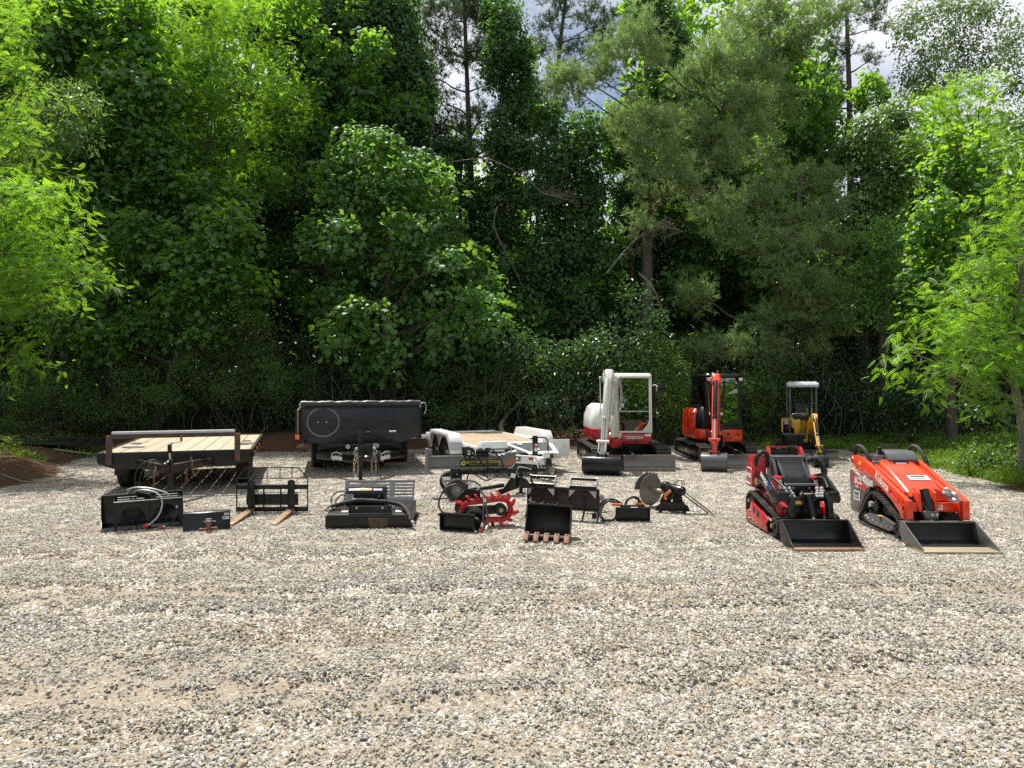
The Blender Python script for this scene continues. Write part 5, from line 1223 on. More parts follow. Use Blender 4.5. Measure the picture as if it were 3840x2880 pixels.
chain(t, [(.27, -.80, .52), (.28, -.84, .42), (.28, -.86, .30)], 'rust', .055, .007)
hose(t, [(-.05, -.9, .62), (-.22, -.95, .72), (-.42, -.98, .62), (-.48, -1.0, .40), (-.42, -1.0, .18), (-.38, -1.0, .06)], .012, name='brake_cable')
hose(t, [(-.05, -.95, .64), (-.2, -1.0, .68), (-.36, -1.02, .55), (-.42, -1.02, .35), (-.37, -1.02, .18), (-.36, -1.02, .05)], .010, name='brake_cable')
for s in (-1, 1):
    for y in (1.15, 1.95): wheel(t, (s * 1.05, y, .385), .385, .22, .21, 'black_rusty', s)
    mb = MB(); mb.b2((s * 1.05 - .12, .72, .28), (s * 1.05 + .12, .735, .60)); mb.build('mud_flap', M['rubber'], t)
for y in (1.15, 1.95):
    mb = MB(); mb.cyl((-1.0, y, .385), (1.0, y, .385), .04); mb.build('axle', M['black_dull'], t)
for y in (.3, 1.1, 1.9):
    mb = MB(); mb.b2((HW + .032, y, .66), (HW + .05, y + .06, .70)); mb.build('side_marker', M['label_orange'], t)

# ------------------------------------------------------------------ dump trailer
t = thing('dump_trailer', 'black high-sided dump trailer with a rolled tarp on top and pale circle on its front', 'trailer', (-3.3, 15.6, 0), 14, TRL)
HW, L = 1.25, 3.9
mb = MB(); mb.prism([(-HW, .77), (-.84, .655), (.86, .655), (HW, .80), (HW, 1.43), (-HW, 1.43)], 0, .035, 'y'); mb.build('front_panel', M['dump_panel'], t, .006)
mb = MB(); mb.b2((-HW - .01, -.018, 1.425), (HW + .01, .06, 1.455)); mb.build('top_rail', M['black'], t, .005)
for s in (-1, 1):
    mb = MB(); mb.b2((s * HW - .02, .036, .70), (s * HW + .02, L, 1.45)); mb.build('side_wall', M['dump_panel'], t, .005)
    for k in range(8):
        y = .12 + k * .52; mb = MB(); mb.b2((s * (HW + .02), y, .66), (s * (HW + .075), y + .07, 1.46)); mb.build('side_post', M['black_dull'], t, .004)
mb = MB(); mb.b2((-HW, L, .66), (HW, L + .05, 1.45)); mb.build('tailgate', M['dump_panel'], t)
mb = MB(); mb.b2((-HW + .02, .036, .66), (HW - .02, L, .72)); mb.build('box_floor', M['black_dull'], t)
for k in range(3):
    mb = MB(); mb.b2((-HW - .115, .05, .84 + k * .19), (-HW - .08, 3.0, 1.02 + k * .19)); mb.build('stake_board', M['board'], t, .006)
for y in (.08, 1.5):
    mb = MB(); mb.bar((-HW - .13, y, .70), (-HW - .13, y, 1.42), .04, .03, up=(0, 1, 0)); mb.build('stake', M['black_rusty'], t)
mb = MB(); mb.b2((-HW - .15, -.02, .76), (-HW - .06, .06, .86)); mb.build('side_lamp', M['label_orange'], t, .01)
cx, cz = -.82, 1.13
mb = MB(); n = 48
for rr, y in ((.345, -.004),):
    o_ = [(cx + .345 * math.cos(2 * math.pi * k / n), cz + .325 * math.sin(2 * math.pi * k / n)) for k in range(n)]
    i_ = [(cx + .318 * math.cos(2 * math.pi * k / n), cz + .296 * math.sin(2 * math.pi * k / n)) for k in range(n)]
    vs = [(p[0], y, p[1]) for p in o_ + i_] + [(p[0], -.001, p[1]) for p in o_ + i_]
    fs = [(k, (k + 1) % n, n + (k + 1) % n, n + k) for k in range(n)] + [(k, 2 * n + k, 2 * n + (k + 1) % n, (k + 1) % n) for k in range(n)] + [(n + k, n + (k + 1) % n, 3 * n + (k + 1) % n, 3 * n + k) for k in range(n)]
    mb.add(vs, fs)
mb.build('scuffed_ring', M['scuff'], t, smooth=0, label='pale scuffed ring where a spare wheel hung')
for x in (-.93, -.75):
    mb = MB(); mb.cyl((x, 0, cz), (x, -.02, cz), .017); mb.build('stud', M['silver'], t)
mb = MB(); c = [(.93 + .235 * math.cos(2 * math.pi * k / 40), 1.135 + .235 * math.sin(2 * math.pi * k / 40)) for k in range(40)]; mb.prism(c, -.014, -.0015, 'y'); mb.build('round_hatch', M['ink'], t, .003)
for x in (.67, 1.19):
    mb = MB(); mb.b2((x - .05, -.014, 1.10), (x + .05, -.0015, 1.17)); mb.build('hatch_tab', M['black'], t, .003)
for x in (-.36, .48):
    mb = MB(); mb.tube([(x - .05, 0, 1.125), (x - .045, -.03, 1.125), (x + .045, -.03, 1.13), (x + .05, 0, 1.13)], .008, 6); mb.build('tie_loop', M['black'], t)
mb = MB(); P = [Vector((-HW - .03 + (2 * HW + .06) * k / 40, -.0 + .006 * math.sin(k * 1.3), 1.525 + .006 * math.sin(k * .9))) for k in range(41)]
mb.tube(P, [.062 + .006 * math.sin(k * 2.1) + .005 * random.random() for k in range(41)], 14); mb.build('tarp_roll', M['tarp'], t, smooth=60)
mb = MB(); mb.cyl((-HW - .07, 0, 1.51), (HW + .09, 0, 1.53), .018)
for x in (-HW - .05, HW + .03): mb.box((x, 0, 1.49), (.04, .07, .11))
mb.build('tarp_axle', M['silver'], t, .004)
mb = MB(); mb.tube([(HW + .09, 0, 1.53), (HW + .15, -.01, 1.53), (HW + .16, -.02, 1.38), (HW + .12, -.04, 1.29)], .012, 6); mb.build('tarp_crank', M['silver'], t)
mb = MB(); mb.prism([(-.93, .655), (-.93, .52), (.86, .52), (.86, .655)], -.02, .10, 'y'); mb.build('frame_beam', M['black'], t, .008)
for s in (-1, 1):
    mb = MB(); mb.bar((s * .92, .02, .42), (s * .07, -1.26, .44), .09, .165); mb.build('tongue_beam', M['black'], t, .008)
    mb = MB(); mb.b2((s * .50 - .05, .1, .40), (s * .50 + .05, L, .62)); mb.build('frame_rail', M['black_dull'], t)
mb = MB(); mb.b2((-.40, -.12, .53), (.40, .0, .66)); mb.build('pump_box', M['black'], t, .01)
mb = MB(); mb.bar((0, -1.18, .50), (0, -1.45, .50), .14, .15); mb.ball((.05, -1.48, .49), .075, 12, sq=(1.4, 1, .8)); mb.build('coupler', M['black'], t, .012)
mb = MB(); mb.bar((-.07, -1.25, .32), (-.07, -1.25, 1.02), .10, .10, up=(0, 1, 0)); mb.b2((-.14, -1.32, .52), (.16, -1.18, .74)); mb.build('jack_tube', M['black'], t, .006)
mb = MB(); mb.bar((-.07, -1.25, .02), (-.07, -1.25, .34), .075, .075, up=(0, 1, 0)); mb.b2((-.16, -1.34, .0), (.02, -1.16, .018)); mb.build('jack_leg', M['black_dull'], t, .005)
mb = MB(); mb.tube([(-.26, -1.25, .985), (-.05, -1.25, .985), (.10, -1.26, .985), (.32, -1.26, .99), (.62, -1.27, .995)], .010, 7); mb.cyl((.30, -1.26, .95), (.30, -1.26, 1.03), .014); mb.cyl((.05, -1.255, .985), (.13, -1.26, .985), .018); mb.build('jack_crank', M['black'], t)
mb = MB(); mb.cyl((.50, -1.27, .995), (.64, -1.27, .997), .016); mb.build('crank_grip', M['silver'], t)
for x, s in ((-.15, -1), (.20, 1)):
    mb = MB(); mb.ball((x, -1.33, .66), .035, 8); mb.tube(spline([(x, -1.35, .66), (x + s * .05, -1.36, .60), (x, -1.37, .54), (x - s * .02, -1.36, .60)], 4), .010, 6); mb.build('shackle', M['silver'], t)
    chain(t, [(x, -1.36, .60), (x - .045, -1.37, .42), (x - .045, -1.37, .18), (x - .01, -1.37, .12), (x + .025, -1.37, .20), (x + .025, -1.37, .42), (x + .01, -1.36, .57)], 'zinc', .062, .0085)
hose(t, [(.20, -1.35, .62), (.28, -1.4, .40), (.26, -1.42, .18), (.36, -1.40, .05)], .010, name='cable')
hose(t, [(-.05, -1.38, .52), (-.15, -1.40, .48), (-.17, -1.4, .36)], .008, 'silver', name='cable')
d0 = Vector((.85, 1.28, 0)).normalized(); a0 = math.degrees(math.atan2(1.28, .85))
for s, xx in ((-1, -.50), (1, .42)):
    f = (abs(xx) - .07) / .85; yy = -1.26 + f * 1.28
    c = Vector((xx, yy, .435)) + Vector((s * d0.y, -d0.x, 0)) * .048
    text('Appalachian', .135, t, c + Vector((0, 0, -.012)), (90, 0, -a0 if s < 0 else a0), M['print_white'], bold=.006, sx=.62 if s < 0 else .62)
    mb = MB(); rd = Vector((d0.x, -s * -d0.y if s > 0 else -d0.y, 0)) if s > 0 else Vector((d0.x, -d0.y, 0))
    z0 = .485; pk = [0, .025, .012, .05, .03, .062, .035, .05, .02, .03, 0]
    for k in range(10): mb.bar(c + rd * (-.19 + .038 * k) + Vector((0, 0, z0 - c.z + pk[k])), c + rd * (-.19 + .038 * (k + 1)) + Vector((0, 0, z0 - c.z + pk[k + 1])), .003, .006)
    mb.build('mountain_logo', M['print_white'], t, smooth=0)
mb = MB(); mb.cyl((-.30, -.122, .595), (-.30, -.126, .595), .045, n=20); mb.build('round_sticker', M['print_white'], t)
mb = MB(); mb.b2((-.33, -.1285, .585), (-.27, -.127, .605)); mb.build('sticker_print', M['ink_red'], t)
sticker(t, (.30, -.123, .61), .12, .08, (0, 0, 0), bars=BARS)
for y in (1.3, 2.2):
    for s in (-1, 1): wheel(t, (s * .98, y, .40), .40, .24, .21, 'black', s)
    mb = MB(); mb.cyl((-.95, y, .40), (.95, y, .40), .05); mb.build('axle', M['black_dull'], t)
b = GP(1483, 1748)
o = MB().box((0, 0, .05), (.52, .14, .09)).build('wood_block', M['plank_grey'], None, .006); o.location = b; o.rotation_euler = (0, 0, .1)
tag(o, 'short grey timber block on the gravel before the dump trailer wheel', 'wood block')

# ------------------------------------------------------------------ white car-hauler trailer
t = thing('car_trailer', 'white low trailer with plank deck, diamond plate front and tandem fenders', 'trailer', (-.55, 17.45, 0), 21.5, TRL)
HW, ZD, Y0, Y1 = .98, .58, -1.98, 2.3
n = 11; w = 2 * (HW - .03) / n; plank = None
for k in range(n):
    x = -HW + .03 + w * (k + .5)
    if plank is None:
        mb = MB(); mb.b2((-w / 2 + .005, Y0, -.04), (w / 2 - .005, Y1, 0)); plank = mb.build('plank', M['plank_grey'], t, .003); plank.location = (x, 0, ZD)
    else: copy_of(plank, t, (x, 0, ZD + random.uniform(-.003, .003)))
for s in (-1, 1):
    mb = MB(); mb.b2((s * HW - .03, Y0 - .05, .42), (s * HW + .03, Y1, .61)); mb.build('side_rail', M['white'], t, .006)
    for y in (-1.75, -1.3, -.95):
        mb = MB(); mb.b2((s * (HW + .03), y, .46), (s * (HW + .075), y + .08, .58)); mb.build('stake_pocket', M['white'], t, .004)
    fx = s * (HW + .17)
    prof = [(-.98, .36), (-.90, .66), (-.78, .80), (.78, .80), (.90, .66), (.98, .36)]
    mb = MB(); mb.strip(prof, fx - .14, fx + .14, .012)
    outer = [(-.98, .36), (-.90, .66), (-.78, .80), (.78, .80), (.90, .66), (.98, .36), (.93, .36)] + [(.43 + .42 * math.cos(a), .36 + .36 * math.sin(a)) for a in [math.pi * k / 10 for k in range(0, 10)]] + [(.02, .52)] + [(-.43 + .42 * math.cos(a), .36 + .36 * math.sin(a)) for a in [math.pi * k / 10 for k in range(1, 11)]] + [(-.93, .36)]
    mb.prism(outer, fx + s * .13, fx + s * .142, 'x')
    mb.prism([p for p in prof], fx - s * .142, fx - s * .130, 'x')
    mb.build('fender', M['white'], t, .004)
    mb = MB(); mb.bar((fx, -.985, .46), (fx, -.965, .63), .27, .012, up=(0, 1, 0)); mb.build('fender_tread_plate', M['silver'], t)
    for y in (-.43, .43): wheel(t, (fx, y, .36), .36, .20, .20, 'black', s, hub='cream')
for y in (-.43, .43):
    mb = MB(); mb.cyl((-1.1, y, .36), (1.1, y, .36), .04); mb.build('axle', M['black_dull'], t)
mb = MB(); mb.b2((-HW, Y1, .40), (HW, Y1 + .08, .62)); mb.b2((-HW - .42, Y1 - .05, .45), (-HW - .03, Y1 + .05, .55)); mb.build('rear_beam', M['white'], t, .005)
mb = MB(); mb.prism([(-1.0, .44), (.98, .44), (.98, .68), (-1.0, .68)], Y0 - .10, Y0 - .05, 'y'); mb.build('front_beam', M['white'], t, .008)
mb = MB(); mb.prism([(-2.11, .47), (-2.11, .735), (-2.26, .735), (-2.32, .47)], -.98, -.40, 'x'); mb.build('tool_box', M['white'], t, .012)
# sloped diamond plate lid in its white surround
A_, B_, C_, D_ = Vector((-.36, -2.10, .66)), Vector((.62, -2.10, .66)), Vector((.55, -2.52, .49)), Vector((.02, -2.52, .49))
nn = (B_ - A_).cross(D_ - A_).normalized(); nn = nn if nn.z > 0 else -nn
mb = MB(); mb.add([p - nn * .03 for p in (A_, B_, C_, D_)] + [A_, B_, C_, D_], [(3, 2, 1, 0), (4, 5, 6, 7), (0, 1, 5, 4), (1, 2, 6, 5), (2, 3, 7, 6), (3, 0, 4, 7)]); lid = mb.build('diamond_plate', M['battleship'], t)
mb = MB(); eu = (B_ - A_).normalized(); ev = (D_ - A_ - eu * (D_ - A_).dot(eu)).normalized()
for i in range(30):
    for j in range(14):
        p = A_ + eu * (-.0 + i * .034) + ev * (.016 + j * .032); s = (p - A_).dot(ev) / .453
        if (p - A_).dot(eu) < .02 + .38 * s or (p - A_).dot(eu) > .96 - .07 * s: continue
        dd = (eu + ev if (i + j) % 2 else eu - ev).normalized(); mb.bar(p - dd * .011 + nn * .0015, p + dd * .011 + nn * .0015, .006, .004, up=nn)
o = mb.build('tread_lug', M['steel'], lid, smooth=0); o['kind'] = 'stuff'
mb = MB(); mb.bar(A_ + Vector((-.03, .04, .01)), D_ + Vector((-.05, -.03, .01)), .07, .03, up=nn); mb.bar(B_ + Vector((.04, .04, .01)), C_ + Vector((.05, -.03, .01)), .09, .03, up=nn); mb.bar(A_ + Vector((-.05, .02, .01)), B_ + Vector((.08, .02, .01)), .05, .03, up=nn); mb.bar(D_ + Vector((-.08, -.06, 0)), C_ + Vector((.08, -.06, 0)), .10, .03, up=nn)
mb.prism([(-2.05, .44), (-2.05, .68), (-2.60, .48), (-2.60, .42)], .60, .66, 'x'); mb.build('lid_surround', M['white'], t, .005)
for c_, r_ in ((Vector((-.08, -2.16, .648)), -68), (Vector((.22, -2.42, .545)), -68)): sticker(t, c_ + nn * .006, .10, .055, (r_, 0, 4), bars=((-.1, 0, .5, .5),), ink='ink_blue')
for s in (-1, 1):
    mb = MB(); mb.bar((s * .92, -2.06, .40), (s * .06, -3.10, .40), .07, .17); mb.build('tongue_beam', M['white'], t, .006)
mb = MB(); mb.b2((.48, -2.13, .36), (1.14, -2.10, .72)); mb.build('side_panel', M['white'], t, .006)
mb = MB(); mb.prism([(1.0, .36), (1.10, .36), (1.10, .27)], -2.14, -2.10, 'y'); mb.build('panel_foot', M['white'], t)
sticker(t, (.66, -2.133, .425), .26, .10, (0, 0, 0), bars=((0, .4, 1, .14), (.0, .1, .9, .05), (0, -.1, .9, .05), (0, -.3, .9, .05)), ink='ink_red')
bolts(t, [(.98, -2.132, .58), (.98, -2.132, .52)], (0, -1, 0), .008)
ang = math.atan2(-1.04, .86); bd = Vector((math.cos(ang), math.sin(ang), 0)); bn = Vector((bd.y, -bd.x, 0)); bn = bn if bn.y < 0 else -bn
pc = Vector((-.92, -2.06, .405)).lerp(Vector((-.06, -3.10, .405)), .62) + bn * .038
text('UCE', .135, t, pc, (90, 0, math.degrees(ang)), M['ink'], bold=.004, shear=.2, sx=1.05)
mb = MB(); q = Vector((-.92, -2.06, .43)).lerp(Vector((-.06, -3.10, .43)), .90) + bn * .037; mb.bar(q - bd * .055, q + bd * .055, .012, .05); mb.build('reflector', M['lens_red'], t)
mb = MB(); mb.b2((-.10, -3.32, .33), (.10, -3.02, .47)); mb.b2((-.05, -3.42, .48), (.07, -3.30, .60)); mb.build('hitch_plate', M['white'], t, .008)
mb = MB(); mb.ball((.10, -3.36, .50), .06, 10, sq=(1.3, 1, .8)); mb.b2((.0, -3.44, .30), (.10, -3.34, .45)); mb.build('coupler', M['black'], t, .008)
mb = MB(); mb.bar((-.02, -2.86, .30), (-.02, -2.86, .88), .095, .095, up=(0, 1, 0)); mb.build('jack_tube', M['black'], t, .006)
mb = MB(); mb.bar((-.02, -2.86, .02), (-.02, -2.86, .32), .07, .07, up=(0, 1, 0)); mb.b2((-.10, -2.94, .0), (.06, -2.78, .02)); mb.build('jack_leg', M['black_dull'], t)
mb = MB(); mb.tube(spline([(-.14, -2.86, .83), (-.02, -2.86, .83), (.10, -2.87, .845), (.22, -2.87, .83), (.27, -2.87, .74), (.27, -2.87, .60), (.30, -2.87, .51), (.40, -2.87, .49)], 5), .014, 7); mb.build('jack_crank', M['black'], t)
sticker(t, (-.02, -2.91, .70), .07, .07, (0, 0, 0), 'rust', bars=((0, 0, .8, .4),), ink='print_white')
sticker(t, (-.02, -2.91, .61), .07, .09, (0, 0, 0), 'label_white', bars=((0, .38, 1, .22), (0, .1, .8, .06), (0, -.1, .8, .06)), ink='label_orange')
for x in (-.13, .14): chain(t, [(x, -3.28, .42), (x - .03, -3.34, .26), (x, -3.36, .10), (x + .05, -3.33, .24), (x + .05, -3.30, .40)], 'silver', .055, .007)
hose(t, [(-.10, -2.95, .46), (-.16, -3.15, .42), (-.14, -3.3, .30), (-.10, -3.34, .2)], .009, 'silver', name='cable')

# ------------------------------------------------------------------ log splitter
t = thing('log_splitter', 'grey wheeled log splitter with a long beam and black ram', 'log splitter', (-1.035, 12.55, 0), 12, ATT)
mb = MB(); Z0, Z1, X0, X1 = .49, .70, -.44, 1.13
mb.prism([(X0, Z0), (X1 - .14, Z0), (X1, Z0 + .07), (X1, Z1 + .07), (X1 - .04, Z1 + .09), (X1 - .10, Z1 + .09), (X1 - .22, Z1), (X0, Z1)], -.012, .012, 'y')
mb.b2((X0, -.055, Z0 - .004), (X1 - .14, .055, Z0 + .014)); mb.b2((X0, -.055, Z1 - .008), (X1 - .2, .055, Z1 + .010)); mb.build('beam', M['grey'], t, .003)
mb = MB(); mb.b2((X0 + .02, -.05, Z1 + .011), (.16, .05, Z1 + .018)); mb.b2((.38, -.05, Z1 + .011), (X1 - .25, .05, Z1 + .018)); mb.build('wear_strip', M['steel'], t)
mb = MB(); mb.b2((X0 - .05, -.075, Z0 - .01), (X0, .075, Z1 + .155)); mb.b2((X0 - .002, -.02, Z0), (X0 + .05, .02, Z1 + .14)); mb.build('end_plate', M['grey'], t, .008)
mb = MB(); mb.prism([(.18, Z1 + .02), (.18, Z1 + .165), (.33, Z1 + .165), (.38, Z1 + .09), (.36, Z1 - .07), (.20, Z1 - .07)], -.075, -.058, 'y'); mb.prism([(.16, Z1 + .02), (.16, Z1 + .16), (.30, Z1 + .16), (.38, Z1 + .09), (.38, Z1 + .02)], -.055, .075, 'y'); mb.build('push_block', M['black'], t, .005)
bolts(t, [(.235, -.076, Z1 - .01), (.325, -.076, Z1 - .01), (.335, -.076, Z1 + .06)], (0, -1, 0), .011)
sticker(t, (.265, -.078, Z1 + .07), .045, .075, (0, 0, 0), bars=((0, .1, .6, .4), (0, -.3, .6, .1)))
mb = MB(); mb.cyl((.38, 0, Z1 + .08), (.50, 0, Z1 + .08), .022); mb.build('ram_rod', M['steel'], t)
mb = MB(); mb.cyl((.48, 0, Z1 + .08), (1.06, 0, Z1 + .08), .048, n=20); mb.cyl((.40, 0, Z1 + .08), (.52, 0, Z1 + .08), .056, n=20); mb.b2((.40, -.1, Z1 - .02), (.62, -.03, Z1 + .05)); mb.cyl((1.04, 0, Z1 + .08), (1.10, 0, Z1 + .08), .05); mb.build('hydraulic_cylinder', M['black'], t, .003, smooth=40)
mb = MB(); mb.box((.78, -.046, Z1 + .092), (.26, .004, .03)); mb.build('label', M['label_white'], t, smooth=0)
mb = MB(); mb.tube(spline([(.62, -.06, Z1 + .06), (.68, -.08, Z1 + .03), (.75, -.08, Z1 - .0), (.82, -.08, Z1 + .01), (.86, -.07, Z1 + .04), (1.0, -.06, Z1 + .06)], 5), .012, 7); mb.cyl((.98, -.06, Z1 + .06), (1.06, -.05, Z1 + .075), .02); mb.cyl((1.03, -.05, Z1 + .05), (1.12, -.05, Z1 + .08), .018); mb.build('steel_pipe', M['steel'], t)
mb = MB(); mb.b2((.12, -.016, .515), (.80, -.0125, .635)); mb.b2((.12, -.0175, .512), (.92, -.0162, .516)); dc_ = mb.build('decal', M['black_dull'], t, smooth=0)
text('DIRTY HAND TOOLS', .068, t, (.51, -.0185, .595), (90, 0, 0), M['print_yellow'], bold=.001, sx=1.0)
text('PROFESSIONAL GRADE LOG SPLITTER', .025, t, (.51, -.0185, .548), (90, 0, 0), M['print_green'], sx=1.12)
mb = MB(); mb.cyl((.175, -.0162, .578), (.175, -.0185, .578), .042, n=24); mb.build('round_logo', M['print_yellow'], t)
mb = MB(); mb.box((.17, -.0195, .585), (.03, .001, .018), 0, (0, .5, 0)); mb.box((.185, -.0195, .57), (.035, .001, .012), 0, (0, -.6, 0)); mb.build('logo_print', M['ink'], t, smooth=0)
mb = MB(); mb.bar((.12, -.018, .508), (.88, -.018, .508), .001, .005); mb.build('decal_line', M['print_green'], t)
mb = MB(); mb.bar((.93, -.016, .525), (1.10, -.016, .635), .003, .05); mb.build('warning_decal', M['print_orange'], t, smooth=0)
bolts(t, [(-.28, -.0125, .545), (.06, -.0125, .565)], (0, -1, 0), .008)
mb = MB(); mb.tube(spline([(.98, -.03, .51), (1.0, -.03, .465), (1.09, -.03, .53), (1.08, -.03, .57)], 4), .008, 6); mb.build('handle', M['steel'], t)
mb = MB(); mb.b2((-.02, -.04, .38), (1.52, .04, .46)); mb.build('tongue', M['black'], t, .005)
mb = MB(); mb.b2((-.05, -.09, .24), (.14, .09, .475)); mb.b2((.60, -.05, .40), (.72, .05, .49)); mb.b2((.84, -.06, .40), (.96, .06, .49)); mb.build('bracket', M['black'], t, .008)
bolts(t, [(-.02, -.092, .32), (.08, -.092, .32), (.05, -.092, .40)], (0, -1, 0), .010)
mb = MB(); mb.b2((-.16, -.40, .18), (.10, .42, .29)); mb.build('oil_tank', M['grey'], t, .012)
mb = MB(); mb.b2((-.05, -.405, .20), (.02, -.402, .25)); mb.build('tank_label', M['label_orange'], t)
for s in (-1, 1):
    mb = MB(); mb.bar((-.02, s * .42, .17), (-.02, s * .42, .36), .03, .05, up=(1, 0, 0)); mb.build('axle_bracket', M['black'], t)
    o = wheel(t, (-.0, s * .50, .19), .19, .11, .10, 'grey', s); o.rotation_euler = (0, 0, math.radians(90)); o.location = (0, s * .50, .19)
mb = MB(); mb.bar((1.22, 0, .02), (1.22, 0, .46), .06, .06, up=(0, 1, 0)); mb.b2((1.13, -.06, .0), (1.31, .06, .018)); mb.build('jack_stand', M['black'], t, .004)
mb = MB(); mb.tube([(1.20, -.01, .48), (1.30, -.04, .475), (1.40, -.06, .44)], .012, 6); mb.tube(spline([(1.15, -.02, .46), (1.18, -.03, .49), (1.24, -.03, .49)], 4), .010, 6); mb.build('jack_pin', M['steel'], t)
chain(t, [(1.14, -.04, .46), (1.13, -.05, .34), (1.13, -.05, .18), (1.14, -.05, .12)], 'silver', .045, .006)
mb = MB(); mb.bar((1.50, 0, .42), (1.66, 0, .42), .05, .06); mb.ball((1.68, 0, .42), .045, 10); mb.build('coupler', M['black'], t, .006)
hose(t, [(.44, -.07, Z1 + .03), (.46, -.10, .62), (.58, -.14, .52), (.66, -.15, .42), (.66, -.15, .35)], .014, fit='steel')
hose(t, [(.56, -.02, Z1 + .13), (.68, -.06, Z1 + .12), (.82, -.12, .64), (.86, -.14, .52), (.80, -.15, .40), (.74, -.14, .34)], .014)
hose(t, [(.22, -.12, .22), (.24, -.14, .38), (.34, -.15, .45), (.46, -.15, .42), (.58, -.16, .34), (.64, -.15, .32)], .013, fit='steel')
hose(t, [(.30, -.10, .42), (.42, -.10, .36), (.54, -.12, .28), (.66, -.12, .30)], .011)
mb = MB(); mb.ball((.20, -.1, .22), .04, 8); mb.cyl((.14, -.08, .18), (.28, -.12, .23), .022); mb.cyl((.24, -.12, .20), (.32, -.12, .26), .018); mb.build('pump_valve', M['steel'], t)
MCH = 'tracked machines parked on the gravel'
def belt(parent, path, x0, x1, th=.022, pitch=.05, lug=.016, name='track', mat='track'):
    """rubber track: a closed band following path of (y, z), with cross lugs"""
    P = [Vector((0, a, b)) for a, b in path]; P = spline(P, 6, closed=True); n = len(P)
    c = sum(P, Vector()) / n; mb = MB(); vs = []; fs = []; nr = []
    for i in range(n):
        d = (P[(i + 1) % n] - P[i - 1]).normalized(); q = Vector((0, d.z, -d.y))
        if q.dot(P[i] - c) < 0: q = -q
        nr.append(q)
    for i in range(n):
        for x, k in ((x0, 0), (x1, 0), (x1, -th), (x0, -th)): vs.append((x, P[i].y + nr[i].y * k, P[i].z + nr[i].z * k))
    for i in range(n):
        a, b = i * 4, ((i + 1) % n) * 4
        for j in range(4): fs.append((a + j, a + (j + 1) % 4, b + (j + 1) % 4, b + j))
    mb.add(vs, fs); L = [0]
    for i in range(n): L.append(L[-1] + (P[(i + 1) % n] - P[i]).length)
    m = int(L[-1] / pitch); j = 0
    for k in range(m):
        s = k * L[-1] / m
        while j < n - 1 and L[j + 1] < s: j += 1
        t = (s - L[j]) / max(1e-6, L[j + 1] - L[j]); p = P[j].lerp(P[(j + 1) % n], t); q = nr[j].lerp(nr[(j + 1) % n], t).normalized(); d = q.cross(Vector((1, 0, 0)))
        o = p + q * lug * .5
        mb.bar(o + Vector((x0 + .004, 0, 0)), o + Vector((x1 - .004, 0, 0)), pitch * .48, lug, up=q)
    return mb.build(name, M[mat], parent, smooth=30)
def rollers(parent, pts, x0, x1, mat='black_dull', name='roller'):
    for y, z, r in pts:
        mb = MB(); mb.lathe([(r * .3, 0), (r, .01), (r, (x1 - x0) - .01), (r * .3, x1 - x0)], (x0, y, z), (1, 0, 0), 20); mb.cyl((x0 - .012, y, z), (x1 + .012, y, z), r * .32); mb.build(name, M[mat], parent, smooth=40)
def rrect(x0, x1, y0, y1, r, z, n=6):
    """ring of a rounded rectangle at height z; r holds four corner radii starting at x1,y1 and going round"""
    out = []
    for (cx, cy, a0), rr in zip(((x1, y1, 0), (x0, y1, 90), (x0, y0, 180), (x1, y0, 270)), r):
        sx = cx - rr * (1 if cx == x1 else -1); sy = cy - rr * (1 if cy == y1 else -1)
        for k in range(n + 1):
            a = math.radians(a0 + 90 * k / n); out.append(Vector((sx + rr * math.cos(a), sy + rr * math.sin(a), z)))
    return out
def bucket_open(t, W, H, Dp, mat_in, mat_out, lipmat, x0=None, lip=.06):
    """loader bucket open to the front: floor, back, side plates, cutting edge"""
    x0 = -W / 2 if x0 is None else x0
    mb = MB(); mb.strip([(0, .012), (Dp * .72, .012), (Dp * .90, .05), (Dp, .13), (Dp * 1.0, H)], x0, x0 + W, .010); mb.build('bucket_shell', M[mat_in], t, .002)
    for x in (x0 - .006, x0 + W - .006):
        mb = MB(); mb.prism([(.0, .0), (Dp * .74, .0), (Dp * .93, .045), (Dp * 1.03, .13), (Dp * 1.03, H + .012), (Dp * .86, H + .01), (.03, .06), (0, .04)], x, x + .012, 'x'); mb.build('bucket_side', M[mat_out], t, .002)
    mb = MB(); mb.bar((x0, Dp * .97, H), (x0 + W, Dp * .97, H), .055, .02); mb.build('bucket_top_edge', M[mat_out], t, .004)
    mb = MB(); mb.b2((x0 - .008, -.035, .0), (x0 + W + .008, lip, .026)); mb.build('cutting_edge', M[lipmat], t, .002)
    mb = MB(); mb.prism([(Dp * 1.03, .05), (Dp * 1.2, .05), (Dp * 1.15, H * .9), (Dp * 1.03, H * .9)], x0 + .12, x0 + W - .12, 'x'); mb.build('mount_plate', M['black_dull'], t, .004)

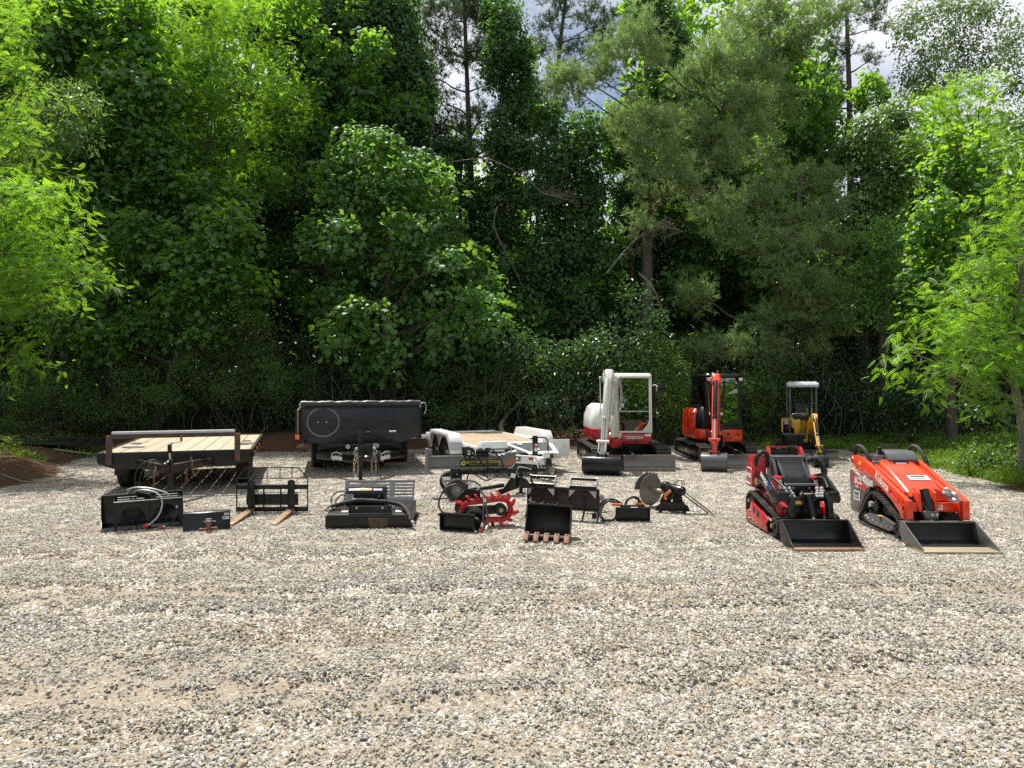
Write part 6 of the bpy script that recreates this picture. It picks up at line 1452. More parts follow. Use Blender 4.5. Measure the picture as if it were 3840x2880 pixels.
# ------------------------------------------------------------------ red stand-on loader
t = thing('mini_loader', 'red and black stand-on tracked loader with mesh grille and empty front bucket', 'loader', (3.83, 8.60, 0), 0, MCH)
bucket_open(t, .845, .285, .43, 'black', 'black_rusty', 'tine', -.42, .07)
rt = [(.75, .012), (.60, .06), (.555, .16), (.62, .275), (.74, .305), (1.1, .375), (1.48, .455), (1.64, .455), (1.765, .36), (1.77, .2), (1.74, .06), (1.66, .012), (1.2, .012)]
for s in (-1, 1):
    a, b = (-.415, -.205) if s < 0 else (.215, .425)
    belt(t, rt, a, b, .022, .045, .014)
    rollers(t, [(.70, .155, .125), (1.58, .31, .12), (.95, .075, .05), (1.15, .075, .05), (1.35, .075, .05), (1.53, .075, .05)], a + .02, b - .02)
    xf = a - .004 if s < 0 else b + .004
    poly = [(.86, .035), (1.70, .035), (1.73, .10), (1.70, .18), (1.56, .225), (1.50, .345), (.90, .24), (.84, .20), (.92, .13)]
    mb = MB(); mb.prism(poly, xf - .012, xf + .012, 'x'); fr = mb.build('track_frame', M['red'], t, .003)
    for y0, z0 in ((1.32, .19), (1.16, .165)):
        mb = MB(); mb.prism([(y0, z0), (y0 + .10, z0 + .01), (y0 + .10, z0 + .10), (y0, z0 + .08)], xf + s * .012, xf + s * .0135, 'x'); mb.build('frame_cutout', M['ink'], fr, smooth=0)
    bolts(t, [(xf + s * .012, .92 + .17 * k, .075) for k in range(5)] + [(xf + s * .012, 1.55, .20)], (s, 0, 0), .012, 'zinc')
    mb = MB(); mb.cyl((xf, .70, .155), (xf + s * .02, .70, .155), .03); mb.cyl((xf, 1.60, .33), (xf + s * .02, 1.60, .33), .025); mb.build('axle_cap', M['zinc'], t)
mb = MB(); mb.b2((-.20, .70, .12), (.21, 1.75, .48)); mb.build('chassis', M['black'], t, .01)
for s in (-1, 1):
    mb = MB(); mb.prism([(.72, .30), (1.70, .47), (1.70, .53), (1.0, .46), (.72, .40)], s * .26 - .06, s * .26 + .06, 'x'); mb.build('side_beam', M['red'], t, .008)
    mb = MB(); mb.b2((s * .30 - .05, .66, .24), (s * .30 + .05, .78, .42)); mb.build('front_mount', M['red'], t, .012)
    # tower, arm, red bracket, front arm leg
    x0, x1 = (-.40, -.22) if s < 0 else (.24, .42)
    if s < 0:
        mb = MB(); mb.prism([(1.55, .53), (1.80, .52), (1.76, .86), (1.66, .99), (1.52, .995), (1.47, .75)], x0, x1, 'x'); mb.build('side_tank', M['red'], t, .014)
        sq = rrect(0, .20, 0, .22, (.03,) * 4, 0)
        mb = MB(); mb.tube([Vector((x0 - .002, 1.57 + p.x, .575 + p.y)) for p in sq], .005, 5, closed=True); mb.build('badge_frame', M['print_white'], t)
        text('TORO', .074, t, (x0 - .002, 1.67, .685), (90, 0, -90), M['print_white'], bold=.003, sx=.98)
    mb = MB(); xa = -.40 if s < 0 else .385
    mb.prism([(1.52, .60), (1.50, .68), (1.30, .75), (1.12, .79), (.98, .79), (.66, .63), (.56, .53), (.60, .47), (.78, .44), (1.06, .62), (1.2, .64), (1.38, .57)], xa, xa + .035, 'x'); mb.build('lift_arm', M['black'], t, .006)
    mb = MB(); mb.prism([(.66, .62), (.56, .60), (.48, .50), (.46, .29), (.54, .28), (.58, .45), (.68, .55)], s * .25 - (.03 if s < 0 else .04), s * .25 + (.04 if s < 0 else .03), 'x'); mb.build('arm_leg', M['black'], t, .008)
    mb = MB(); mb.bar((s * .38, .62, .56), (s * .25, .60, .56), .16, .12); mb.build('arm_cross_plate', M['black'], t, .008)
    xb = -.20 if s < 0 else .29
    mb = MB(); mb.prism([(1.12, .52), (1.18, .73), (1.28, .74), (1.40, .52)], xb, xb + .10, 'x'); mb.build('arm_bracket', M['red'], t, .012)
    mb = MB(); mb.box((xb + .05, 1.135, .635), (.045, .004, .12), 0, (-.28, 0, 0)); mb.build('label', M['label_white'], t, smooth=0)
    # rear red uprights
    mb = MB(); xr = -.13 if s < 0 else .34
    mb.prism([(1.58, .70), (1.56, .88), (1.62, 1.00), (1.72, 1.10), (1.76, 1.09), (1.72, .70)], xr, xr + .04, 'x'); mb.build('rear_upright', M['red'], t, .008)
    for k in range(2):
        xx = (-.30 + .06 * k) if s < 0 else (.13 + .06 * k)
        mb = MB(); p, q = Vector((xx, .62, .67)), Vector((xx + .05 * (1 if s < 0 else -.6), .53, .55))
        for j in range(4): mb.cyl(p.lerp(q, j / 4), p.lerp(q, j / 4 + .17), .019 if j % 2 else .024, n=10)
        mb.build('hydraulic_coupling', M['silver'], t)
    hose(t, [(s * .28, .64, .66), (s * .33, .85, .74), (s * .36, 1.05, .74), (s * .30, 1.3, .66)], .018)
text('DINGO', .085, t, (-.403, 1.07, .715), (90, 25, -90), M['print_white'], bold=.003, shear=.15, label='white lettering on the arm')
text('TX1000', .055, t, (-.403, .86, .66), (90, 27, -90), M['ink_blue'], bold=.002, shear=.15)
mb = MB(); mb.bar((-.13, 1.72, 1.09), (.38, 1.72, 1.085), .02, .025); mb.build('rear_bar', M['red'], t, .004)
for (x, y, z), n_ in (((-.405, 1.36, .65), 'warning_label'),):
    mb = MB(); mb.box((x, y, z), (.004, .07, .06)); mb.build(n_, M['label_orange'], t, smooth=0)
# grille hood: frame with a real wire mesh over a dark hollow
mb = MB(); A_, B_, C_, D_ = Vector((-.09, 1.42, .95)), Vector((.25, 1.42, .95)), Vector((.29, 1.24, .70)), Vector((-.06, 1.24, .70))
mb.prism([(1.24, .68), (1.42, .97), (1.62, .99), (1.66, .55), (1.24, .55)], -.15, -.125, 'x'); mb.prism([(1.24, .68), (1.42, .97), (1.62, .99), (1.66, .55), (1.24, .55)], .30, .325, 'x')
mb.b2((-.15, 1.40, .965), (.325, 1.64, .985)); mb.b2((-.14, 1.60, .55), (.31, 1.63, .95)); mb.bar((-.14, 1.435, .955), (.315, 1.435, .955), .05, .05, up=(0, -.8, .6))
mb.build('hood', M['battleship'], t, .006)
mb = MB()
for p, q in ((A_, D_), (B_, C_)): mb.bar(p, q, .035, .02, up=(0, -.8, .55))
mb.bar(D_, C_, .035, .02, up=(0, -.8, .55)); mb.build('grille_frame', M['battleship'], t, .004)
mb = MB()
for k in range(1, 26):
    mb.bar(A_.lerp(B_, k / 26), D_.lerp(C_, k / 26), .0065, .004)
for k in range(1, 20): mb.bar(A_.lerp(D_, k / 20), B_.lerp(C_, k / 20), .0065, .004)
mb.build('grille_mesh', M['blade'], t, smooth=0)
for x in (.0, .235):
    mb = MB(); mb.bar((x - .04, 1.32, .765), (x + .02, 1.22, .69), .03, .022); mb.build('hood_latch', M['black'], t, .005)
mb = MB(); mb.prism([(1.02, .50), (1.02, .635), (1.10, .655), (1.12, .72), (1.26, .72), (1.26, .50)], -.11, .29, 'x'); mb.build('front_cover', M['black'], t, .008)
bolts(t, [(-.02, 1.018, .60), (.20, 1.018, .60), (-.02, 1.018, .53), (.22, 1.018, .53)], (0, -1, 0), .011)
mb = MB(); mb.b2((-.10, 1.015, .655), (.27, 1.0185, .661)); mb.build('cover_trim', M['print_white'], t, smooth=0)
mb = MB(); mb.b2((-.24, .62, .49), (.25, .68, .545)); mb.b2((-.17, .60, .43), (-.04, .70, .53)); mb.build('arm_cross_tube', M['black'], t, .006)
mb = MB(); mb.b2((-.16, .597, .455), (-.05, .60, .50)); mb.build('arm_label', M['label_yellow'], t, smooth=0)
for x in (-.07, .06):
    mb = MB(); mb.prism([(.56, .46), (.66, .46), (.66, .60), (.62, .63), (.56, .60)], x - .009, x + .009, 'x'); mb.build('clevis', M['black'], t, .004)
mb = MB(); mb.cyl((-.10, .60, .585), (.09, .60, .585), .016); mb.build('clevis_pin', M['zinc'], t)
mb = MB(); mb.cyl((-.0, .60, .575), (.03, .50, .31), .046, n=20); mb.cyl((-.0, .60, .575), (.005, .585, .535), .055, n=20); mb.build('tilt_cylinder', M['black'], t, smooth=40)
mb = MB(); mb.cyl((.03, .50, .31), (.032, .49, .27), .026); mb.build('cylinder_rod', M['steel'], t)
hose(t, [(-.30, 1.40, .56), (-.34, 1.52, .70), (-.36, 1.50, .92), (-.30, 1.48, 1.03), (-.20, 1.50, 1.0), (-.19, 1.52, .82)], .030)
hose(t, [(-.34, 1.32, .54), (-.36, 1.1, .47), (-.35, .95, .48), (-.33, .80, .43)], .018)
mb = MB(); mb.cyl((.22, 1.70, .99), (.22, 1.70, 1.10), .055, n=20); mb.build('exhaust_cap', M['black_dull'], t, .004)
mb = MB(); mb.b2((-.06, 1.66, .98), (.20, 1.80, 1.03)); mb.tube(spline([(.0, 1.68, 1.02), (.02, 1.66, 1.07), (.14, 1.66, 1.07), (.17, 1.68, 1.02)], 5), .014, 8); mb.cyl((.07, 1.7, 1.0), (.07, 1.7, 1.05), .03); mb.cyl((-.02, 1.75, 1.0), (-.02, 1.75, 1.12), .012); mb.box((.0, 1.75, 1.12), (.06, .05, .07)); mb.build('control_console', M['black'], t, .006)
for x, z in ((-.10, 1.02), (-.06, 1.0)):
    mb = MB(); mb.cyl((x, 1.62, .98), (x, 1.62, z + .02), .008); mb.ball((x, 1.62, z + .03), .016, 8); mb.build('control_lever', M['black'], t)
mb = MB(); P = spline([(.40, 1.62, .90), (.52, 1.60, .93), (.60, 1.56, .86), (.62, 1.52, .74), (.58, 1.50, .66)], 6); mb.tube(P, [.045 + .004 * math.sin(i * 2) for i in range(len(P))], 10); mb.build('hose_sleeve', M['fabric'], t, smooth=60)
hose(t, [(.585, 1.50, .67), (.56, 1.49, .58), (.50, 1.47, .52), (.42, 1.45, .50)], .022)

# ------------------------------------------------------------------ orange stand-on loader
t = thing('mini_loader', 'bright orange stand-on tracked loader with triangular tracks and dusty front bucket', 'loader', (5.33, 8.46, 0), -1, MCH)
bucket_open(t, .90, .275, .52, 'black_dull', 'blade', 'tan', -.42, .22)
rt = [(.80, .012), (.70, .055), (.665, .15), (.70, .24), (.85, .33), (1.1, .43), (1.34, .50), (1.45, .49), (1.55, .40), (1.70, .22), (1.785, .12), (1.77, .03), (1.66, .012), (1.2, .012)]
for s in (-1, 1):
    a, b = (-.36, -.12) if s < 0 else (.24, .47)
    belt(t, rt, a, b, .022, .045, .015)
    rollers(t, [(.79, .13, .095), (1.67, .12, .09), (1.0, .07, .045), (1.18, .07, .045), (1.36, .07, .045), (1.5, .07, .045)], a + .02, b - .02)
    xo = a if s < 0 else b
    mb = MB(); mb.lathe([(.03, 0), (.11, .005), (.115, .03), (.03, .035)], (xo - s * .06, 1.43, .335), (1, 0, 0), 22)
    for k in range(12):
        a_ = 2 * math.pi * k / 12; mb.box((xo - s * .04, 1.43 + .125 * math.cos(a_), .335 + .125 * math.sin(a_)), (.03, .035, .035), 0, (a_, 0, 0))
    mb.build('sprocket', M['black'], t, smooth=30)
    mb = MB(); mb.cyl((xo - s * .06, 1.43, .335), (xo + s * .01, 1.43, .335), .04, n=16); mb.build('sprocket_hub', M['silver'], t)
    mb = MB(); mb.prism([(.80, .10), (.93, .065), (1.45, .065), (1.60, .10), (1.60, .15), (1.50, .20), (1.12, .225), (.80, .185)], xo - s * .05, xo + s * .004, 'x'); mb.build('track_frame', M['battleship'], t, .008)
    bolts(t, [(xo + s * .005, .85 + .13 * k, .115 - .012 * (1.5 - abs(k - 2.5))) for k in range(6)] + [(xo + s * .005, 1.57, .145)], (s, 0, 0), .011)
    mb = MB(); mb.box((xo - s * .0, 1.15, .226), (.05, .07, .004)); mb.build('warning_label', M['label_yellow'], t, smooth=0)
    mb = MB(); mb.prism([(.80, .25), (1.35, .42), (1.35, .33), (.80, .20)], s * .15 + .04, s * .15 + .07, 'x'); mb.build('inner_frame', M['black'], t)
    # lift arm: rear knuckle, long beam, front foot
    xa, xb = (-.34, -.28) if s < 0 else (.40, .46)
    mb = MB(); mb.prism([(2.09, .90), (2.02, .955), (1.90, .96), (1.70, .93), (1.52, .885), (1.17, .755), (.90, .66), (.62, .57), (.545, .53), (.53, .29), (.68, .28), (.72, .36), (.88, .46), (1.2, .61), (1.44, .69), (1.50, .66), (1.57, .665), (1.60, .72), (1.76, .68), (1.98, .80), (2.08, .86)], xa, xb, 'x'); mb.build('lift_arm', M['orange'], t, .010)
    mb = MB(); mb.prism([(.545, .535), (.53, .29), (.60, .285), (.64, .36), (.64, .54)], xa - (0 if s < 0 else .03), xb + (.03 if s < 0 else 0), 'x'); mb.build('arm_foot', M['orange'], t, .010)
    mb = MB(); mb.b2((xa + (-.004 if s < 0 else .064), .60, .40), (xa + (-.001 if s < 0 else .067), .635, .455)); mb.build('foot_slot', M['ink'], t, smooth=0)
    bolts(t, [((xa if s < 0 else xb), 2.03, .90), ((xa if s < 0 else xb), 1.56, .70)], (s, 0, 0), .018)
    # rear side panel in black with a red wedge
    xs = -.345 if s < 0 else .445
    mb = MB(); mb.prism([(2.09, .73), (2.02, .73), (1.52, .55), (1.50, .50), (1.62, .44), (1.74, .25), (1.84, .14), (2.03, .14), (2.07, .2)], xs, xs + .02, 'x'); mb.build('side_panel', M['battleship'], t, .006)
    mb = MB(); mb.prism([(2.035, .715), (1.545, .545), (1.62, .475), (1.95, .52)], xs + s * .021 - (.003 if s < 0 else 0) + (.0 if s < 0 else 0) + (.018 if s < 0 else 0), xs + s * .021 + (.018 if s < 0 else .003), 'x'); mb.build('red_wedge', M['red_chain'], t, smooth=0)
    if s < 0:
        text('SCL', .125, t, (xs - .008, 1.81, .60), (90, 0, -90), M['print_white'], bold=.002, shear=.15, sx=1.15)
        text('1000', .05, t, (xs - .008, 1.86, .515), (90, 0, -90), M['print_white'], shear=.15)
        o = sticker(t, (xs - .004, 1.86, .385), .19, .13, (0, 0, -90), bars=((0, .32, .8, .14), (0, .12, .7, .12), (0, -.08, .8, .05), (0, -.2, .8, .05), (0, -.32, .8, .05)))
        text('Kubota', .135, t, (xa - .0015, 1.16, .685), (90, 22, -90), M['print_white'], bold=.003, sx=.95)
        mb = MB(); mb.box((xa - .002, 1.78, .865), (.003, .09, .05)); mb.build('warning_label', M['label_yellow'], t, smooth=0)
        for yy, zz in ((1.88, .79), (1.72, .78)):
            mb = MB(); mb.box((xa - .002, yy, zz), (.003, .05, .025), 0, (.2, 0, 0)); mb.build('arm_slot', M['red_chain'], t, smooth=0)
        mb = MB(); mb.tube(spline([(xa - .002, .93, .60), (xa - .002, .88, .615), (xa - .002, .74, .53), (xa - .002, .76, .49), (xa - .002, .93, .56)], 5, True), .006, 5, closed=True); mb.build('arm_groove', M['red_chain'], t)
    mb = MB(); mb.tube(spline([(xs + .06, 2.02, .83), (xs + .05, 2.03, 1.0), (xs + .06, 1.96, 1.09), (xs + .08, 1.84, 1.07), (xs + .10, 1.72, .96), (xs + .11, 1.66, .83)], 6), .030, 10); mb.build('hand_rail', M['rubber'], t, smooth=60)
# hood: lofted shell sloping to the front
def hr(y, x0, x1, z0, z1, r): return [Vector((p.x, y, p.y)) for p in rrect(x0, x1, z0, z1, (r, r, .01, .01), 0, 5)]
mb = MB(); mb.loft([hr(1.82, -.14, .36, .52, .935, .07), hr(1.70, -.15, .37, .50, .93, .08), hr(1.35, -.17, .36, .46, .83, .08), hr(1.02, -.18, .34, .42, .69, .08), hr(.86, -.17, .33, .42, .60, .06)]); mb.build('hood', M['orange'], t, .0, smooth=45)
for s, x in ((-1, -.19), (1, .365)):
    mb = MB(); mb.bar((x, 1.78, .86), (x, .84, .545), .05, .12); mb.build('hood_rail', M['orange'], t, .012)
mb = MB(); mb.prism([(.0, .905), (.24, .905), (.22, .85), (.20, .805), (.03, .805), (.01, .85)], 1.545, 1.70, 'y'); o = mb.build('hood_vent', M['red_chain'], t, .006)
mb = MB(); mb.bar((.02, 1.56, .885), (.22, 1.56, .885), .05, .055, up=(0, .3, 1)); mb.build('vent_lamp_housing', M['black'], t, .01)
mb = MB(); mb.bar((.045, 1.533, .885), (.195, 1.533, .885), .006, .03, up=(0, .3, 1)); mb.build('work_lamp', M['lens_clear'], t, .004)
mb = MB(); mb.prism([(-.0, .848), (.24, .848), (.20, .79), (.05, .79)], 1.535, 1.542, 'y'); vent = mb.build('intake_grille', M['ink'], t, smooth=0)
for k in range(4):
    mb = MB(); z = .80 + .012 * k; mb.b2((.04 - .008 * k, 1.528, z), (.21 + .008 * k, 1.536, z + .004)); mb.build('grille_slat', M['red_chain'], vent, smooth=0)
o = sticker(t, (.14, 1.13, .745), .27, .12, (-68, 0, 0), bars=((0, .25, .7, .25), (0, -.1, .85, .12), (0, -.32, .6, .1)))
# front tower: crossbeam, centre bracket, couplers, tilt cylinder and hoses
mb = MB(); mb.b2((-.30, .66, .37), (.40, .74, .49)); mb.prism([(-.22, .49), (-.14, .62), (-.02, .66), (.16, .66), (.26, .60), (.36, .49)], .74, .86, 'y'); mb.build('arm_cross_beam', M['orange'], t, .012)
for x in (-.12, .08):
    mb = MB(); mb.prism([(.60, .38), (.64, .62), (.72, .67), (.80, .66), (.76, .38)], x - .02, x + .02, 'x'); mb.build('tilt_bracket', M['orange'], t, .01)
mb = MB(); mb.prism([(-.24, .50), (-.16, .57), (-.14, .50)], .735, .738, 'y'); mb.b2((-.20, .69, .50), (-.16, .76, .56)); mb.build('cover_plate', M['black'], t, .004)
mb = MB(); mb.cyl((-.02, .72, .65), (-.0, .60, .40), .052, n=20); mb.build('tilt_cylinder', M['black'], t, smooth=40)
mb = MB(); mb.prism([(-.11, .385), (-.09, .405), (.06, .405), (.09, .38), (.08, .29), (-.08, .285)], .56, .66, 'y'); mb.build('cylinder_guard', M['battleship'], t, .010)
bolts(t, [(.0, .558, .355), (.055, .558, .355)], (0, -1, 0), .012)
mb = MB(); mb.cyl((-.0, .60, .30), (-.0, .59, .26), .026); mb.build('cylinder_rod', M['steel'], t)
hose(t, [(-.24, .72, .52), (-.14, .70, .50), (-.06, .62, .44), (-.04, .58, .38)], .024)
mb = MB(); mb.cyl((.24, .70, .60), (.26, .62, .62), .045, n=16); mb.cyl((.29, .68, .62), (.31, .58, .60), .03, n=14); mb.cyl((.27, .68, .55), (.30, .56, .53), .034, n=14); mb.cyl((.33, .64, .57), (.35, .56, .54), .022); mb.ball((.24, .66, .66), .035, 10); mb.build('hydraulic_coupling', M['silver'], t)
mb = MB(); mb.cyl((-.115, .70, .62), (-.11, .66, .56), .014); mb.build('grease_fitting', M['steel'], t)
sticker(t, (.13, .656, .43), .11, .065, (0, 0, 0), bars=((-.3, 0, .05, .7), (-.05, .1, .08, .6), (.2, .1, .08, .6), (.08, .3, .3, .12)))
mb = MB(); mb.b2((-.26, .80, .10), (.38, 1.95, .50)); mb.build('chassis', M['black'], t, .01)
mb = MB(); mb.prism([(1.60, .93), (1.66, 1.0), (1.72, 1.04), (1.95, 1.05), (2.0, .95), (2.0, .80), (1.64, .80)], -.02, .40, 'x'); mb.prism([(1.66, .80), (1.70, .98), (2.0, .98), (2.0, .80)], -.16, -.02, 'x'); mb.b2((-.24, 1.62, .70), (.46, 1.70, .90)); mb.build('console', M['battleship'], t, .012)
mb = MB(); mb.cyl((-.05, 1.80, .98), (-.05, 1.80, 1.05), .02); mb.ball((-.05, 1.80, 1.075), .042, 12, sq=(1, 1, .75)); mb.build('control_knob', M['black'], t)
mb = MB(); mb.tube([(.06, 2.0, 1.0), (.05, 2.02, 1.10), (.33, 2.02, 1.105), (.34, 2.0, 1.0)], .014, 8); mb.build('rear_handle', M['black'], t)

# ------------------------------------------------------------------ excavators
def undercarriage(t, hw, tw, y0, y1, h, bw, bh, by, bmat='blade', bx=0.0, bz=0.0):
    r = h / 2
    path = [(y0 + r, .012), (y0 + .25 * r, .25 * r), (y0, r), (y0 + .25 * r, 1.75 * r), (y0 + r, h), ((y0 + y1) / 2, h + .012), (y1 - r, h), (y1 - .25 * r, 1.75 * r), (y1, r), (y1 - .25 * r, .25 * r), (y1 - r, .012), ((y0 + y1) / 2, .012)]
    for s in (-1, 1):
        a, b = sorted((s * hw, s * (hw - tw)))
        belt(t, path, a, b, .03, .085, .022)
        rollers(t, [(y0 + r, r, r - .05), (y1 - r, r, r - .05)] + [(y0 + r + (y1 - y0 - 2 * r) * k / 5, .10, .075) for k in range(1, 5)], a + .04, b - .04)
        xo = s * hw
        mb = MB(); mb.prism([(y0 + 1.7 * r, .13), (y1 - 1.7 * r, .13), (y1 - 1.2 * r, .20), (y1 - 1.5 * r, h - .07), (y0 + 1.5 * r, h - .07), (y0 + 1.2 * r, .20)], xo - s * .07, xo - s * .03, 'x'); fr = mb.build('track_frame', M['black'], t, .01)
        mb = MB(); mb.box((xo - s * .028, (y0 + y1) / 2 + .1, h * .52), (.004, .09, .07)); mb.build('warning_label', M['label_yellow'], fr, smooth=0)
    mb = MB(); mb.b2((-hw + tw, -.45, .20), (hw - tw, .55, h + .06)); mb.cyl((0, .05, h), (0, .05, h + .16), .36, n=32); mb.build('car_body', M['black'], t, .012)
    sec = [(by, .01), (by - .02, bh * .28), (by + .01, bh * .62), (by - .03, bh)]
    mb = MB(); mb.strip([(p.x, p.y + bz) for p in spline([Vector((a, b, 0)) for a, b in sec], 5)][::-1], bx - bw, bx + bw, .02); mb.build('blade', M[bmat], t, .003)
    mb = MB(); mb.bar((bx - bw, by - .012, .035 + bz), (bx + bw, by - .012, .035 + bz), .02, .07); mb.build('blade_edge', M['tan'], t, .002)
    for s in (-1, 1):
        mb = MB(); mb.bar((bx * .5 + s * .26, -.40, .26), (bx + s * .26, by + .03, bh * .45 + bz), .09, .11); mb.build('blade_arm', M['black'], t, .01)
    mb = MB(); mb.cyl((bx * .5, -.42, .40), (bx, by + .08, bh * .75 + bz), .045, n=16); mb.build('blade_cylinder', M['black_dull'], t)
def arm(t, base, yaw, sc, pts, col, cyl, bucket, bw, hosemat='hose'):
    """boom, stick and bucket in one vertical plane; pts: knee (forward, up), stick foot (forward, up)"""
    T = Matrix.Translation(base) @ Matrix.Rotation(math.radians(yaw), 4, 'Z')
    def mk(): m = MB(); m.M = T; return m
    def V(f, z, x=0): return (x, -f, z)
    (kf, kz), (sf, sz) = pts; w = .085 * sc
    # boom, a bent box beam
    mid = (kf * .16, kz * .62); e = sc
    poly = [(-.06 * e, -.02), (.10 * e, -.02), (mid[0] + .13 * e, mid[1] - .06 * e), (kf + .02, kz - .10 * e), (kf + .05 * e, kz + .03 * e), (kf - .06 * e, kz + .08 * e), (mid[0] - .10 * e, mid[1] + .10 * e), (-.09 * e, kz * .3)]
    m = mk(); m.prism([(-a, b) for a, b in poly], -w, w, 'x'); m.build('boom', M[col], t, .008)
    m = mk(); m.cyl(V(0, 0, -w * 1.6), V(0, 0, w * 1.6), .07 * sc); m.cyl(V(kf, kz, -w * 1.5), V(kf, kz, w * 1.5), .055 * sc); m.build('boom_pin', M[col], t, .004)
    for s in (-1, 1):
        m = mk(); m.prism([(-kf - .06, kz + .12 * sc), (-kf + .07, kz + .10 * sc), (-kf + .05, kz - .12), (-kf - .05, kz - .12)], s * w * 1.05, s * w * 1.35, 'x'); m.build('knee_plate', M[col], t, .006)
    # stick
    d = Vector((0, -(sf - kf), sz - kz)).normalized(); pf = Vector((0, d.z, -d.y)); pf = pf if pf.y < 0 else -pf
    k0, s0 = Vector(V(kf, kz)), Vector(V(sf, sz)); top = k0 - d * .14 * sc
    m = mk()
    ring = lambda c, hw_, fr, bk: [c + Vector((-hw_, 0, 0)) + pf * fr, c + Vector((hw_, 0, 0)) + pf * fr, c + Vector((hw_, 0, 0)) - pf * bk, c + Vector((-hw_, 0, 0)) - pf * bk]
    m.loft([ring(top, w * .95, .04 * e, .05 * e), ring(k0 + d * .05, w * 1.0, .06 * e, .10 * e), ring(k0.lerp(s0, .3), w * .95, .055 * e, .10 * e), ring(k0.lerp(s0, .75), w * .8, .045 * e, .06 * e), ring(s0, w * .72, .04 * e, .04 * e)]); m.build('stick', M[col], t, .010)
    m = mk(); q0 = k0.lerp(s0, .06) + pf * .11 * e; q1 = k0.lerp(s0, .58) + pf * .10 * e; m.cyl(q0, q1, .052 * sc, n=16); m.cyl(q1 - d * .05, q1, .060 * sc, n=16); m.build('bucket_cylinder', M[cyl], t, .003, smooth=40)
    m = mk(); q2 = k0.lerp(s0, .86) + pf * .10 * e; m.cyl(q1, q2, .026 * sc); m.build('cylinder_rod', M['steel'], t)
    for s in (-1, 1):
        m = mk(); m.prism([((q0 - d * .06)[1], (q0 - d * .06)[2]), ((q0 - d * .06 - pf * .10)[1], (q0 - d * .06 - pf * .10)[2]), ((q0 + d * .08 - pf * .08)[1], (q0 + d * .08 - pf * .08)[2]), ((q0 + d * .05)[1], (q0 + d * .05)[2])], s * w * .8, s * w * 1.05, 'x'); m.build('cylinder_bracket', M[col], t, .004)
    m = mk(); c0 = Vector(V(mid[0] - .10, mid[1] * 1.0 + .12)); c1 = k0 - d * .13; m.cyl(c0, c0.lerp(c1, .62), .048 * sc, n=14); m.cyl(c0.lerp(c1, .6), c1, .024 * sc); m.build('stick_cylinder', M[cyl], t, .003)
    m = mk(); c0 = Vector(V(.26, -.02)); c1 = Vector(V(mid[0] + .16, mid[1] * .8)); m.cyl(c0, c0.lerp(c1, .66), .052 * sc, n=14); m.cyl(c0.lerp(c1, .6), c1, .026 * sc); m.build('boom_cylinder', M[cyl], t, .003)
    # linkage and quick coupler
    for s in (-1, 1):
        m = mk(); m.bar(q2 + Vector((s * w * 1.1, 0, 0)), k0.lerp(s0, .84) + Vector((s * w * 1.1, 0, 0)), .02, .07); m.bar(q2 + Vector((s * w * .9, 0, 0)), s0 + pf * .13 - d * .0 + Vector((s * w * .9, 0, 0)), .02, .05); m.build('link', M['black_dull'] if col != 'cream' else M[col], t, .004)
    m = mk(); m.cyl(q2 + Vector((-w * 1.6, 0, 0)), q2 + Vector((w * 1.6, 0, 0)), .035 * sc); m.cyl(s0 + Vector((-w * 1.4, 0, 0)), s0 + Vector((w * 1.4, 0, 0)), .035 * sc); m.build('link_pin', M[col], t)
    for s in (-1, 1):
        m = mk(); m.prism([(-sf - .17, sz + .04), (-sf + .06, sz + .05), (-sf + .08, sz - .10), (-sf - .02, sz - .16), (-sf - .18, sz - .14)], s * w * .9, s * w * 1.15, 'x'); m.build('coupler', M['black'], t, .006)
    # bucket, its curved back turned to the front
    g = -base[2]; b0 = sf + .02
    prof = [(b0 - .20, sz - .02), (b0 + .10, sz - .03), (b0 + .21, sz - .09), (b0 + .24, (sz + g) / 2 - .02), (b0 + .17, g + .04), (b0 + .02, g + .012), (b0 - .24, g + .03)]
    pr = [(-p.x, p.y) for p in spline([Vector((a, b, 0)) for a, b in prof], 3)]
    m = mk(); m.strip(pr, -bw, bw, .012); m.build('bucket', M[bucket], t, .003)
    for s in (-1, 1):
        m = mk(); m.prism(pr + [(-(b0 - .28), g + .12), (-(b0 - .27), sz - .08)], s * bw - .008, s * bw + .008, 'x'); m.build('bucket_side', M[bucket], t, .003)
    if hosemat:
        for s, off in ((-1, 1.25), (1, 1.25), (1, 1.6)):
            P = [T @ Vector(q) for q in ((s * w * off, -(mid[0] - .02), mid[1] * .7), (s * w * (off + .5), -mid[0], mid[1] * 1.15), (s * w * (off + 1.1), -(kf - .05), kz * .98), (s * w * (off + .9), -(kf + .05), kz * .8), (s * w * (off + .3), -(kf + (sf - kf) * .42), kz + (sz - kz) * .5))]
            hose(t, P, .013 * sc, hosemat, fit='steel')
    return T
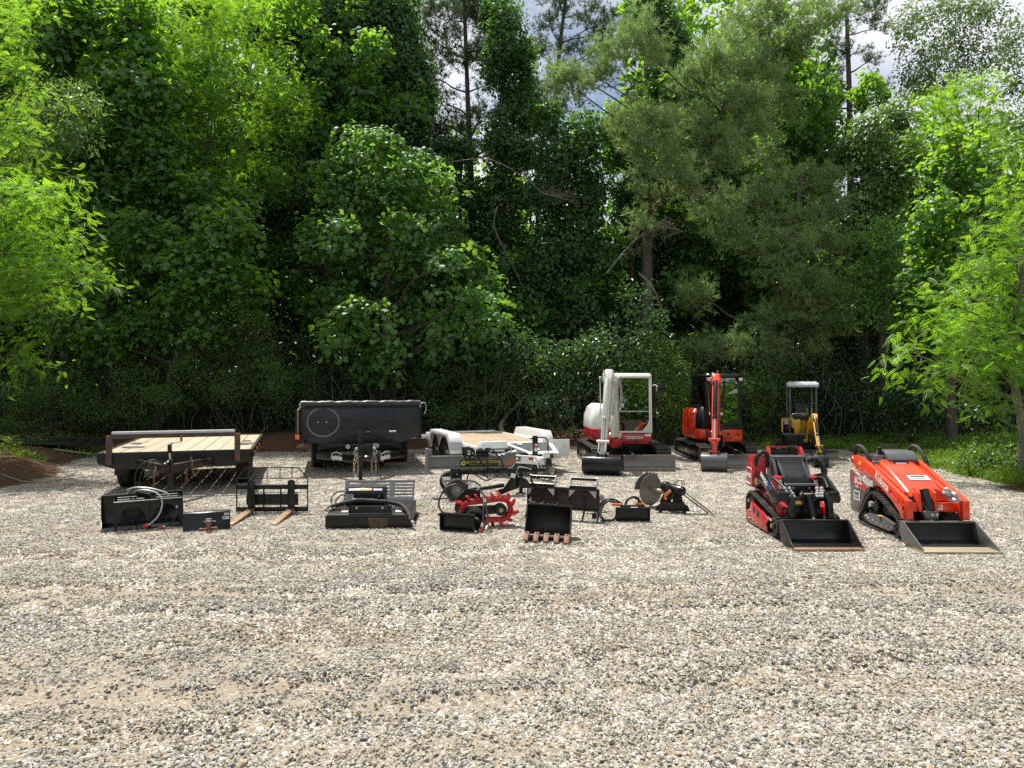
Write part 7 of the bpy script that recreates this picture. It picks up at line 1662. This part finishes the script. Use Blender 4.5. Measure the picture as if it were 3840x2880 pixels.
def cab(t, x0, x1, y0, y1, z0, z1, zm, col, inner='seat', corner=None, roof_r=.07, sill=.06, lp=.07, rp=.07, slope=.06):
    """open frame of posts and beams with glass panes, seat and levers inside"""
    yf = y0 + slope                                                     # the windscreen leans back
    mb = MB(); mb.loft([rrect(x0, x1, yf - .02, y1, (roof_r,) * 4, z1 - .12, 4), rrect(x0 - .005, x1 + .005, yf - .05, y1 + .01, (roof_r,) * 4, z1 - .06, 4), rrect(x0 + .03, x1 - .03, yf, y1 - .03, (roof_r,) * 4, z1, 4)]); mb.build('cab_roof', M[col], t, .006)
    mb = MB(); mb.bar((x0 + lp / 2, y0 + .03, z0), (x0 + lp / 2, yf + .03, z1 - .1), lp, .06, up=(0, 1, 0)); mb.bar((x1 - rp / 2, y0 + .03, z0), (x1 - rp / 2, yf + .03, z1 - .1), rp, .06, up=(0, 1, 0))
    mb.bar((x0, y0 + .03, z0 + sill / 2), (x1, y0 + .03, z0 + sill / 2), .05, sill)
    if corner: mb.prism([(x1 - rp, z0 + sill), (x1 - rp - corner, z0 + sill), (x1 - rp - corner * .25, z0 + sill + corner * .8), (x1 - rp, z0 + sill + corner * 1.5)], y0 + .005, y0 + .05, 'y')
    for x in (x0 + .025, x1 - .025): mb.bar((x, y1 - .04, z0), (x, y1 - .04, z1 - .1), .05, .07, up=(0, 1, 0)); mb.b2((x - .02, y0 + .05, z0), (x + .02, y1 - .05, z0 + .30)); mb.bar((x, (y0 + y1) / 2 + .1, z0), (x, (y0 + y1) / 2 + .1, z1 - .1), .04, .05, up=(0, 1, 0))
    mb.b2((x0, y1 - .05, z0), (x1, y1, z0 + .55)); mb.build('cab_frame', M[col], t, .010)
    f = (zm - z0) / (z1 - z0); ym = y0 + slope * f
    mb = MB(); mb.bar((x0 + lp, ym + .02, zm), (x1 - rp, ym + .02, zm), .03, .025); mb.build('window_bar', M['silver'] if col == 'cream' else M['black'], t)
    def pane(a, b, c, d, n):
        m = MB(); a, b, c, d = map(Vector, (a, b, c, d)); nn = (b - a).cross(d - a).normalized() * .0025
        m.add([p - nn for p in (a, b, c, d)] + [p + nn for p in (a, b, c, d)], [(3, 2, 1, 0), (4, 5, 6, 7), (0, 1, 5, 4), (1, 2, 6, 5), (2, 3, 7, 6), (3, 0, 4, 7)]); return m.build(n, M['glass'], t, smooth=0)
    pane((x0 + lp, ym + .02, zm + .013), (x1 - rp, ym + .02, zm + .013), (x1 - rp, yf + .01, z1 - .12), (x0 + lp, yf + .01, z1 - .12), 'upper_windscreen')
    pane((x0 + lp, y0 + .03, z0 + sill), (x1 - rp, y0 + .03, z0 + sill), (x1 - rp, ym + .02, zm - .013), (x0 + lp, ym + .02, zm - .013), 'lower_windscreen')
    for x, nme in ((x0 + .012, 'side_window'), (x1 - .012, 'side_window')): pane((x, y0 + .07, z0 + .30), (x, y1 - .08, z0 + .30), (x, y1 - .08, z1 - .12), (x, yf + .07, z1 - .12), nme)
    pane((x0 + .06, y1 - .02, z0 + .55), (x1 - .06, y1 - .02, z0 + .55), (x1 - .06, y1 - .02, z1 - .12), (x0 + .06, y1 - .02, z1 - .12), 'rear_window')
    cx = (x0 + x1) / 2; ys = y1 - .42
    mb = MB(); mb.b2((cx - .22, ys - .18, z0 + .28), (cx + .22, ys + .22, z0 + .40)); mb.loft([rrect(cx - .22, cx + .22, ys + .16, ys + .28, (.05,) * 4, z0 + .38), rrect(cx - .21, cx + .21, ys + .22, ys + .33, (.05,) * 4, z0 + .75), rrect(cx - .14, cx + .14, ys + .25, ys + .34, (.04,) * 4, z0 + .95)]); mb.b2((cx - .2, ys - .1, z0 + .03), (cx + .2, ys + .2, z0 + .28)); mb.build('seat', M[inner], t, .02)
    for s in (-1, 1):
        mb = MB(); mb.b2((cx + s * .27 - .05, ys - .22, z0 + .1), (cx + s * .27 + .05, ys + .1, z0 + .48)); mb.cyl((cx + s * .27, ys - .16, z0 + .48), (cx + s * .26, ys - .18, z0 + .66), .016); mb.ball((cx + s * .26, ys - .18, z0 + .67), .03, 8, sq=(1, 1, 1.6)); mb.build('control_lever', M['black'], t, .01)
        mb = MB(); mb.cyl((cx + s * .07, y0 + .22, z0 + .04), (cx + s * .07, y0 + .26, z0 + .34), .010); mb.build('travel_lever', M['black'], t)
    mb = MB(); mb.b2((x0 + .03, y0 + .06, z0 + .01), (x1 - .03, y1 - .05, z0 + .04)); mb.build('cab_floor', M['black_dull'], t)

# --- white and red excavator
t = thing('excavator', 'white and red compact excavator with closed white cab and grey dozer blade', 'excavator', (2.72, 17.6, 0), 3, MCH)
undercarriage(t, .93, .34, -1.15, 1.35, .46, .86, .36, -1.70)
mb = MB(); R_ = (.45, .45, .25, .06)
mb.loft([rrect(-.72, .55, -.62, .95, R_, .52), rrect(-.84, .60, -.66, 1.02, R_, .62), rrect(-.86, .61, -.66, 1.04, R_, .86)]); mb.build('body', M['red'], t, .008)
mb = MB(); mb.loft([rrect(-.865, -.36, -.58, 1.045, (.1, .45, .22, .06), .862), rrect(-.85, -.36, -.56, 1.03, (.1, .45, .22, .06), 1.15), rrect(-.78, -.36, -.48, .96, (.1, .42, .22, .06), 1.36), rrect(-.68, -.38, -.36, .85, (.1, .35, .2, .06), 1.44)]); mb.build('engine_cover', M['white'], t, .01)
mb = MB(); mb.loft([rrect(-.36, .60, .40, 1.04, (.45, .05, .05, .05), .862), rrect(-.36, .58, .42, 1.0, (.42, .05, .05, .05), 1.30)]); mb.build('rear_cover', M['white'], t, .01)
mb = MB(); mb.b2((-.55, -.572, 1.06), (-.38, -.56, 1.16)); mb.build('cover_vent', M['black_dull'], t, .008)
mb = MB(); mb.prism([(-.62, .90), (-.42, .90), (-.42, 1.03), (-.55, 1.03)], -.575, -.565, 'y'); mb.build('cover_step', M['cream'], t, .006)
text('TB', .10, t, (-.52, -.60, .91), (90, 0, 0), M['ink_red'], bold=.003, shear=.2, name='lettering')
sticker(t, (-.60, -.665, .70), .05, .06, (0, 0, 0), bars=((0, 0, .5, .5),), ink='ink_red')
cab(t, -.34, .58, -.74, .48, .775, 2.20, 1.29, 'cream', corner=.17, sill=.05, lp=.085, rp=.075)
mb = MB(); mb.tube([(-.28, -.715, 2.115), (.52, -.715, 2.115)], .030, 10); mb.build('sun_visor_roll', M['cream'], t)
mb = MB(); mb.prism([(-.22, .76), (.56, .76), (.56, .62), (.46, .52), (-.22, .52)], -.80, -.66, 'y'); mb.build('front_skirt', M['red'], t, .014)
text('TAKEUCHI', .085, t, (.12, -.803, .675), (90, 0, 0), M['print_white'], bold=.003, sx=1.05)
mb = MB(); mb.b2((.38, -.803, .70), (.53, -.800, .76)); mb.build('front_sticker', M['print_white'], t)
mb = MB(); mb.b2((.13, -.803, .56), (.24, -.8005, .60)); mb.build('front_vent', M['ink'], t)
mb = MB(); mb.tube([(.58, -.60, 1.90), (.66, -.66, 1.92), (.70, -.70, 1.90), (.70, -.70, 1.78)], .015, 7); mb.build('mirror_arm', M['cream'], t)
mb = MB(); mb.loft([rrect(.72, .86, -.73, -.70, (.01,) * 4, 1.70), rrect(.70, .88, -.74, -.70, (.01,) * 4, 1.82), rrect(.76, .88, -.73, -.70, (.01,) * 4, 1.96)]); mb.build('mirror', M['black'], t, .012)
mb = MB(); mb.b2((-.50, -1.02, .50), (-.22, -.68, .72)); mb.cyl((-.38, -1.0, .46), (-.38, -1.0, .80), .09, n=18); mb.prism([(-.50, .60), (-.26, .60), (-.26, .82), (-.46, .80)], -1.08, -.96, 'y'); mb.build('swing_bracket', M['red'], t, .014)
arm(t, (-.36, -1.0, .74), -23, 1.0, ((.72, 1.40), (1.30, -.30)), 'cream', 'cream', 'black', .40, 'silver')
mb = MB(); mb.b2((-.30, -1.10, 1.40), (-.17, -.98, 1.48)); mb.build('work_lamp', M['silver'], t, .012)
text('260', .085, t, (-.38, -1.30, 1.78), (72, 0, -17), M['ink_red'], bold=.002)

# --- orange excavator
t = thing('excavator', 'orange compact excavator with closed black cab and black engine cover', 'excavator', (5.27, 18.5, 0), 3, MCH)
undercarriage(t, .72, .28, -1.05, 1.2, .42, .80, .32, -2.15, bx=.10)
mb = MB(); R_ = (.42, .42, .22, .06)
mb.loft([rrect(-.50, .47, -.52, .80, R_, .46), rrect(-.66, .49, -.60, .92, R_, .56), rrect(-.68, .50, -.60, .94, R_, .79)]); mb.build('body', M['orange'], t, .008)
mb = MB(); mb.loft([rrect(-.675, -.44, -.30, .93, (.1, .42, .1, .06), .792), rrect(-.66, -.44, -.26, .90, (.1, .40, .1, .06), 1.20), rrect(-.58, -.44, -.16, .80, (.1, .3, .1, .06), 1.30)]); mb.build('rear_cover', M['orange'], t, .01)
mb = MB(); mb.loft([rrect(-.60, -.14, -.52, .70, (.06, .3, .24, .06), .792), rrect(-.58, -.14, -.50, .70, (.06, .3, .24, .06), 1.12), rrect(-.50, -.14, -.42, .66, (.06, .3, .24, .06), 1.32), rrect(-.40, -.16, -.30, .58, (.06, .25, .2, .06), 1.40)]); mb.build('engine_cover', M['black'], t, .01)
for k in range(4):
    mb = MB(); mb.b2((-.34 + .045 * k, -.604, .745), (-.31 + .045 * k, -.60, .755)); mb.build('decal_dash', M['print_white'], t)
sticker(t, (-.48, -.604, .715), .07, .05, (0, 0, 0), bars=((0, 0, .5, .6),))
cab(t, -.42, .49, -.62, .62, .79, 2.20, 1.30, 'black', corner=.12, sill=.14, lp=.17, rp=.09, roof_r=.12)
for x in (-.36, .455):
    mb = MB(); mb.b2((x - .065, -.64, 2.00), (x + .065, -.58, 2.10)); mb.build('lamp_housing', M['black'], t, .014)
    mb = MB(); mb.b2((x - .05, -.650, 2.01), (x + .05, -.642, 2.09)); mb.build('work_lamp', M['lens_clear'], t, .010)
mb = MB(); mb.tube(spline([(.50, -.50, 1.70), (.60, -.52, 1.69), (.62, -.52, 1.62), (.62, -.52, 1.20), (.56, -.52, 1.12)], 4), .016, 7); mb.build('grab_rail', M['black'], t)
mb = MB(); mb.prism([(-.08, .78), (.49, .78), (.49, .48), (.02, .48)], -.68, -.56, 'y'); mb.build('front_skirt', M['orange'], t, .014)
bolts(t, [(.12, -.682, .67), (.38, -.682, .66)], (0, -1, 0), .02, 'black')
sticker(t, (.16, -.55, 1.02), .14, .20, (-3, 0, 0), bars=BARS)
mb = MB(); mb.b2((-.40, -.98, .46), (-.10, -.55, .74)); mb.cyl((-.26, -.98, .42), (-.26, -.98, .80), .085, n=18); mb.build('swing_bracket', M['black_dull'], t, .014)
for s in (-1, 1):
    mb = MB(); mb.prism([(-1.10, .40), (-.92, .38), (-.88, .80), (-1.02, .84)], -.26 + s * .13 - .012, -.26 + s * .13 + .012, 'x'); mb.build('swing_plate', M['blade'], t, .006)
arm(t, (-.28, -1.0, .72), -21, .95, ((.62, 1.34), (1.62, -.30)), 'orange', 'black', 'battleship', .275, 'hose')

# --- small yellow excavator
t = thing('excavator', 'small yellow open excavator with grey canopy on thin posts', 'excavator', (7.66, 18.95, 0), 2, MCH)
undercarriage(t, .46, .18, -.62, .75, .33, .46, .20, -.72, bx=.26, bz=.03)
lower = set(t.children)
mb = MB(); mb.loft([rrect(-.42, .42, -.48, .62, (.2, .2, .12, .12), .30), rrect(-.44, .44, -.50, .64, (.2, .2, .12, .12), .60)]); mb.build('base', M['black_dull'], t, .02)
mb = MB(); mb.b2((-.43, -.46, .602), (.43, .60, .625)); mb.build('deck_plate', M['blade'], t)
mb = MB(); mb.prism([(-.20, .98), (.02, .99), (.0, .62), (-.13, .62), (-.13, .72), (-.20, .80)], -.34, -.14, 'y'); mb.build('console', M['yellow'], t, .012)
mb = MB(); mb.loft([rrect(-.44, .44, .16, .66, (.2, .2, .03, .03), .626), rrect(-.44, .44, .16, .66, (.2, .2, .03, .03), .98)]); mb.build('engine_cover', M['yellow'], t, .012)
mb = MB(); mb.b2((-.445, -.30, .64), (-.40, .16, .97)); mb.build('side_panel', M['yellow'], t, .01)
mb = MB(); mb.b2((.40, -.30, .62), (.445, .16, .92)); mb.build('side_panel', M['yellow'], t, .01)
mb = MB(); mb.b2((-.38, -.10, .63), (-.14, .15, .93)); mb.build('battery_box', M['black'], t, .01)
for x in (-.32, -.14):
    mb = MB(); mb.b2((x - .05, -.32, .86), (x + .05, -.30, .95)); mb.build('plate', M['silver'], t)
mb = MB(); mb.b2((-.12, .02, .98), (.28, .40, 1.08)); mb.loft([rrect(-.08, .26, .34, .42, (.03,) * 4, 1.05), rrect(-.07, .25, .40, .47, (.03,) * 4, 1.30), rrect(-.04, .22, .42, .48, (.03,) * 4, 1.38)]); mb.build('seat', M['seat'], t, .015)
mb = MB(); mb.box((.14, .325, 1.10), (.12, .004, .07)); mb.build('seat_label', M['label_yellow'], t, smooth=0)
for (x, y), top in (((-.24, -.38), 1.90), ((.40, -.38), 1.90), ((-.30, .20), 1.92), ((.32, .20), 1.92)):
    mb = MB(); mb.bar((x, y, .62 if y < 0 else .95), (x, y, top), .04, .04, up=(0, 1, 0)); mb.build('canopy_post', M['battleship'], t, .006)
mb = MB(); mb.loft([rrect(-.31, .46, -.50, .32, (.06,) * 4, 1.845), rrect(-.32, .47, -.52, .33, (.07,) * 4, 1.90), rrect(-.31, .46, -.48, .33, (.07,) * 4, 1.955), rrect(-.24, .39, -.36, .28, (.06,) * 4, 1.985)])
for k in range(5): mb.box((-.22 + .15 * k, -.06, 1.985), (.07, .56, .018))
mb.build('canopy', M['canopy_grey'], t, .008)
mb = MB(); mb.tube(spline([(-.18, -.30, 1.0), (-.20, -.30, 1.10), (-.14, -.30, 1.14), (.04, -.30, 1.15), (.10, -.30, 1.12)], 4), .013, 7); mb.build('grab_bar', M['silver'], t)
for x in (.20, .29):
    mb = MB(); mb.tube(spline([(x + .02, -.28, .98), (x, -.29, 1.18), (x - .03 + .05 * (x > .25), -.30, 1.30)], 4), .011, 7); mb.build('control_lever', M['silver'], t)
mb = MB(); mb.b2((.16, -.38, .92), (.36, -.26, 1.0)); mb.cyl((-.02, -.52, .60), (-.02, -.52, .30), .022); mb.build('control_box', M['black'], t, .01)
mb = MB(); mb.bar((-.30, -.56, .30), (-.06, -.56, .30), .1, .14); mb.build('swing_bracket', M['black'], t, .01)
arm(t, (.18, -.56, .46), 6, .60, ((1.05, .68), (1.78, -.12)), 'yellow', 'black', 'black_dull', .15, None)
hose(t, [(.12, -.60, .70), (.16, -.85, 1.04), (.20, -1.2, 1.20), (.26, -1.6, 1.18), (.27, -1.8, .95)], .011)
hose(t, [(.28, -.45, .92), (.34, -.9, 1.06), (.36, -1.3, 1.10), (.36, -1.65, .92)], .011, 'silver')
for ch in list(t.children):
    if ch not in lower: ch.matrix_basis = Matrix.Rotation(math.radians(-22), 4, 'Z') @ ch.matrix_basis
